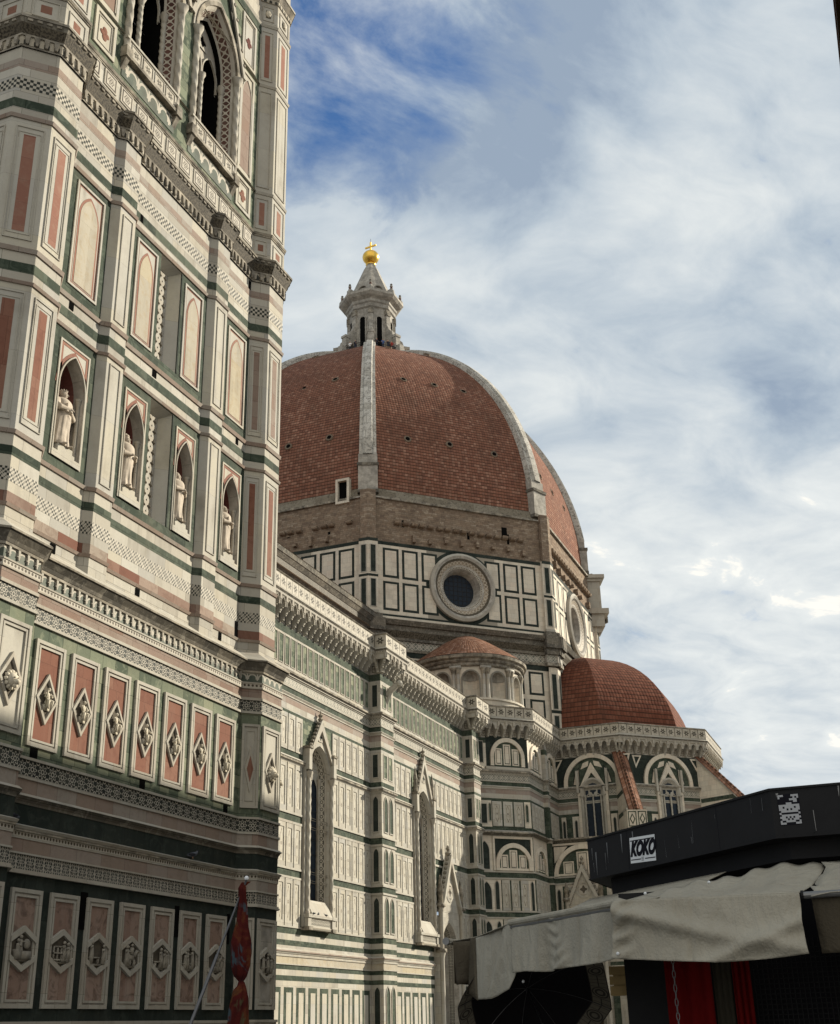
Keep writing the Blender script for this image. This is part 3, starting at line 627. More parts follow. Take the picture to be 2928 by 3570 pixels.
# panels on buttresses and pilasters
def octo_faces(cx_, cy_, s):
    a = s*(1+math.sqrt(2))/2; r = math.sqrt(.5)
    return [((cx_-a, cy_, 0), (0, -1, 0), (-1, 0, 0)), ((cx_-a*r, cy_-a*r, 0), (r, -r, 0), (-r, -r, 0)), ((cx_, cy_-a, 0), (1, 0, 0), (0, -1, 0)), ((cx_+a*r, cy_-a*r, 0), (r, r, 0), (r, -r, 0)), ((cx_+a, cy_, 0), (0, 1, 0), (1, 0, 0))]
for cx_ in (CXL, CXR):
    for O, t, n in octo_faces(cx_, CYS, 1.02)[:(3 if cx_ == CXL else 5)]:
        sh = .12 if (cx_ == CXR and t[1] < -.1 and t[0] > .1) else 0      # the inner faces run into the wall
        for z0, z1, m2 in ((zA0+.16, zA1-.12, 'red marble'), (zB0+.16, zB1-.14, 'rose marble' if cx_ == CXL else 'pink marble')):
            w = .36-sh; mb = MB().frame(O, t, n); mb.plate(sh-w+.02, sh+w-.02, z0+.12, z1-.12, .004, 'white marble slab')
            mb.frm(sh-w, sh+w, z0+.1, z1-.1, .025, 0, .03, MO); mb.frm(sh-w+.07, sh+w-.07, z0+.26, z1-.26, .022, 0, .02, MO); mb.plate(sh-w*.42, sh+w*.42, z0+.34, z1-.34, .007, m2); mb.build('buttress_panel', tower)
for pc in (23.92, 29.26):
    for z0, z1 in ((zA0+.2, zA1-.15), (zB0+.2, zB1-.2)):
        mb = MB().frame((0, WU-.2, 0), (1, 0, 0), (0, -1, 0)); mb.frm(pc-.24, pc+.24, z0, z1, .03, 0, .03, MO); mb.plate(pc-.2, pc+.2, z0+.03, z1-.03, .004, 'white marble slab'); mb.build('pilaster_panel', tower)
# dark putlog slots
for u0, u1, z0, z1, y in ((24.30, 24.56, 2.30, 3.13, WL), (28.33, 28.53, 2.35, 3.12, WL), (31.02, 31.16, 2.3, 3.1, WL), (22.0, 22.25, 5.80, 6.08, WL), (26.35, 26.58, 5.80, 6.09, WL), (30.58, 30.8, 5.82, 6.08, WL),
                       (22.25, 22.45, 10.98, 11.22, WU), (25.9, 26.1, 11.02, 11.22, WU), (30.3, 30.47, 10.98, 11.22, WU), (31.25, 31.42, 11.35, 11.86, WU), (22.0, 22.18, 17.86, 18.08, WU), (24.78, 24.9, 22.60, 22.86, WU), (25.95, 26.15, 17.86, 18.09, WU), (30.85, 31.0, 17.86, 18.09, WU), (31.3, 31.44, 24.2, 24.55, WU)):
    mb = MB().frame((0, y, 0)); mb.box(u0, u1, 0, .016, z0, z1, 'window void'); mb.build('wall_slot', tower)

# lozenge reliefs -------------------------------------------------
def lump_figure(seed, h, seated=True):
    rr = random.Random(seed); mb = MB().frame((0, 0, 0)); M = 'relief marble'; s = h/.8
    lean = rr.uniform(-.05, .05)
    if seated:
        mb.ball((0, .05, .12*s), .12*s, M, 10, (1.3, .55, .8)); mb.ball((lean*.5, .06, .36*s), .12*s, M, 10, (.95, .6, 1.35))
        mb.ball((lean, .09, .60*s), .062*s, M, 10, (.9, .9, 1.15)); mb.ball((lean, .08, .645*s), .065*s, M, 8, (1.05, .8, .55))
        for sx in (-1, 1):
            mb.tube([(lean+sx*.10*s, .07, .47*s), (sx*.17*s, .11, .33*s), (sx*rr.uniform(.02, .22)*s, .13, rr.uniform(.25, .6)*s)], [.04*s, .036*s, .026*s], M, 7)
            mb.tube([(sx*.07*s, .08, .22*s), (sx*.12*s, .15, .17*s), (sx*.10*s, .12, -.10*s)], [.06*s, .06*s, .04*s], M, 7)
        for q in range(5): mb.tube([(-.13*s+q*.065*s, .13, .2*s), (-.15*s+q*.075*s, .11, -.12*s)], .02*s, M, 6)
        mb.box(-.17*s, .17*s, 0, .05, -.16*s, .05*s, M)
        if rr.random() < .7: mb.ball((rr.choice((-1, 1))*.17*s, .08, .33*s), .05*s, M, 8)
    else:
        mb.tube([(0, .05, -.1*s), (lean*.5, .06, .2*s), (lean, .07, .42*s)], [.09*s, .075*s, .06*s], M, 8); mb.ball((lean, .08, .52*s), .055*s, M, 8)
        for sx in (-1, 1): mb.tube([(lean+sx*.06*s, .08, .40*s), (sx*.14*s, .12, .28*s), (sx*rr.uniform(.0, .2)*s, .13, rr.uniform(.2, .42)*s)], [.035*s, .03*s, .024*s], M, 6)
    return mb
def relief_panel(u, z0, z1, w, field, kind, seed, y, t=(1, 0, 0), n=(0, -1, 0), O=None):
    fr = dict(O=O or (0, y, 0), t=t, n=n); c = u+w/2
    q = MB().frame(**fr); q.plate(u+.1, u+w-.1, z0+.1, z1-.1, .012, field); pan = q.build('relief_panel', tower)
    q = MB().frame(**fr); q.frm(u, u+w, z0, z1, .085, 0, .06, 'white marble moulding'); q.frm(u+.087, u+w-.087, z0+.087, z1-.087, .035, 0, .03, 'grey marble'); q.frm(u+.125, u+w-.125, z0+.125, z1-.125, .05, 0, .05, 'white marble moulding'); q.build('frame', pan)
    q = MB().frame(**fr)
    if kind == 'lozenge':
        zc = (z0+z1)/2-.09; hw, hh = .385, .61
        A = [(c-hw, zc), (c, zc+hh), (c+hw, zc), (c, zc-hh)]; k = .80; B2 = [(c+(a-c)*k, zc+(b-zc)*k) for a, b in A]; k = .74; D = [(c+(a-c)*k, zc+(b-zc)*k) for a, b in A]
        arch_loft(q, A, .07, B2, .075, 'white marble moulding', closed=True); arch_loft(q, A, .012, A, .07, 'white marble moulding', closed=True); arch_loft(q, B2, .075, D, .016, 'grey marble', closed=True); q.build('lozenge_frame', pan)
        q = MB().frame(**fr); q.face([(a, .016, b) for a, b in D], 'relief ground'); q.build('ground', pan)
        if seed is not None:
            f = lump_figure(seed, .50); o = f.build('figure', pan, True); o.location = Vector(fr['O'])+Vector(t)*c+Vector(n)*.02+Vector((0, 0, zc-.16))-pan.matrix_basis.translation
            o.parent = pan; o.rotation_euler.z = math.atan2(t[1], t[0])
    else:
        zc = (z0+z1)/2-.02; hw = w/2-.125; zt, zb, sh = zc+.47, zc-.47, .225
        for sg, z_, in ((1, zt), (-1, zb)):
            P1 = [(c-hw-.02, zc+sg*(.47-sh)), (c, z_), (c+hw+.02, zc+sg*(.47-sh))]; P2 = [(a, b-sg*.125) for a, b in P1]; loop = P1+P2[::-1]
            q.prism(loop, .012, .09, 'white marble moulding')
        q.build('hexagon_frame', pan)
        q = MB().frame(**fr); q.face([(a, .02, b) for a, b in [(c-hw, zc-.2), (c, zb+.1), (c+hw, zc-.2), (c+hw, zc+.2), (c, zt-.1), (c-hw, zc+.2)]], 'relief ground'); q.build('ground', pan)
        rr = random.Random(seed); q = MB().frame(**fr); M = 'grimy relief'
        q.box(c-hw*.95, c+hw*.95, .02, .06, zc-.26, zc-.22, M)
        typ = seed % 4
        if typ == 0:
            q.box(c-.28, c-.10, .02, .12, zc-.22, zc-.02, M); q.box(c-.06, c+.24, .02, .11, zc-.22, zc-.05, M); q.ball((c+.10, .08, zc+.10), .105, M, 12, (1, .5, 1))
        elif typ == 1:
            for kk in range(3): q.box(c-.3+kk*.02, c+.3-kk*.02, .02, .10-kk*.015, zc-.2+kk*.14, zc-.17+kk*.14, M)
            for kk in range(5): q.box(c-.28+kk*.135, c-.25+kk*.135, .02, .07, zc-.22, zc+.1, M)
        elif typ == 2:
            q.ball((c, .07, zc-.02), .1, M, 10, (1.6, .5, .85)); q.tube([(c+.1, .08, zc), (c+.2, .1, zc+.12), (c+.25, .1, zc+.08)], [.06, .045, .03], M, 7)
            for sx in (-.12, -.05, .08, .13): q.tube([(c+sx, .07, zc-.05), (c+sx+.03, .09, zc-.14), (c+sx, .08, zc-.22)], .02, M, 6)
            q.tube([(c-.02, .09, zc+.05), (c-.01, .1, zc+.2)], [.06, .05], M, 7); q.ball((c, .1, zc+.25), .04, M, 8)
        else:
            q.box(c-.3, c+.05, .02, .1, zc-.1, zc-.07, M); q.box(c-.28, c-.24, .02, .09, zc-.22, zc-.1, M); q.box(c, c+.04, .02, .09, zc-.22, zc-.1, M)
        for kk in range(rr.choice((2, 3))):
            x = c+rr.uniform(-.26, .26); hgt = rr.uniform(.3, .42); q.tube([(x, .05, zc-.22), (x+.02, .07, zc-.05), (x, .07, zc-.2+hgt)], [.065, .055, .04], M, 7); q.ball((x, .085, zc-.15+hgt), .042, M, 8)
            q.tube([(x, .09, zc-.24+hgt), (x+.09*rr.choice((-1, 1)), .12, zc-.26+hgt)], [.025, .018], M, 6)
        q.build('relief_scene', pan, True)
    return pan
for k in range(7):
    relief_panel(21.79+1.357*k, 6.10, 8.60, 1.085, 'red marble', 'lozenge', 11+k, WL)
    relief_panel(21.83+1.343*k, .60, 3.02, 1.04, 'mottled rose marble', 'hexagon', 4+[0, 1, 3, 2, 3, 3, 2][k]+4*k, WL)
relief_panel(31.02+.0, .60, 3.02, .0001+.0, 'grey marble', 'hexagon', 3, WL) if False else None
for cx_ in (CXL, CXR):
    for fi, (O, t, n) in enumerate(octo_faces(cx_, YL+1.27*1.2071, 1.27)[:(3 if cx_ == CXL else 4)]):
        part = cx_ == CXR and fi == 1
        w = 1.06
        if cx_ == CXR and fi == 0: continue
        if part:
            u0, u1, c = .05, .60, .33
            for z0, z1 in ((6.10, 8.60), (.60, 3.02)):
                q = MB().frame(O, t, n); q.frm(u0, u1, z0, z1, .07, 0, .06, 'white marble moulding'); q.plate(u0+.07, u1-.07, z0+.07, z1-.07, .01, 'white marble slab'); q.frm(c-.13, c+.13, z0+.2, z1-.2, .02, 0, .03, MO)
                if z0 > 5: q.prism([(c-.16, 7.25), (c, 6.55), (c+.16, 7.25), (c, 7.95)], .01, .05, MO); q.prism([(c-.10, 7.25), (c, 6.85), (c+.10, 7.25), (c, 7.65)], .05, .056, 'red marble')
                q.build('buttress_panel', tower)
            continue
        pan = relief_panel(-w/2, 6.10, 8.60, w, 'white marble slab', 'lozenge', None, 0, t, n, O)
        # stone lion head looking out of the lozenge
        f = MB().frame(O, t, n); zc = 7.22; M = 'relief marble'
        f.ball((0, .10, zc), .16, M, 12, (1, .8, 1.05)); f.ball((0, .24, zc-.06), .085, M, 10, (1, .9, .8)); f.ball((0, .2, zc-.14), .06, M, 8)
        for kk in range(12):
            th = 2*math.pi*kk/12; f.ball((.17*math.cos(th), .08, zc+.18*math.sin(th)), .06, M, 7)
        for sx in (-1, 1): f.ball((sx*.06, .23, zc+.03), .025, M, 6)
        o = f.build('lion_head', pan, True)
        relief_panel(-w/2, .60, 3.02, w, 'grey marble', 'hexagon', 7, 0, t, n, O)

# bell stage ------------------------------------------------------
mb = MB()
sweep(mb, pathT, [(25.55, 25.95, 0, WH), (25.95, 26.60, 0, 'white marble'), (26.60, 26.66, .03, 'sooty marble'), (26.66, 26.74, (.05, .08), 'sooty marble'), (26.74, 28.46, 0, 'white marble slab'), (28.46, 28.56, (.03, .06), 'white marble moulding'),
    (28.56, 33.55, 0, 'white marble slab'), (33.55, 33.65, (.03, .06), MO), (33.65, 36.6, 0, 'white marble slab'), (36.6, 36.7, (.03, .07), MO), (36.7, 37.9, 0, 'white marble'), (37.9, 38.1, .04, 'arched frieze'), (38.1, 38.4, (.05, .18), 'sooty marble'), (38.4, 38.5, .2, MO),
    (38.5, 50.0, 0, 'white marble slab'), (50.0, 50.5, (.1, .5), 'sooty marble'), (50.5, 51.0, .55, MO)], True, skip=lambda i, bi: i == 5 and bi in (4, 5, 6, 7, 8))
P4 = pathT; mb.wface([(x, y, 51.0) for x, y in P4], MO, [(x, y) for x, y in P4])
mb.build('bell_stage_wall', tower)
mb = MB().frame(**SF)
WC = (24.66, 28.42); ow, oh = 2.72, 2.25
for a, b2, c in ((21.49, 26.52, WC[0]), (26.52, 31.48, WC[1])): arch_hole(mb, a, b2, 26.74, 36.7, c, ow, 27.8, 32.35, oh, 0, 'pale green marble')
mb.box(21.49, 31.48, 0, .03, 36.2, 36.7, G_)
mb.build('bell_stage_facing', tower)
for k in range(12):
    q = MB().frame(**SF); c = 21.62+.83*k+.31; q.box(c-.31, c+.31, 0, .03, 25.98, 26.56, 'white marble slab'); q.plate(c-.30, c+.30, 25.98, 26.56, .034, 'square tile inlay'); q.build('flower_tile', tower)
for c in WC:
    mb = MB().frame(**SF); zb, zs = 28.45, 32.35
    A = arch_pts(c, ow, zb, zs, oh); B1 = scaled(A, c, zs, .95); B2 = scaled(A, c, zs, .92); B3 = scaled(A, c, zs, .84); B4 = scaled(A, c, zs, .79)
    arch_loft(mb, A, 0, B1, -.06, MO); arch_loft(mb, B1, -.06, B2, -.12, MO); arch_loft(mb, B2, -.12, B3, -.40, 'cross inlay'); arch_loft(mb, B3, -.40, B4, -.46, MO); arch_loft(mb, B4, -.46, B4, -1.4, 'window void')
    arch_ring(mb, c, ow, zs, zs, oh, .16, 0, .10, 'sooty marble'); arch_ring(mb, c, ow+.34, zs, zs, oh+.2, .10, 0, .06, MO, inner=False)
    win = mb.build('bell_window', tower)
    q = MB().frame(**SF); hw = ow*.39
    for sx in (-1, 1): arch_hole(q, min(c, c+sx*hw*1.1), max(c, c+sx*hw*1.1), 31.55, 34.7, c+sx*hw/2, hw-.10, 31.55, 32.0, .85, -.66, MO)
    q.box(c-hw, c+hw, -.68, -.6, 31.50, 31.55, MO) if False else None
    pierced(q, c, 33.25, .34, .34, -.62, MO); q.plate(c-.28, c+.28, 32.97, 33.53, -.64, 'window void')
    for sx in (-1, 1): arch_ring(q, c+sx*hw/2, hw-.12, 31.6, 32.0, .82, .05, -.66, -.58, MO)
    q.build('tracery', win)
    q = MB().frame(**SF); q.plate(c-hw-.1, c+hw+.1, 27.9, 34.8, -1.3, 'window void')
    q.face([(c-hw, -.9, 27.9), (c-hw, -1.3, 27.9), (c-hw, -1.3, 34.5), (c-hw, -.9, 34.5)], 'window void'); q.face([(c+hw, -.9, 27.9), (c+hw, -1.3, 27.9), (c+hw, -1.3, 34.5), (c+hw, -.9, 34.5)], 'window void')
    for z in (28.9, 29.7, 30.5, 31.3): q.box(c-hw, c+hw, -1.2, -1.18, z, z+.03, 'grey steel')
    q.build('louvre_opening', win)
    for x, d, r, z1, nm in ((c-ow/2-.02, .06, .115, zs, 'twisted_column'), (c+ow/2+.02, .06, .115, zs, 'twisted_column'), (c-hw-.04, -.44, .085, 31.9, 'twisted_column'), (c+hw+.04, -.44, .085, 31.9, 'twisted_column'), (c, -.60, .085, 31.7, 'twisted_column')):
        q = MB().frame(**SF); H = z1-27.95; q.lathe((x, d, 27.95), [(r*1.3, 0), (r*1.3, .12)]+[(r, .16+(H-.5)*i/56) for i in range(57)]+[(r*1.1, H-.33), (r*1.25, H-.2), (r*1.75, H-.03), (r*1.75, H+.04)], 'white marble moulding', 14, twist=(3, 3.6 if d > 0 else 7.0, .13)); q.build(nm, win, True)
    q = MB().frame(**SF)
    q.box(c-1.5, c+1.5, 0, .20, 27.66, 27.78, 'sooty marble'); q.box(c-1.45, c+1.45, 0, .14, 27.78, 28.36, 'white marble slab'); q.box(c-1.5, c+1.5, -.9, .19, 28.36, 28.44, MO)
    for x in (c-1.42, c+1.42): q.box(x-.15, x+.15, 0, .24, 27.58, 27.98, 'sooty marble'); q.prof([(0, 27.15), (.20, 27.58), (0, 27.58)], x-.09, x+.09, 'sooty marble')
    for x in (c-.95, c-.32, c+.32, c+.95):
        q.frm(x-.27, x+.27, 27.83, 28.31, .03, .14, .165, MO); q.plate(x-.24, x+.24, 27.86, 28.28, .144, 'pierced parapet', [(0, .001), (.999, .001), (.999, .999), (0, .999)])
    q.build('sill', win)
    q = MB().frame(**SF); ap = 37.55; gb = 32.75
    for sx in (-1, 1):
        q.prism([(c+sx*1.72, gb), (c+sx*1.90, gb), (c+sx*.02, ap+.25), (c, ap-.1)], 0, .14, 'white marble moulding'); q.prism([(c+sx*1.60, gb+.1), (c+sx*1.70, gb+.1), (c, ap-.15), (c, ap-.5)], 0, .07, 'checker inlay')
        for i in range(1, 9):
            k = i/9; q.ball((c+sx*1.92*(1-k), .1, gb+(ap+.2-gb)*k), .10, 'sooty marble', 6)
    q.prism([(c-1.6, gb+.1), (c+1.6, gb+.1), (c, ap-.5)], -.0, .012, 'white marble slab') if False else None
    pierced(q, c, 35.75, .30, .30, .05, MO); q.plate(c-.25, c+.25, 35.5, 36.0, .02, 'window void')
    q.build('gable', win)
    q = MB().frame(**SF); q.plate(c-1.45, c+1.45, 26.95, 27.58, .02, 'fork frieze'); q.build('fringe_frieze', win)
def tall_panel(u0, u1, z0, z1, arch, q):
    q.frm(u0, u1, z0, z1, .12, 0, .05, 'white marble slab'); q.plate(u0+.12, u1-.12, z0+.12, z1-.12, .006, 'white marble slab'); c = (u0+u1)/2
    if arch: arch_fill(q, c, u1-u0-.36, z0+.25, z1-1.1, .75, .014, 'pink marble'); arch_ring(q, c, u1-u0-.36, z0+.25, z1-1.1, .75, .04, .006, .04, MO)
    else:
        zc = (z0+z1)/2-.02
        for a in (0, 1): q.ball((c, .012, zc+(a-.5)*.26), .13, 'red marble' if z0 < 30 else 'dark red marble', 10, (.9, .15, 1.0)); q.ball((c+(a-.5)*.22, .012, zc), .12, 'red marble' if z0 < 30 else 'dark red marble', 10, (1, .15, .8))
        q.frm(u0+.2, u1-.2, z0+.2, z1-.2, .02, 0, .03, MO)
for u0, u1 in ((21.76, 22.79), (30.10, 31.12)):
    for z0, z1, ar in ((27.03, 28.42, False), (28.62, 33.4, True), (33.72, 36.1, False)):
        q = MB().frame(**SF); tall_panel(u0, u1, z0, z1, ar, q); q.build('wall_panel', tower)
for cx_ in (CXL, CXR):
    for O, t, n in octo_faces(cx_, CYS, 1.02)[:(3 if cx_ == CXL else 5)]:
        sh = .12 if (cx_ == CXR and t[1] < -.1 and t[0] > .1) else 0
        for z0, z1, m2 in ((25.72, 26.5, 'red marble'), (26.85, 28.36, 'rose marble'), (28.7, 33.4, 'white marble slab'), (33.8, 36.45, 'rose marble'), (36.85, 37.75, 'relief ground')):
            w = .36-sh; mb = MB().frame(O, t, n); mb.plate(sh-w+.02, sh+w-.02, z0+.1, z1-.1, .004, 'white marble slab'); mb.frm(sh-w, sh+w, z0+.08, z1-.08, .03, 0, .03, MO); mb.plate(sh-w*.42, sh+w*.42, z0+.25, z1-.25, .007, m2)
            if z0 > 36: mb.ball((sh, .03, 37.3), .15, 'relief marble', 8, (.8, .5, 1.2))
            mb.build('buttress_panel', tower)

# ---------------------------------------------------------------- statues in the niches
def statue(seed, H, turn, hat, beard, book, bare=False):
    rr = random.Random(seed); mb = MB().frame((0, 0, 0), (1, 0, 0), (0, 1, 0)); M = 'statue marble'; n = 40
    prof = [(0, .20, .17), (.04, .205, .175), (.12, .19, .16), (.30, .175, .15), (.45, .18, .15), (.55, .185, .15), (.62, .18, .145), (.70, .20, .15), (.78, .215, .14), (.815, .19, .12), (.838, .10, .085), (.86, .055, .055)]
    rows = []; ph = [rr.uniform(0, 6.28) for _ in range(5)]
    zs = [i/46*.86 for i in range(47)]
    for z in zs:
        for a, b in zip(prof[:-1], prof[1:]):
            if a[0] <= z <= b[0]: k = (z-a[0])/(b[0]-a[0]); rx = a[1]+(b[1]-a[1])*k; ry = a[2]+(b[2]-a[2])*k; break
        fold = max(0.0, 1-z/.74); sway = .02*math.sin(z*5+ph[0]); row = []
        for i in range(n):
            th = 2*math.pi*i/n
            f = fold*(.05*math.sin(9*th+ph[1]+3.5*z)+.035*math.sin(14*th+ph[2]-5*z)+.03*math.sin(5*th+ph[3]+6*z)) + .02*math.sin(4*th+7*z+ph[4])
            if .42 < z < .72: f += .07*math.exp(-((z-.50-.16*math.cos(th))/.025)**2)      # cloak edge slung across
            row.append(((rx*(1+f)*math.cos(th)+sway)*H/1.0*.98, ry*(1+f)*math.sin(th)*H*.98, z*H))
        rows.append(row)
    for j in range(len(rows)-1):
        for i in range(n): mb.face([rows[j][i], rows[j][(i+1) % n], rows[j+1][(i+1) % n], rows[j+1][i]], M, [(0, 0)]*4)
    mb.face(rows[0], M, [(0, 0)]*n); mb.face(rows[-1], M, [(0, 0)]*n)
    sx0 = .02*math.sin(.86*5+ph[0])*H; ct, st = math.cos(turn), math.sin(turn)
    def hd(x, y, z): return (sx0+(x*ct-y*st)*H, (x*st+y*ct)*H, z*H)
    mb.tube([hd(0, 0, .82), hd(0, .01, .89)], .042*H, M, 10); mb.ball(hd(0, .01, .925), .062*H, M, 14, (.86, .95, 1.18))
    mb.tube([hd(0, .065, .945), hd(0, .082, .918), hd(0, .065, .91)], [.008*H, .014*H, .008*H], M, 6)
    for e in (-1, 1): mb.ball(hd(e*.055, 0, .925), .014*H, M, 6, (.6, 1, 1.3)); mb.ball(hd(e*.024, .058, .938), .011*H, M, 6)
    mb.ball(hd(0, .058, .895), .016*H, M, 6, (1.3, .8, .5))
    mb.ball(hd(0, -.012, .945), .067*H, M, 12, (.95, 1.0, 1.0))
    if beard: mb.ball(hd(0, .055, .875), .036*H, M, 8, (.9, .8, 1.3)); mb.ball(hd(0, .055, .84), .024*H, M, 8, (.8, .7, 1.2))
    if hat == 'crown':
        for i in range(9): a = i/9*6.283; mb.ball(hd(.058*math.cos(a), .058*math.sin(a), .995), .014*H, M, 6, (1, 1, 1.6))
        mb.ball(hd(0, 0, .975), .064*H, M, 12, (1, 1, .45))
    elif hat == 'turban': mb.ball(hd(0, -.01, .982), .068*H, M, 12, (1, 1.1, .55)); mb.ball(hd(0, -.01, 1.005), .04*H, M, 8)
    for e in (-1, 1):          # sleeves and forearms
        ez = rr.uniform(.56, .62); hx = rr.uniform(-.02, .08)*e
        mb.tube([(e*.17*H+sx0, 0, .775*H), (e*.215*H, .03*H, .66*H), (e*.20*H, .09*H, ez*H), (hx*H, .17*H, (ez+.02)*H)], [.062*H, .062*H, .052*H, .030*H], M, 10)
        mb.ball((hx*H, .185*H, (ez+.02)*H), .030*H, M, 8, (1, .8, .8))
        for q in range(4): mb.tube([(hx*H+(q-1.5)*.012*H, .195*H, (ez+.02)*H), (hx*H+(q-1.5)*.013*H-e*.02*H, .215*H, (ez-.005)*H)], .0075*H, M, 5)
    if book: mb.box(-.02*H, .10*H, .135*H, .165*H, .57*H, .72*H, M)
    for e in (-1, 1): mb.ball((e*.08*H, .165*H, .02*H), .035*H, M, 8, (.8, 1.6, .6))
    return mb
SL = [('robed marble statue with low crown and book, leftmost niche of the bell tower', 3, .55, 'crown', False, True, 1.66), ('bearded marble statue in a flat turban, niche just left of the narrow pierced screen', 8, .35, 'turban', True, False, 1.66),
      ('bald bearded marble statue with turned head, niche just right of the pierced screen', 14, .65, None, True, False, 1.63), ('marble statue with folded arms in the rightmost niche of the bell tower', 21, .25, None, True, True, 1.63)]
for (a, b2), (lb, sd_, tn, ht, bd, bk, H) in zip(NICH, SL):
    m_ = statue(sd_, H, tn, ht, bd, bk); o = m_.build('statue', None, True)
    rm = o.modifiers.new('skin', 'REMESH'); rm.mode = 'VOXEL'; rm.voxel_size = .011; rm.use_smooth_shade = True
    dg = bpy.context.evaluated_depsgraph_get(); me = bpy.data.meshes.new_from_object(o.evaluated_get(dg)); o.modifiers.clear(); o.data = me
    me.materials.clear(); me.materials.append(MATS['statue marble']); me.polygons.foreach_set('material_index', [0]*len(me.polygons)); me.polygons.foreach_set('use_smooth', [True]*len(me.polygons))
    o.location = ((a+b2)/2-.04, WU+.22, 13.68+.26); o.rotation_euler.z = math.pi+.15
    tag(o, lb, 'statue', 'statues in the tower niches')
# ================================================================ CATHEDRAL
r2 = math.sqrt(.5)
cath = empty('cathedral', (110, 50, GZ), 'vast cathedral clad in striped white and green marble under a red tiled octagonal dome', 'cathedral')
NW = 38.9; P1 = (87.9, 90.5); P2 = (110.4, 112.3); SWP = (113.2, 38.9); SWE = (117.6, 34.5)
DC = (141.0, 61.6)
plan = [(58.0, 62.0), (58.0, NW), (76.2, NW), (80.7, NW), (P1[0], NW), (P1[0], NW-1), (P1[1], NW-1), (P1[1], NW), (96.7, NW), (101.1, NW), (106.7, NW), (P2[0], NW), (P2[0], NW-1), (P2[1], NW-1), (P2[1], NW), SWP, SWE,
        (122.6, 34.5), (122.6, 34.05), (123.3, 34.05), (123.3, 34.5), (128.3, 34.5), (128.3, 27.35), (135.75, 19.9), (146.25, 19.9), (153.7, 27.35), (153.7, 45.0)]
LG = 'green marble'; MOs = 'sooty marble'
cb = [(GZ, -.9, .25, 'white marble'), (-.9, -.7, (.25, .05), MO), (-.7, 3.07, 0, 'white marble'), (3.07, 3.39, .004, LG), (3.39, 3.75, 0, 'white marble'), (3.75, 4.04, .004, LG), (4.04, 4.12, .07, MO), (4.12, 4.55, .03, 'cream marble'), (4.55, 4.63, .09, MO),
      (4.63, 4.72, .06, 'white marble'), (4.72, 4.84, (.10, .16), MO), (4.84, 4.92, .20, 'pale pink marble'), (4.92, 5.05, (.20, .05), MO), (5.05, 5.23, 0, 'white marble'), (5.23, 5.57, .004, LG), (5.57, 5.96, 0, 'white marble'), (5.96, 6.35, .004, LG), (6.35, 6.45, .07, MO),
      (6.45, 9.46, 0, LG), (9.46, 9.60, .09, MO), (9.60, 10.04, .004, LG), (10.04, 10.18, .09, MO), (10.18, 13.06, 0, LG), (13.06, 13.22, .09, MO), (13.22, 13.70, .004, LG), (13.70, 13.85, .09, MO), (13.85, 17.14, 0, LG),
      (17.14, 17.30, (.05, .14), MO), (17.30, 17.46, .22, MOs), (17.46, 17.64, (.26, .06), MO), (17.64, 18.02, .004, LG), (18.02, 20.56, 0, LG), (20.56, 20.80, .004, LG), (20.80, 21.26, .01, 'white marble'), (21.26, 21.74, .014, 'pale pink marble'),
      (21.74, 21.84, .07, MO), (21.84, 21.95, (.08, .16), MO), (21.95, 22.06, (.16, .02), MO), (22.06, 22.43, .004, LG), (22.43, 22.56, .07, MO), (22.56, 23.14, .01, 'lattice inlay'), (23.14, 23.24, .07, MO), (23.24, 23.40, .16, 'dotted frieze'), (23.40, 23.55, .30, MOs), (23.55, 23.70, (.30, .0), MO),
      (23.70, 26.25, 0, 'white marble'), (26.25, 26.80, .004, LG), (26.80, 28.20, -.05, 'grey marble'), (28.20, 30.0, -.3, 'grey marble')]
mb = MB()
SKW = (2, 8); SKP = (9,)
sweep(mb, plan, cb, False, skip=lambda i, bi: (i in SKW and 6.4 < cb[bi][0] and cb[bi][1] < 20.6) or (i in SKP and cb[bi][1] < 9.5))
# walls are open where windows go: the stone behind them is cut by the recess pieces below
walls = mb
NF = dict(O=(0, NW, 0), t=(1, 0, 0), n=(0, -1, 0))
wall_o = walls.build('aisle_wall', cath)

def npanel(q, u0, u1, z0, z1):
    """marble panel: pale frame, sunk field with a pointed outline"""
    q.frm(u0, u1, z0, z1, (u1-u0)*.20, 0, .07, 'white marble', .32); q.frm(u0+(u1-u0)*.19, u1-(u1-u0)*.19, z0+.31, z1-.31, .024, 0, .055, 'grey marble')
    q.plate(u0+(u1-u0)*.2, u1-(u1-u0)*.2, z0+.32, z1-.32, .022, 'oval inlay', [(0, .001), (.999, .001), (.999, .999), (0, .999)])
def nrow(fr, u0, u1, n, rows, name='panel_row'):
    if u1-u0 < .3: return
    for z0, z1 in rows:
        q = MB().frame(**fr); p = (u1-u0)/n
        for i in range(n): npanel(q, u0+p*i+p*.06, u0+p*(i+1)-p*.06, z0, z1)
        q.build(name, cath)
ROWS = [(6.45, 9.46), (10.18, 13.06), (13.85, 17.14), (18.02, 20.56)]
WINA, WINB, POR = 78.45, 98.95, 103.9
nrow(NF, 62.2, 76.05, 12, ROWS); nrow(NF, 80.85, 87.85, 6, ROWS); nrow(NF, 90.55, 96.55, 5, ROWS)
nrow(NF, 101.35, 110.35, 8, ROWS[2:]); nrow(NF, 107.0, 110.35, 3, ROWS[:2])
def lowpanels(fr, u0, u1, n):
    q = MB().frame(**fr); p = (u1-u0)/n
    for i in range(n):
        a, b2 = u0+p*i+p*.13, u0+p*(i+1)-p*.13
        q.frm(a, b2, -.62, 2.68, .30, -.01, .012, LG, .32); q.plate(a+.30, b2-.30, -.3, 2.36, .03, 'white marble slab')
    q.build('plinth_panels', cath)
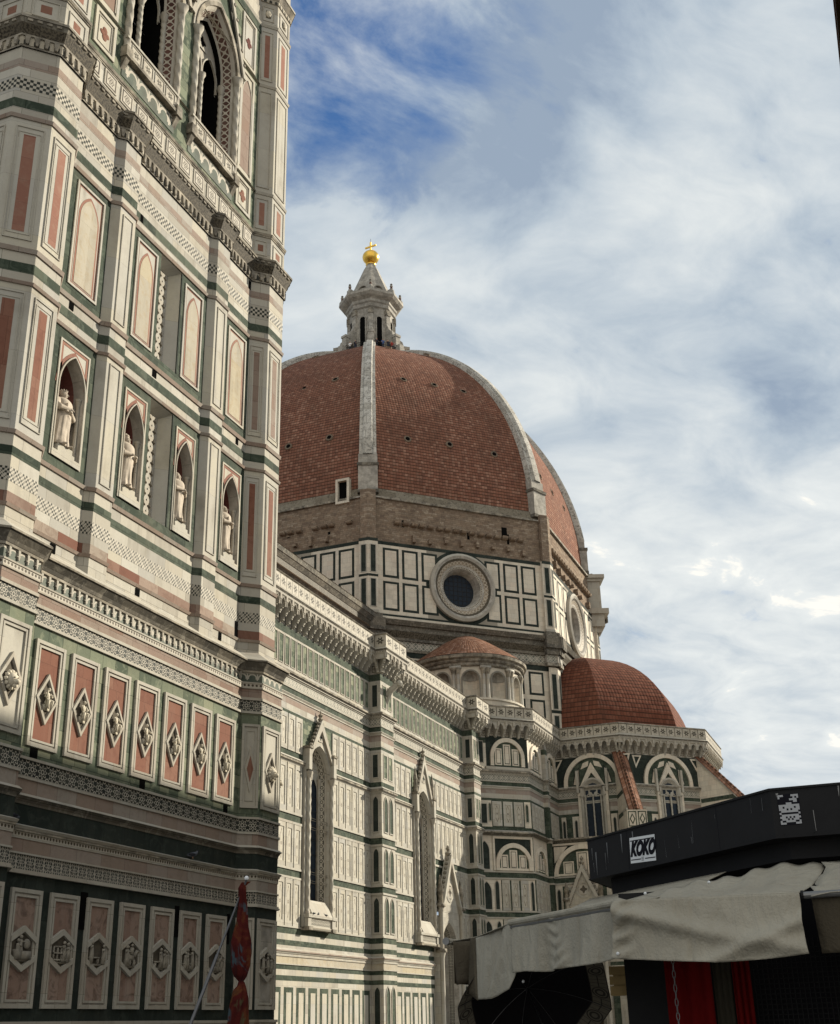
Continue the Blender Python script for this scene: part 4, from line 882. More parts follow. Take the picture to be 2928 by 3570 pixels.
lowpanels(NF, 61.5, 87.8, 15); lowpanels(NF, 90.6, 101.0, 6); lowpanels(NF, 107.0, 110.3, 2)
def strips(fr, u0, u1, p=.93, name='strip_panels'):
    n = max(1, round((u1-u0)/p)); p = (u1-u0)/n; q = MB().frame(**fr)
    for i in range(n):
        a, b2 = u0+p*i+p*.17, u0+p*(i+1)-p*.17; q.plate(a, b2, 24.0, 26.05, -.0+.006, 'pale green marble')
        q.frm(a-.05, b2+.05, 23.95, 26.1, .05, 0, .05, MO)
    q.build(name, cath)
strips(NF, 58.2, 87.8); strips(NF, 90.6, 110.3)
# pilasters: lancets on the flanks and fronts
def lancet(q, u0, u1, z0, z1, mat=LG, frame=.06):
    c, w = (u0+u1)/2, u1-u0; h = w*.95; arch_fill(q, c, w, z0, z1-h, h, .012, mat); arch_ring(q, c, w, z0, z1-h, h, .06, 0, .06, MO); q.box(u0-.06, u1+.06, 0, .07, z0-.08, z0, MO)
def rpan(q, u0, u1, z0, z1, mat=LG): q.plate(u0, u1, z0, z1, .012, mat); q.frm(u0-.07, u1+.07, z0-.07, z1+.07, .07, 0, .05, MO)
ZL = [(6.75, 9.25), (10.45, 12.9), (14.2, 16.9)]
for (a, b2) in (P1, P2):
    for fr, cols, W in ((dict(O=(a, NW, 0), t=(0, -1, 0), n=(-1, 0, 0)), [(.28, .72)], 1.0), (dict(O=(a, NW-1, 0), t=(1, 0, 0), n=(0, -1, 0)), [(.45, 1.1), (1.5, 2.15)] if b2-a > 2.3 else [(.35, .8), (1.05, 1.55)], b2-a), (dict(O=(b2, NW-1, 0), t=(0, 1, 0), n=(1, 0, 0)), [(.28, .72)], 1.0)):
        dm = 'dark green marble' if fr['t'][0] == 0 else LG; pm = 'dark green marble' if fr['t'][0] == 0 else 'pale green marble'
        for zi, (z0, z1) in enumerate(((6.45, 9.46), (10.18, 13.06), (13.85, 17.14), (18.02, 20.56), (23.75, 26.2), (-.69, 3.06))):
            q = MB().frame(**fr); q.plate(.0, W, z0, z1, .004, 'white marble')
            for u0, u1 in cols:
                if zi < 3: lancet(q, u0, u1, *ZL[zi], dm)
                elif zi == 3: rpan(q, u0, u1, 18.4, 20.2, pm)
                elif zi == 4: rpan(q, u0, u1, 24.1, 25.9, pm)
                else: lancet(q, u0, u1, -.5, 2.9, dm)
            q.build('pilaster_panel', cath)

# tall Gothic windows --------------------------------------------------------------
def gothic_window(c, apex, d0=.0):
    zb, zs, h = 7.55, 16.95, 2.15; ow = 3.5
    F = MB().frame(**NF)
    for sx in (-1, 1): F.box(c+1.76 if sx > 0 else c-2.25, c+2.25 if sx > 0 else c-1.76, 0, .22, 6.5, zs+.3, 'white marble moulding')
    A = arch_pts(c, ow, zb, zs, h, 12); B = scaled(A, c, zs, .94); C_ = scaled(A, c, zs, .92); D = scaled(A, c, zs, .78); E_ = scaled(A, c, zs, .74)
    arch_hole(F, c-2.25, c+2.25, 6.45, 20.56, c, ow, zb, zs, h, .0, 'pale green marble'); arch_ring(F, c, ow, zs, zs, h, .34, 0, .22, 'white marble', 12)
    arch_loft(F, A, .22, B, .0, MO); arch_loft(F, B, .0, C_, -.10, MO); arch_loft(F, C_, -.10, D, -.56, 'chain inlay'); arch_loft(F, D, -.56, E_, -.70, MO)
    F.face([(c-2, 0, zb), (c+2, 0, zb), (c+1.5, -.8, zb+.5), (c-1.5, -.8, zb+.5)], MO)
    win = F.build('window', cath)
    g2 = MB().frame(**NF); g2.plate(c-1.6, c+1.6, zb, zs+h, -.66, 'leaded glass')
    for z in [zb+1.0*i for i in range(1, 10)]: g2.box(c-ow*.37, c+ow*.37, -.66, -.63, z, z+.04, 'lead bars')
    g2.build('pane', win)
    for x, d, r, k in ((c-1.86, .30, .15, 2.6), (c+1.86, .30, .15, 2.6), (c-1.55, .22, .11, 3.4), (c-ow*.38, -.5, .10, 4.0), (c+ow*.38, -.5, .10, 4.0), (c, -.56, .085, 5.0)):
        q = MB().frame(**NF); H = zs-7.3; q.lathe((x, d, 7.3), [(r*1.4, 0), (r*1.4, .2)]+[(r, .25+(H-.7)*i/60) for i in range(61)]+[(r*1.2, H-.4), (r*1.9, H-.05), (r*1.9, H)], MO, 12, twist=(3, k, .16)); q.build('twisted_column', win, True)
    q = MB().frame(**NF)      # traceried head
    hw = ow*.37
    for sx in (-1, 1): arch_hole(q, min(c, c+sx*hw), max(c, c+sx*hw), zs-1.5, zs+h*.5, c+sx*hw/2, hw*.8, zs-1.5, zs-1.0, .95, -.58, MO)
    pierced(q, c, zs+.5, hw*.5, hw*.5, -.54, MO); q.plate(c-hw*.42, c+hw*.42, zs+.1, zs+.9, -.57, 'leaded glass'); q.build('tracery', win)
    q = MB().frame(**NF)      # sloping sill on a carved base
    q.prof([(0, 6.35), (.50, 6.35), (.50, 6.5), (.42, 6.55), (.42, 7.05), (.58, 7.12), (.58, 7.28), (.05, 8.3), (0, 8.3)], c-1.55, c+1.55, MO)
    for sx in (-1, 1): q.box(c+sx*1.88-.3, c+sx*1.88+.3, 0, .62, 6.30, 6.52, MOs); q.box(c+sx*1.88-.24, c+sx*1.88+.24, 0, .52, 6.52, 7.1, MO); q.box(c+sx*1.88-.3, c+sx*1.88+.3, 0, .60, 7.1, 7.32, MO)
    q.plate(c-1.5, c+1.5, 6.62, 7.0, .424, 'disc inlay'); q.plate(c-1.5, c+1.5, 6.36, 6.5, .504, 'arched frieze'); q.build('sill', win)
    q = MB().frame(**NF); gb = 18.0
    for sx in (-1, 1):
        q.prism([(c+sx*1.75, gb), (c+sx*2.05, gb), (c, apex), (c, apex-.8)], .1, .42, MO)
        for i in range(1, 10):
            k = i/10; x, z = c+sx*2.05*(1-k), gb+(apex-gb)*k; q.ball((x+sx*.1, .26, z+.06), .15, MOs, 6, (1, 1, .8))
        q.box(c+sx*2.0-.22, c+sx*2.0+.22, 0, .52, zs+.1, gb+.55, MO); q.box(c+sx*2.0-.30, c+sx*2.0+.30, 0, .60, gb+.55, gb+.72, MOs)
        if apex > 22: q.lathe((c+sx*2.0, .28, gb+.72), [(.2, 0), (.16, 1.0), (.2, 1.05), (.02, 2.2)], MOs, 6)
    gl = lambda z: max(0, (apex-.6-z)/(apex-.6-gb))*1.9
    hz = [gb+(zs+h-gb)*i/8 for i in range(9)]
    for z0, z1 in zip(hz[:-1], hz[1:]):
        for sx in (-1, 1): q.face([(c+sx*half_w(ow, h, z0-zs), .24, z0), (c+sx*gl(z0), .24, z0), (c+sx*gl(z1), .24, z1), (c+sx*half_w(ow, h, z1-zs), .24, z1)], 'white marble')
    q.face([(c-gl(zs+h), .24, zs+h), (c+gl(zs+h), .24, zs+h), (c, .24, apex-.5)], 'white marble'); kz = zs+h+.34*(apex-zs-h)
    pierced(q, c, kz, .36, .36, .29, MO); q.plate(c-.34, c+.34, kz-.34, kz+.34, .26, 'dark green marble')
    q.lathe((c, .26, apex-.1), [(.1, 0), (.22, .15), (.1, .3), (.2, .45), (.05, .6), (.03, .8)], MOs, 8); q.build('gable', win)
gothic_window(WINA, 21.0); gothic_window(WINB, 22.2)
# south portal ------------------------------------------------------------------------
def portal(fr, c, zs, h, ow, gb, apex, zd, pinn, dp=0.0, ztop=None):
    F = MB().frame(**fr)
    A = arch_pts(c, ow, GZ, zs, h, 12); B = scaled(A, c, zs, .88); D = scaled(A, c, zs, .72); E_ = scaled(A, c, zs, .62)
    arch_hole(F, c-ow/2-.55, c+ow/2+.55, GZ, ztop or zs+h+.1, c, ow, GZ+.01, zs, h, .5, 'white marble')
    for sx in (-1, 1): F.box(c+sx*(ow/2+.55)-.02, c+sx*(ow/2+.55)+.02, 0, .5, GZ, zs+h+.1, 'white marble')
    arch_loft(F, A, .5, B, .42, MO); arch_loft(F, B, .42, scaled(A, c, zs, .80), .30-dp*.3, 'grey marble'); arch_loft(F, scaled(A, c, zs, .80), .30-dp*.3, D, .22-dp*.7, 'disc inlay'); arch_loft(F, D, .22-dp*.7, E_, .06-dp, 'grey marble'); pt_ = F.build('portal', cath)
    q = MB().frame(**fr); arch_fill(q, c, ow*.62, zd+.5, zs, h*.62, .03-dp, 'relief ground', 12); q.box(c-ow*.31, c+ow*.31, .02-dp, .16-dp, zd, zd+.5, MO)
    for i in range(3): q.ball((c+(i-1)*ow*.16, .08-dp, zs+(.1 if i != 1 else .5)), .28, 'relief marble', 8, (1, .5, 1.8))
    q.build('lunette', pt_)
    q = MB().frame(**fr); q.plate(c-ow*.31, c+ow*.31, GZ, zd, .03-dp, 'old door'); q.frm(c-ow*.31, c, GZ, zd, .12, .03-dp, .07-dp, 'old door'); q.frm(c, c+ow*.31, GZ, zd, .12, .03-dp, .07-dp, 'old door'); q.build('door', pt_)
    for sx in (-1, 1):
        x = c+sx*(ow/2+.30); q = MB().frame(**fr); q.lathe((x, .62, GZ), [(.3, 0), (.3, .5), (.2, .6), (.2, zs-GZ-.5), (.3, zs-GZ-.1), (.32, zs-GZ)], MO, 10); q.box(x-.34, x+.34, .2, .96, zs, zs+.3, MOs); q.lathe((x, .62, zs+.3), [(.22, 0), (.22, gb-zs-.2), (.3, gb-zs-.1), (.3, gb-zs)], MO, 8); q.box(x-.36, x+.36, .2, .98, gb, gb+.25, MOs)
        q.lathe((x, .62, gb+.25), [(.26, 0), (.24, pinn*.4), (.32, pinn*.42), (.03, pinn)], MOs, 8); q.build('pinnacle', pt_, True)
    q = MB().frame(**fr)
    for sx in (-1, 1):
        q.prism([(c+sx*(ow/2+.02), gb-.35), (c+sx*(ow/2+.35), gb-.35), (c, apex), (c, apex-.75)], .2, .85, MO)
        for i in range(1, 12): k = i/12; q.ball((c+sx*(ow/2+.42)*(1-k), .5, gb-.3+(apex-gb+.35)*k), .17, MOs, 6)
    q.prism([(c-ow/2, gb-.35), (c+ow/2, gb-.35), (c, apex-.75)], .1, .52, 'white marble'); k = (apex-gb)*.30+gb
    arch_loft(q, [(c+.85*math.cos(a*.3927), k+.85*math.sin(a*.3927)) for a in range(16)], .56, [(c+.6*math.cos(a*.3927), k+.6*math.sin(a*.3927)) for a in range(16)], .6, MO, closed=True); pierced(q, c, k, .5, .5, .58, MO)
    q.plate(c-.45, c+.45, k-.45, k+.45, .53, 'relief ground'); q.lathe((c, .5, apex-.1), [(.12, 0), (.28, .25), (.1, .45), (.2, .65), (.04, .95)], MOs, 8); q.build('gable', pt_)
portal(NF, POR, 5.9, 2.9, 4.5, 9.6, 14.2, 4.0, 2.4, .9, 9.46)

# gallery: corbels, little arches, pierced parapet ------------------------------------------
def corbel_bm():
    q = MB().frame((0, 0, 0), (1, 0, 0), (0, -1, 0))
    prof = [(0, 26.86), (.14, 26.88), (.20, 27.02), (.30, 27.10), (.34, 27.28), (.50, 27.36), (.56, 27.56), (.76, 27.62), (.82, 27.84), (1.0, 27.92), (1.02, 28.28), (0, 28.28)]
    q.prof(prof, -.115, .115, MO)
    for d_, z_ in ((.22, 26.98), (.40, 27.28), (.62, 27.58), (.88, 27.88)): q.ball((0, d_, z_-.02), .09, MO, 6, (1.55, 1, 1))
    return q
cor0 = None
def gallery(path, base_off, corb=True, pitch=.92):
    """path = wall line, outside on the right"""
    global cor0
    seg, off = offsets(path, False)
    mb = MB(); ad = 1.0
    sweep(mb, path, [(28.16, 28.30, (.86, .98), MO), (28.30, 28.44, ad, 'dotted frieze'), (28.44, 28.60, (ad, ad+.10), 'blackened stone'), (28.60, 28.72, (ad+.10, ad-.04), MO), (28.72, 28.84, ad-.06, MO), (28.84, 29.80, ad-.08, 'pierced parapet'), (29.80, 29.88, (ad-.06, ad+.02), MOs), (29.88, 30.0, (ad+.02, ad-.10), 'blackened stone'), (30.0, 30.02, (ad-.10, ad-.32), MOs)], False)
    P_ = [tuple(Vector((p[0]+o[0]*(ad-.3), p[1]+o[1]*(ad-.3)))) for p, o in zip(path, off)]
    for i in range(len(path)-1): mb.wface([(*P_[i], 30.02), (*P_[i+1], 30.02), (*P_[i+1], 28.5), (*P_[i], 28.5)], MO, [(0, 0), (1, 0), (1, 1), (0, 1)])
    par = mb.build('parapet', cath)
    cps = MB()
    for i in range(len(path)-1):
        a = Vector((*path[i], 0)); b2 = Vector((*path[i+1], 0)); l = (b2-a).length; t = (b2-a).normalized(); n = max(1, round(l/pitch)); p = l/n; nn = Vector((seg[i][0], seg[i][1], 0))
        e0 = (off[i][0]*t.x+off[i][1]*t.y)*.9; e1 = (off[i+1][0]*t.x+off[i+1][1]*t.y)*.9      # how far the gallery front runs past the wall ends
        A = MB().frame(a, t, nn); lo, hi = max(0, e0), l+min(0, e1)
        if hi-lo > .3:
            m_ = max(1, round((hi-lo)/pitch)); pp_ = (hi-lo)/m_
            for k in range(m_):
                c0 = lo+pp_*(k+.5); arch_hole(A, c0-pp_/2, c0+pp_/2, 27.55, 28.26, c0, pp_*.66, 27.55, 27.66, .48, .9, MO, 5); arch_ring(A, c0, pp_*.66, 27.55, 27.66, .48, .05, .86, .95, MO, 5)
        if e0 < -.1: A.plate(e0, 0, 27.8, 28.26, .9, MO)
        if e1 > .1: A.plate(l, l+e1, 27.8, 28.26, .9, MO)
        for k in range(n): A.plate(p*(k+.5)-p*.3, p*(k+.5)+p*.3, 26.95, 27.6, -.04, 'square tile inlay')
        A.plate(0, l, 26.86, 28.2, -.046, 'grey marble'); A.box(min(0, e0), max(l, l+e1) if e1 > 0 else hi, .84, .9, 28.2, 28.262, MO); A.build('corbel_arches', cath)
        pos_l = [(a+t*(.14 if e0 < 0 else .0)+t*((l-(.14 if e0 < 0 else 0)-(.14 if e1 > 0 else 0))*k/n), math.atan2(t.y, t.x), 1.0) for k in range(n+1) if not (k == 0 and e0 > .1) and not (k == n and e1 < -.1)]
        if e1 > .1: d_ = Vector((off[i+1][0], off[i+1][1], 0)); pos_l.append((b2-d_.normalized()*.1, math.atan2(d_.y, d_.x)+math.pi/2, d_.length))
        for pos, rz, sc_ in pos_l:
            if cor0 is None: cor0 = corbel_bm().build('corbel', cath, False); o = cor0
            else: o = cor0.copy(); COL.objects.link(o)
            o.location = (pos.x, pos.y, 0); o.rotation_euler.z = rz; o.scale = (1, sc_, 1)
GP = [(66.0, NW), (P1[0], NW), (P1[0], NW-1), (P1[1], NW-1), (P1[1], NW), (P2[0], NW), (P2[0], NW-1), (P2[1], NW-1), (P2[1], NW), SWP, SWE, (128.3, 34.5), (128.3, 27.35), (135.75, 19.9), (146.25, 19.9), (153.7, 27.35)]
gallery(GP, 0)
mb = MB()          # water spout in shape of a beast on the pilaster
fr = dict(O=(0, NW-1, 0), t=(1, 0, 0), n=(0, -1, 0)); mb.frame(**fr); mb.tube([(89.2, 0, 25.3), (89.2, .4, 25.7), (89.2, 1.0, 26.1)], [.2, .28, .22], MO, 8); mb.ball((89.2, 1.15, 26.15), .3, MO, 8); mb.tube([(89.2, 0, 24.6), (89.2, .35, 25.5)], [.10, .18], MO, 8); mb.build('water_spout', cath)
# aisle roofs and raised nave
mb = MB()
mb.wface([(58, NW+.2, 29), (113, NW+.2, 29), (113, 50.4, 34), (58, 50.4, 34)], 'old roof tiles', [(0, 0), (55, 0), (55, 12), (0, 12)]); mb.wface([(112.5, 39, 29), (128.3, 34.7, 29), (128.3, 50, 29), (112.5, 50, 29)], 'grey plaster', [(0, 0), (10, 0), (10, 10), (0, 10)])
mb.wface([(128.3, 27.4, 29), (135.8, 20, 29), (146.2, 20, 29), (153.7, 27.4, 29), (153.7, 46, 29), (128.3, 46, 29)], 'grey plaster', [(0, 0)]*6); mb.build('aisle_roof', cath)
mb = MB(); sweep(mb, [(60, 72.8), (60, 50.4), (114.2, 50.4)], [(28.0, 37.6, 0, 'white marble'), (37.6, 38.2, .05, LG), (38.2, 38.5, (.1, .3), MOs), (38.5, 39.3, .25, 'arched frieze'), (39.3, 39.7, (.35, .7), 'blackened stone'), (39.7, 40.3, .85, 'foliage frieze'), (40.3, 40.8, (.9, 1.15), 'blackened stone'), (40.8, 41.35, 1.2, 'blackened stone'), (41.35, 41.6, (1.25, .6), MO)], False)
mb.build('nave_wall', cath)
mb = MB(); mb.wface([(60, 49.6, 41.6), (114.4, 49.6, 41.6), (114.4, 61.6, 45), (60, 61.6, 45)], 'old roof tiles', [(0, 0), (54, 0), (54, 12), (0, 12)]); mb.wface([(114.4, 73.6, 41.6), (60, 73.6, 41.6), (60, 61.6, 45), (114.4, 61.6, 45)], 'old roof tiles', [(0, 0), (54, 0), (54, 12), (0, 12)]); mb.build('nave_roof', cath)
mb = MB(); mb.wface([(60, 50.4, GZ), (60, 72.8, GZ), (60, 72.8, 44), (60, 61.6, 45), (60, 50.4, 44)], 'white marble', [(0, 0), (22, 0), (22, 44), (11, 46), (0, 44)]); mb.wface([(58, 85, GZ), (58, NW, GZ), (58, NW, 29), (58, 85, 29)], 'white marble', [(0, 0), (46, 0), (46, 30), (0, 30)]); mb.build('front_wall', cath)

# ---- diagonal face beside the tribune --------------------------------------------------
SWF = dict(O=(*SWP, 0), t=(r2, -r2, 0), n=(-r2, -r2, 0)); L_SW = 6.22
def lunette(q, c, r, z0, stilt, fill=True, th=.38):
    zs = z0+stilt; arch_fill(q, c, 2*r, z0, zs, r, .02, LG, 10); arch_ring(q, c, 2*r, z0, zs, r, th, 0, .20, 'shade lifted marble', 10)
    for k, (x, w) in enumerate(((-.62, .5), (0, .52), (.62, .5))):
        hx = r*w; cx_ = c+x*r; top = z0+(stilt+r*.86 if k == 1 else stilt+r*.58)
        q.plate(cx_-hx*.5, cx_+hx*.5, z0+.12, top, .03, 'shade lifted marble'); q.plate(cx_-hx*.34, cx_+hx*.34, z0+.25, top-.14, .036, 'dark green marble'); q.plate(cx_-hx*.27, cx_+hx*.27, z0+.32, top-.2, .042, 'shade lifted marble')
q = MB().frame(**SWF); q.plate(0, L_SW, 23.7, 26.25, .006, 'shade lifted marble'); q.plate(1.5, L_SW, 23.7, 27.0, .010, 'dark green marble'); rpan(q, .5, 1.15, 24.3, 26.4, 'dark green marble'); lunette(q, 3.85, 1.55, 24.0, .9); q.box(1.35, L_SW+.1, 0, .25, 23.62, 23.9, MO)
q.build('lunette_bay', cath)
q = MB().frame(**SWF); q.plate(0, L_SW, 18.02, 20.56, .006, 'shade lifted marble'); q.plate(1.85, 5.5, 18.02, 20.56, .01, LG); rpan(q, .5, 1.3, 18.35, 20.2, 'dark green marble'); lancet(q, 1.55, 1.78, 18.6, 20.3); lancet(q, 5.65, 5.92, 18.6, 20.3)
for i in range(3): npanel(q, 1.92+1.2*i, 2.95+1.2*i, 18.1, 20.5)
q.build('diagonal_panels', cath)
q = MB().frame(**SWF); q.plate(0, L_SW, 13.85, 17.14, .006, 'shade lifted marble'); lancet(q, .42, 1.36, 14.0, 16.6, 'dark green marble'); q.plate(1.75, 6.1, 14.0, 17.1, .010, 'dark green marble'); q.frm(1.75, 6.15, 13.9, 17.12, .22, 0, .12, 'shade lifted marble'); lunette(q, 4.0, 1.62, 13.9, .55)
q.build('lunette_bay', cath)
q = MB().frame(**SWF); q.plate(0, L_SW, 10.05, 13.06, .006, 'shade lifted marble'); lancet(q, .45, 1.42, 10.3, 12.8, 'dark green marble'); lancet(q, 1.85, 2.25, 10.3, 12.9, 'dark green marble'); lancet(q, 5.75, 6.05, 10.2, 12.9, 'dark green marble'); q.plate(2.5, 5.5, 10.18, 13.0, .01, LG)
for i in range(3): npanel(q, 2.58+1.02*i, 3.42+1.02*i, 10.2, 13.0)
q.build('diagonal_panels', cath)
q = MB().frame(**SWF); q.plate(0, L_SW, 6.45, 9.46, .006, 'shade lifted marble'); lancet(q, .6, 1.3, 6.7, 9.2, 'dark green marble'); lancet(q, 1.9, 2.3, 6.7, 9.2, 'dark green marble'); q.plate(2.5, 5.5, 6.5, 9.4, .01, LG)
for i in range(3): npanel(q, 2.58+1.02*i, 3.42+1.02*i, 6.5, 9.4)
q.build('diagonal_panels', cath)
for i in range(4): q = MB().frame(**SWF); rpan(q, .6+1.4*i, 1.5+1.4*i, -.6, 2.6, LG); q.build('plinth_panel', cath)
mb = MB(); sweep(mb, [(112.3, NW), SWP, SWE, (123.2, 34.5)], [(17.18, 17.40, (.1, .45), 'blackened stone'), (17.40, 17.52, .52, MOs), (17.52, 17.72, (.52, .05), 'grey marble')], False); mb.build('ledge', cath)
# short south wall of the chapel
SWW = dict(O=(117.6, 34.5, 0), t=(1, 0, 0), n=(0, -1, 0))
q = MB().frame(**SWW); q.plate(0, 10.7, 23.7, 27.0, .006, 'shade lifted marble'); lunette(q, 2.3, 1.35, 24.0, .9); lunette(q, 8.0, 1.7, 24.0, .8); lancet(q, 10.0, 10.35, 24.3, 26.3, 'dark green marble'); q.build('lunette_bay', cath)
nrow(SWW, .3, 4.6, 4, [ROWS[3]], 'chapel_panels'); nrow(SWW, 6.0, 10.3, 4, [ROWS[3]], 'chapel_panels'); nrow(SWW, .3, 5.0, 4, [ROWS[1]], 'chapel_panels')
q = MB().frame(**SWW); q.plate(.2, 5.2, 13.85, 17.14, .006, 'shade lifted marble'); lunette(q, 2.4, 1.5, 13.95, .6); q.build('lunette_bay', cath)

# ---- south tribune -----------------------------------------------------------------------
TC = (141.0, 32.6)
TFR = [(dict(O=(128.3, 34.5, 0), t=(0, -1, 0), n=(-1, 0, 0)), 7.15, 3.95), (dict(O=(128.3, 27.35, 0), t=(r2, -r2, 0), n=(-r2, -r2, 0)), 10.54, 5.9), (dict(O=(135.75, 19.9, 0), t=(1, 0, 0), n=(0, -1, 0)), 10.5, 5.25)]
for fr, L, c in TFR:
    q = MB().frame(**fr); q.plate(0.05, L-.05, 23.7, 26.8, .006, 'dark green marble'); R_o = 3.05
    arch_fill(q, c, 2*R_o-.7, 23.5, 23.9, R_o-.35, .012, LG, 12); arch_ring(q, c, 2*R_o-.7, 23.5, 23.9, R_o-.35, .42, 0, .22, 'shade lifted marble', 12)
    for sx in (-1, 1):
        q.prism([(c+sx*1.35, 23.75), (c+sx*2.2, 23.75), (c+sx*1.9, 25.1), (c+sx*1.35, 25.7)], .012, .03, 'dark green marble'); q.prism([(c+sx*1.45, 23.85), (c+sx*2.08, 23.85), (c+sx*1.8, 25.0), (c+sx*1.45, 25.45)], .03, .04, 'shade lifted marble')
        q.prism([(c+sx*.35, 25.75), (c+sx*1.2, 25.45), (c+sx*.9, 26.1), (c+sx*.25, 26.3)], .012, .04, 'shade lifted marble')
        q.prism([(c+sx*(R_o+.1), 26.7), (c+sx*(R_o+1.3), 26.7), (c+sx*(R_o+.9), 25.3)], .012, .04, 'shade lifted marble'); q.prism([(c+sx*(R_o+.35), 26.55), (c+sx*(R_o+1.05), 26.55), (c+sx*(R_o+.9), 25.7)], .04, .046, 'dark green marble')
    q.build('lunette_bay', cath)
    # two-light window under a small gable
    F = MB().frame(**fr); zs, h, ow, zb = 23.0, 1.25, 2.4, 14.0
    A = arch_pts(c, ow, zb, zs, h, 10); B = scaled(A, c, zs, .84); D = scaled(A, c, zs, .70)
    arch_ring(F, c, ow, zb, zs, h, .16, 0, .30, MO, 10); arch_loft(F, A, .30, B, .10, MO); arch_loft(F, B, .10, D, .05, 'chain inlay'); F.prism([(c-1.5, 23.3), (c-1.2, 23.3), (c, 25.0), (c+1.2, 23.3), (c+1.5, 23.3), (c, 26.1)], .02, .25, 'shade lifted marble')
    for sx in (-1, 1): F.box(c+sx*1.62-.13, c+sx*1.62+.13, 0, .35, 22.9, 25.3, MO); F.box(c+sx*1.5-.16, c+sx*1.5+.16, 0, .25, zb, 22.9, 'shade lifted marble')
    win = F.build('window', cath)
    q = MB().frame(**fr); arch_fill(q, c, ow*.70, zb, zs, h*.7, .06, 'leaded glass', 10); q.build('pane', win)
    q = MB().frame(**fr); pierced(q, c, zs+.05, .5, .5, .10, MO); 
    for sx in (-1, 1): arch_ring(q, c+sx*.41, .70, zs-.9, zs-.75, .5, .06, .06, .12, MO)
    q.build('tracery', win)
    for x, r in ((c-ow*.5, .14), (c+ow*.5, .14), (c, .09), (c-ow*.36, .09), (c+ow*.36, .09)):
        q = MB().frame(**fr); q.lathe((x, .22, zb), [(r, (zs-.6-zb)*i/40) for i in range(41)]+[(r*1.8, zs-.5-zb), (r*1.8, zs-.4-zb)], MO, 8, twist=(3, 4.0, .2)); q.build('twisted_column', win, True)
    for u0, u1, m2 in ((.25, .8, 'shade lifted marble'), (c-3.2, c-2.6, LG), (c-2.5, c-1.7, 'shade lifted marble'), (c+1.7, c+2.5, 'shade lifted marble'), (c+2.6, c+3.2, LG), (L-.8, L-.25, 'shade lifted marble')):
        if u0 < .05 or u1 > L-.05: continue
        q = MB().frame(**fr); q.plate(u0, u1, 17.7, 20.5, .01, m2)
        if m2 == 'shade lifted marble': lancet(q, (u0+u1)/2-.13, (u0+u1)/2+.13, 18.2, 20.1, 'dark green marble')
        q.build('tribune_panel', cath)
# sloping tiled buttresses at the corners
for dv, (rx, ry) in (((-12.7, -5.25), (128.3, 27.35)), ((-5.25, -12.7), (135.75, 19.9)), ((5.25, -12.7), (146.25, 19.9))):
    t = Vector((*dv, 0)).normalized(); n = Vector((t.y, -t.x, 0)); q = MB().frame((*TC, 0), t, n); W = .62
    r0, r1 = 13.3, 20.2
    zt = lambda r: 27.0-(r-13.7)*1.06
    q.prism([(r0, 14.0), (r1, 14.0), (r1, zt(r1)-.25), (r0, zt(r0)-.25)], -W, W, 'shade lifted marble', 'shade lifted marble')
    q.face([(u, -W, z) for u, z in [(r0, 14.0), (r1, 14.0), (r1, zt(r1)-.25), (r0, zt(r0)-.25)]], 'shade lifted marble')
    for sg in (-1, 1):
        for k in range(4):
            zz = 15.6+k*2.1
            if zz+.5 < zt(r0): q.plate(r0+.3, min(r1, 13.7+(26.4-zz)/1.06), zz, zz+.45, sg*(W+.006), LG)
    wl = q.build('buttress_wall', cath)
    q = MB().frame((*TC, 0), t, n)
    for sg in (-1, 1):
        ln = math.hypot(r1+.3-r0, zt(r1+.3)-zt(r0))
        q.face([(r0, sg*(W+.16), zt(r0)-.34), (r1+.3, sg*(W+.16), zt(r1+.3)-.34), (r1+.3, 0, zt(r1+.3)+.14), (r0, 0, zt(r0)+.14)], 'old roof tiles', [(0, 0), (ln, 0), (ln, .9), (0, .9)])
        q.face([(r0, sg*(W+.16), zt(r0)-.50), (r1+.3, sg*(W+.16), zt(r1+.3)-.50), (r1+.3, sg*(W+.16), zt(r1+.3)-.34), (r0, sg*(W+.16), zt(r0)-.34)], 'grey marble')
    for k in range(18):
        r = r0+.1+(r1-r0)*k/17; q.tube([(r, 0, zt(r)+.16), (r+.36, 0, zt(r+.36)+.15)], [.15, .13], 'old roof tiles', 6)
    q.build('buttress_roof', cath)
    q = MB().frame((*TC, 0), t, n); z0 = 17.8
    q.box(r1-1.7, r1+.3, -1.0, 1.0, z0, z0+1.9, 'shade lifted marble', 'shade lifted marble')
    for sg in (-1, 1): q.box(r1-1.75, r1+.35, sg*.9 if sg > 0 else -1.06, 1.06 if sg > 0 else -.9, z0+1.9, z0+2.1, MO)
    fr2 = dict(O=Vector((*TC, 0))+t*(r1+.3), t=-n, n=t); q.frame(**fr2)
    for x in (-.5, .5): q.frm(x-.42, x+.42, z0+.25, z0+1.75, .09, 0, .03, LG); q.prism([(x-.28, z0+1.0), (x, z0+.45), (x+.28, z0+1.0), (x, z0+1.55)], 0, .03, LG); q.prism([(x-.17, z0+1.0), (x, z0+.66), (x+.17, z0+1.0), (x, z0+1.34)], .03, .036, 'shade lifted marble')
    q.box(-1.05, 1.05, -2.1, .08, z0-.35, z0, LG); q.box(-1.05, 1.05, -2.1, .08, z0-.6, z0-.35, 'shade lifted marble'); q.box(-.95, .95, -2.0, 0, GZ, z0-.6, 'shade lifted marble'); q.build('buttress_pier', cath)
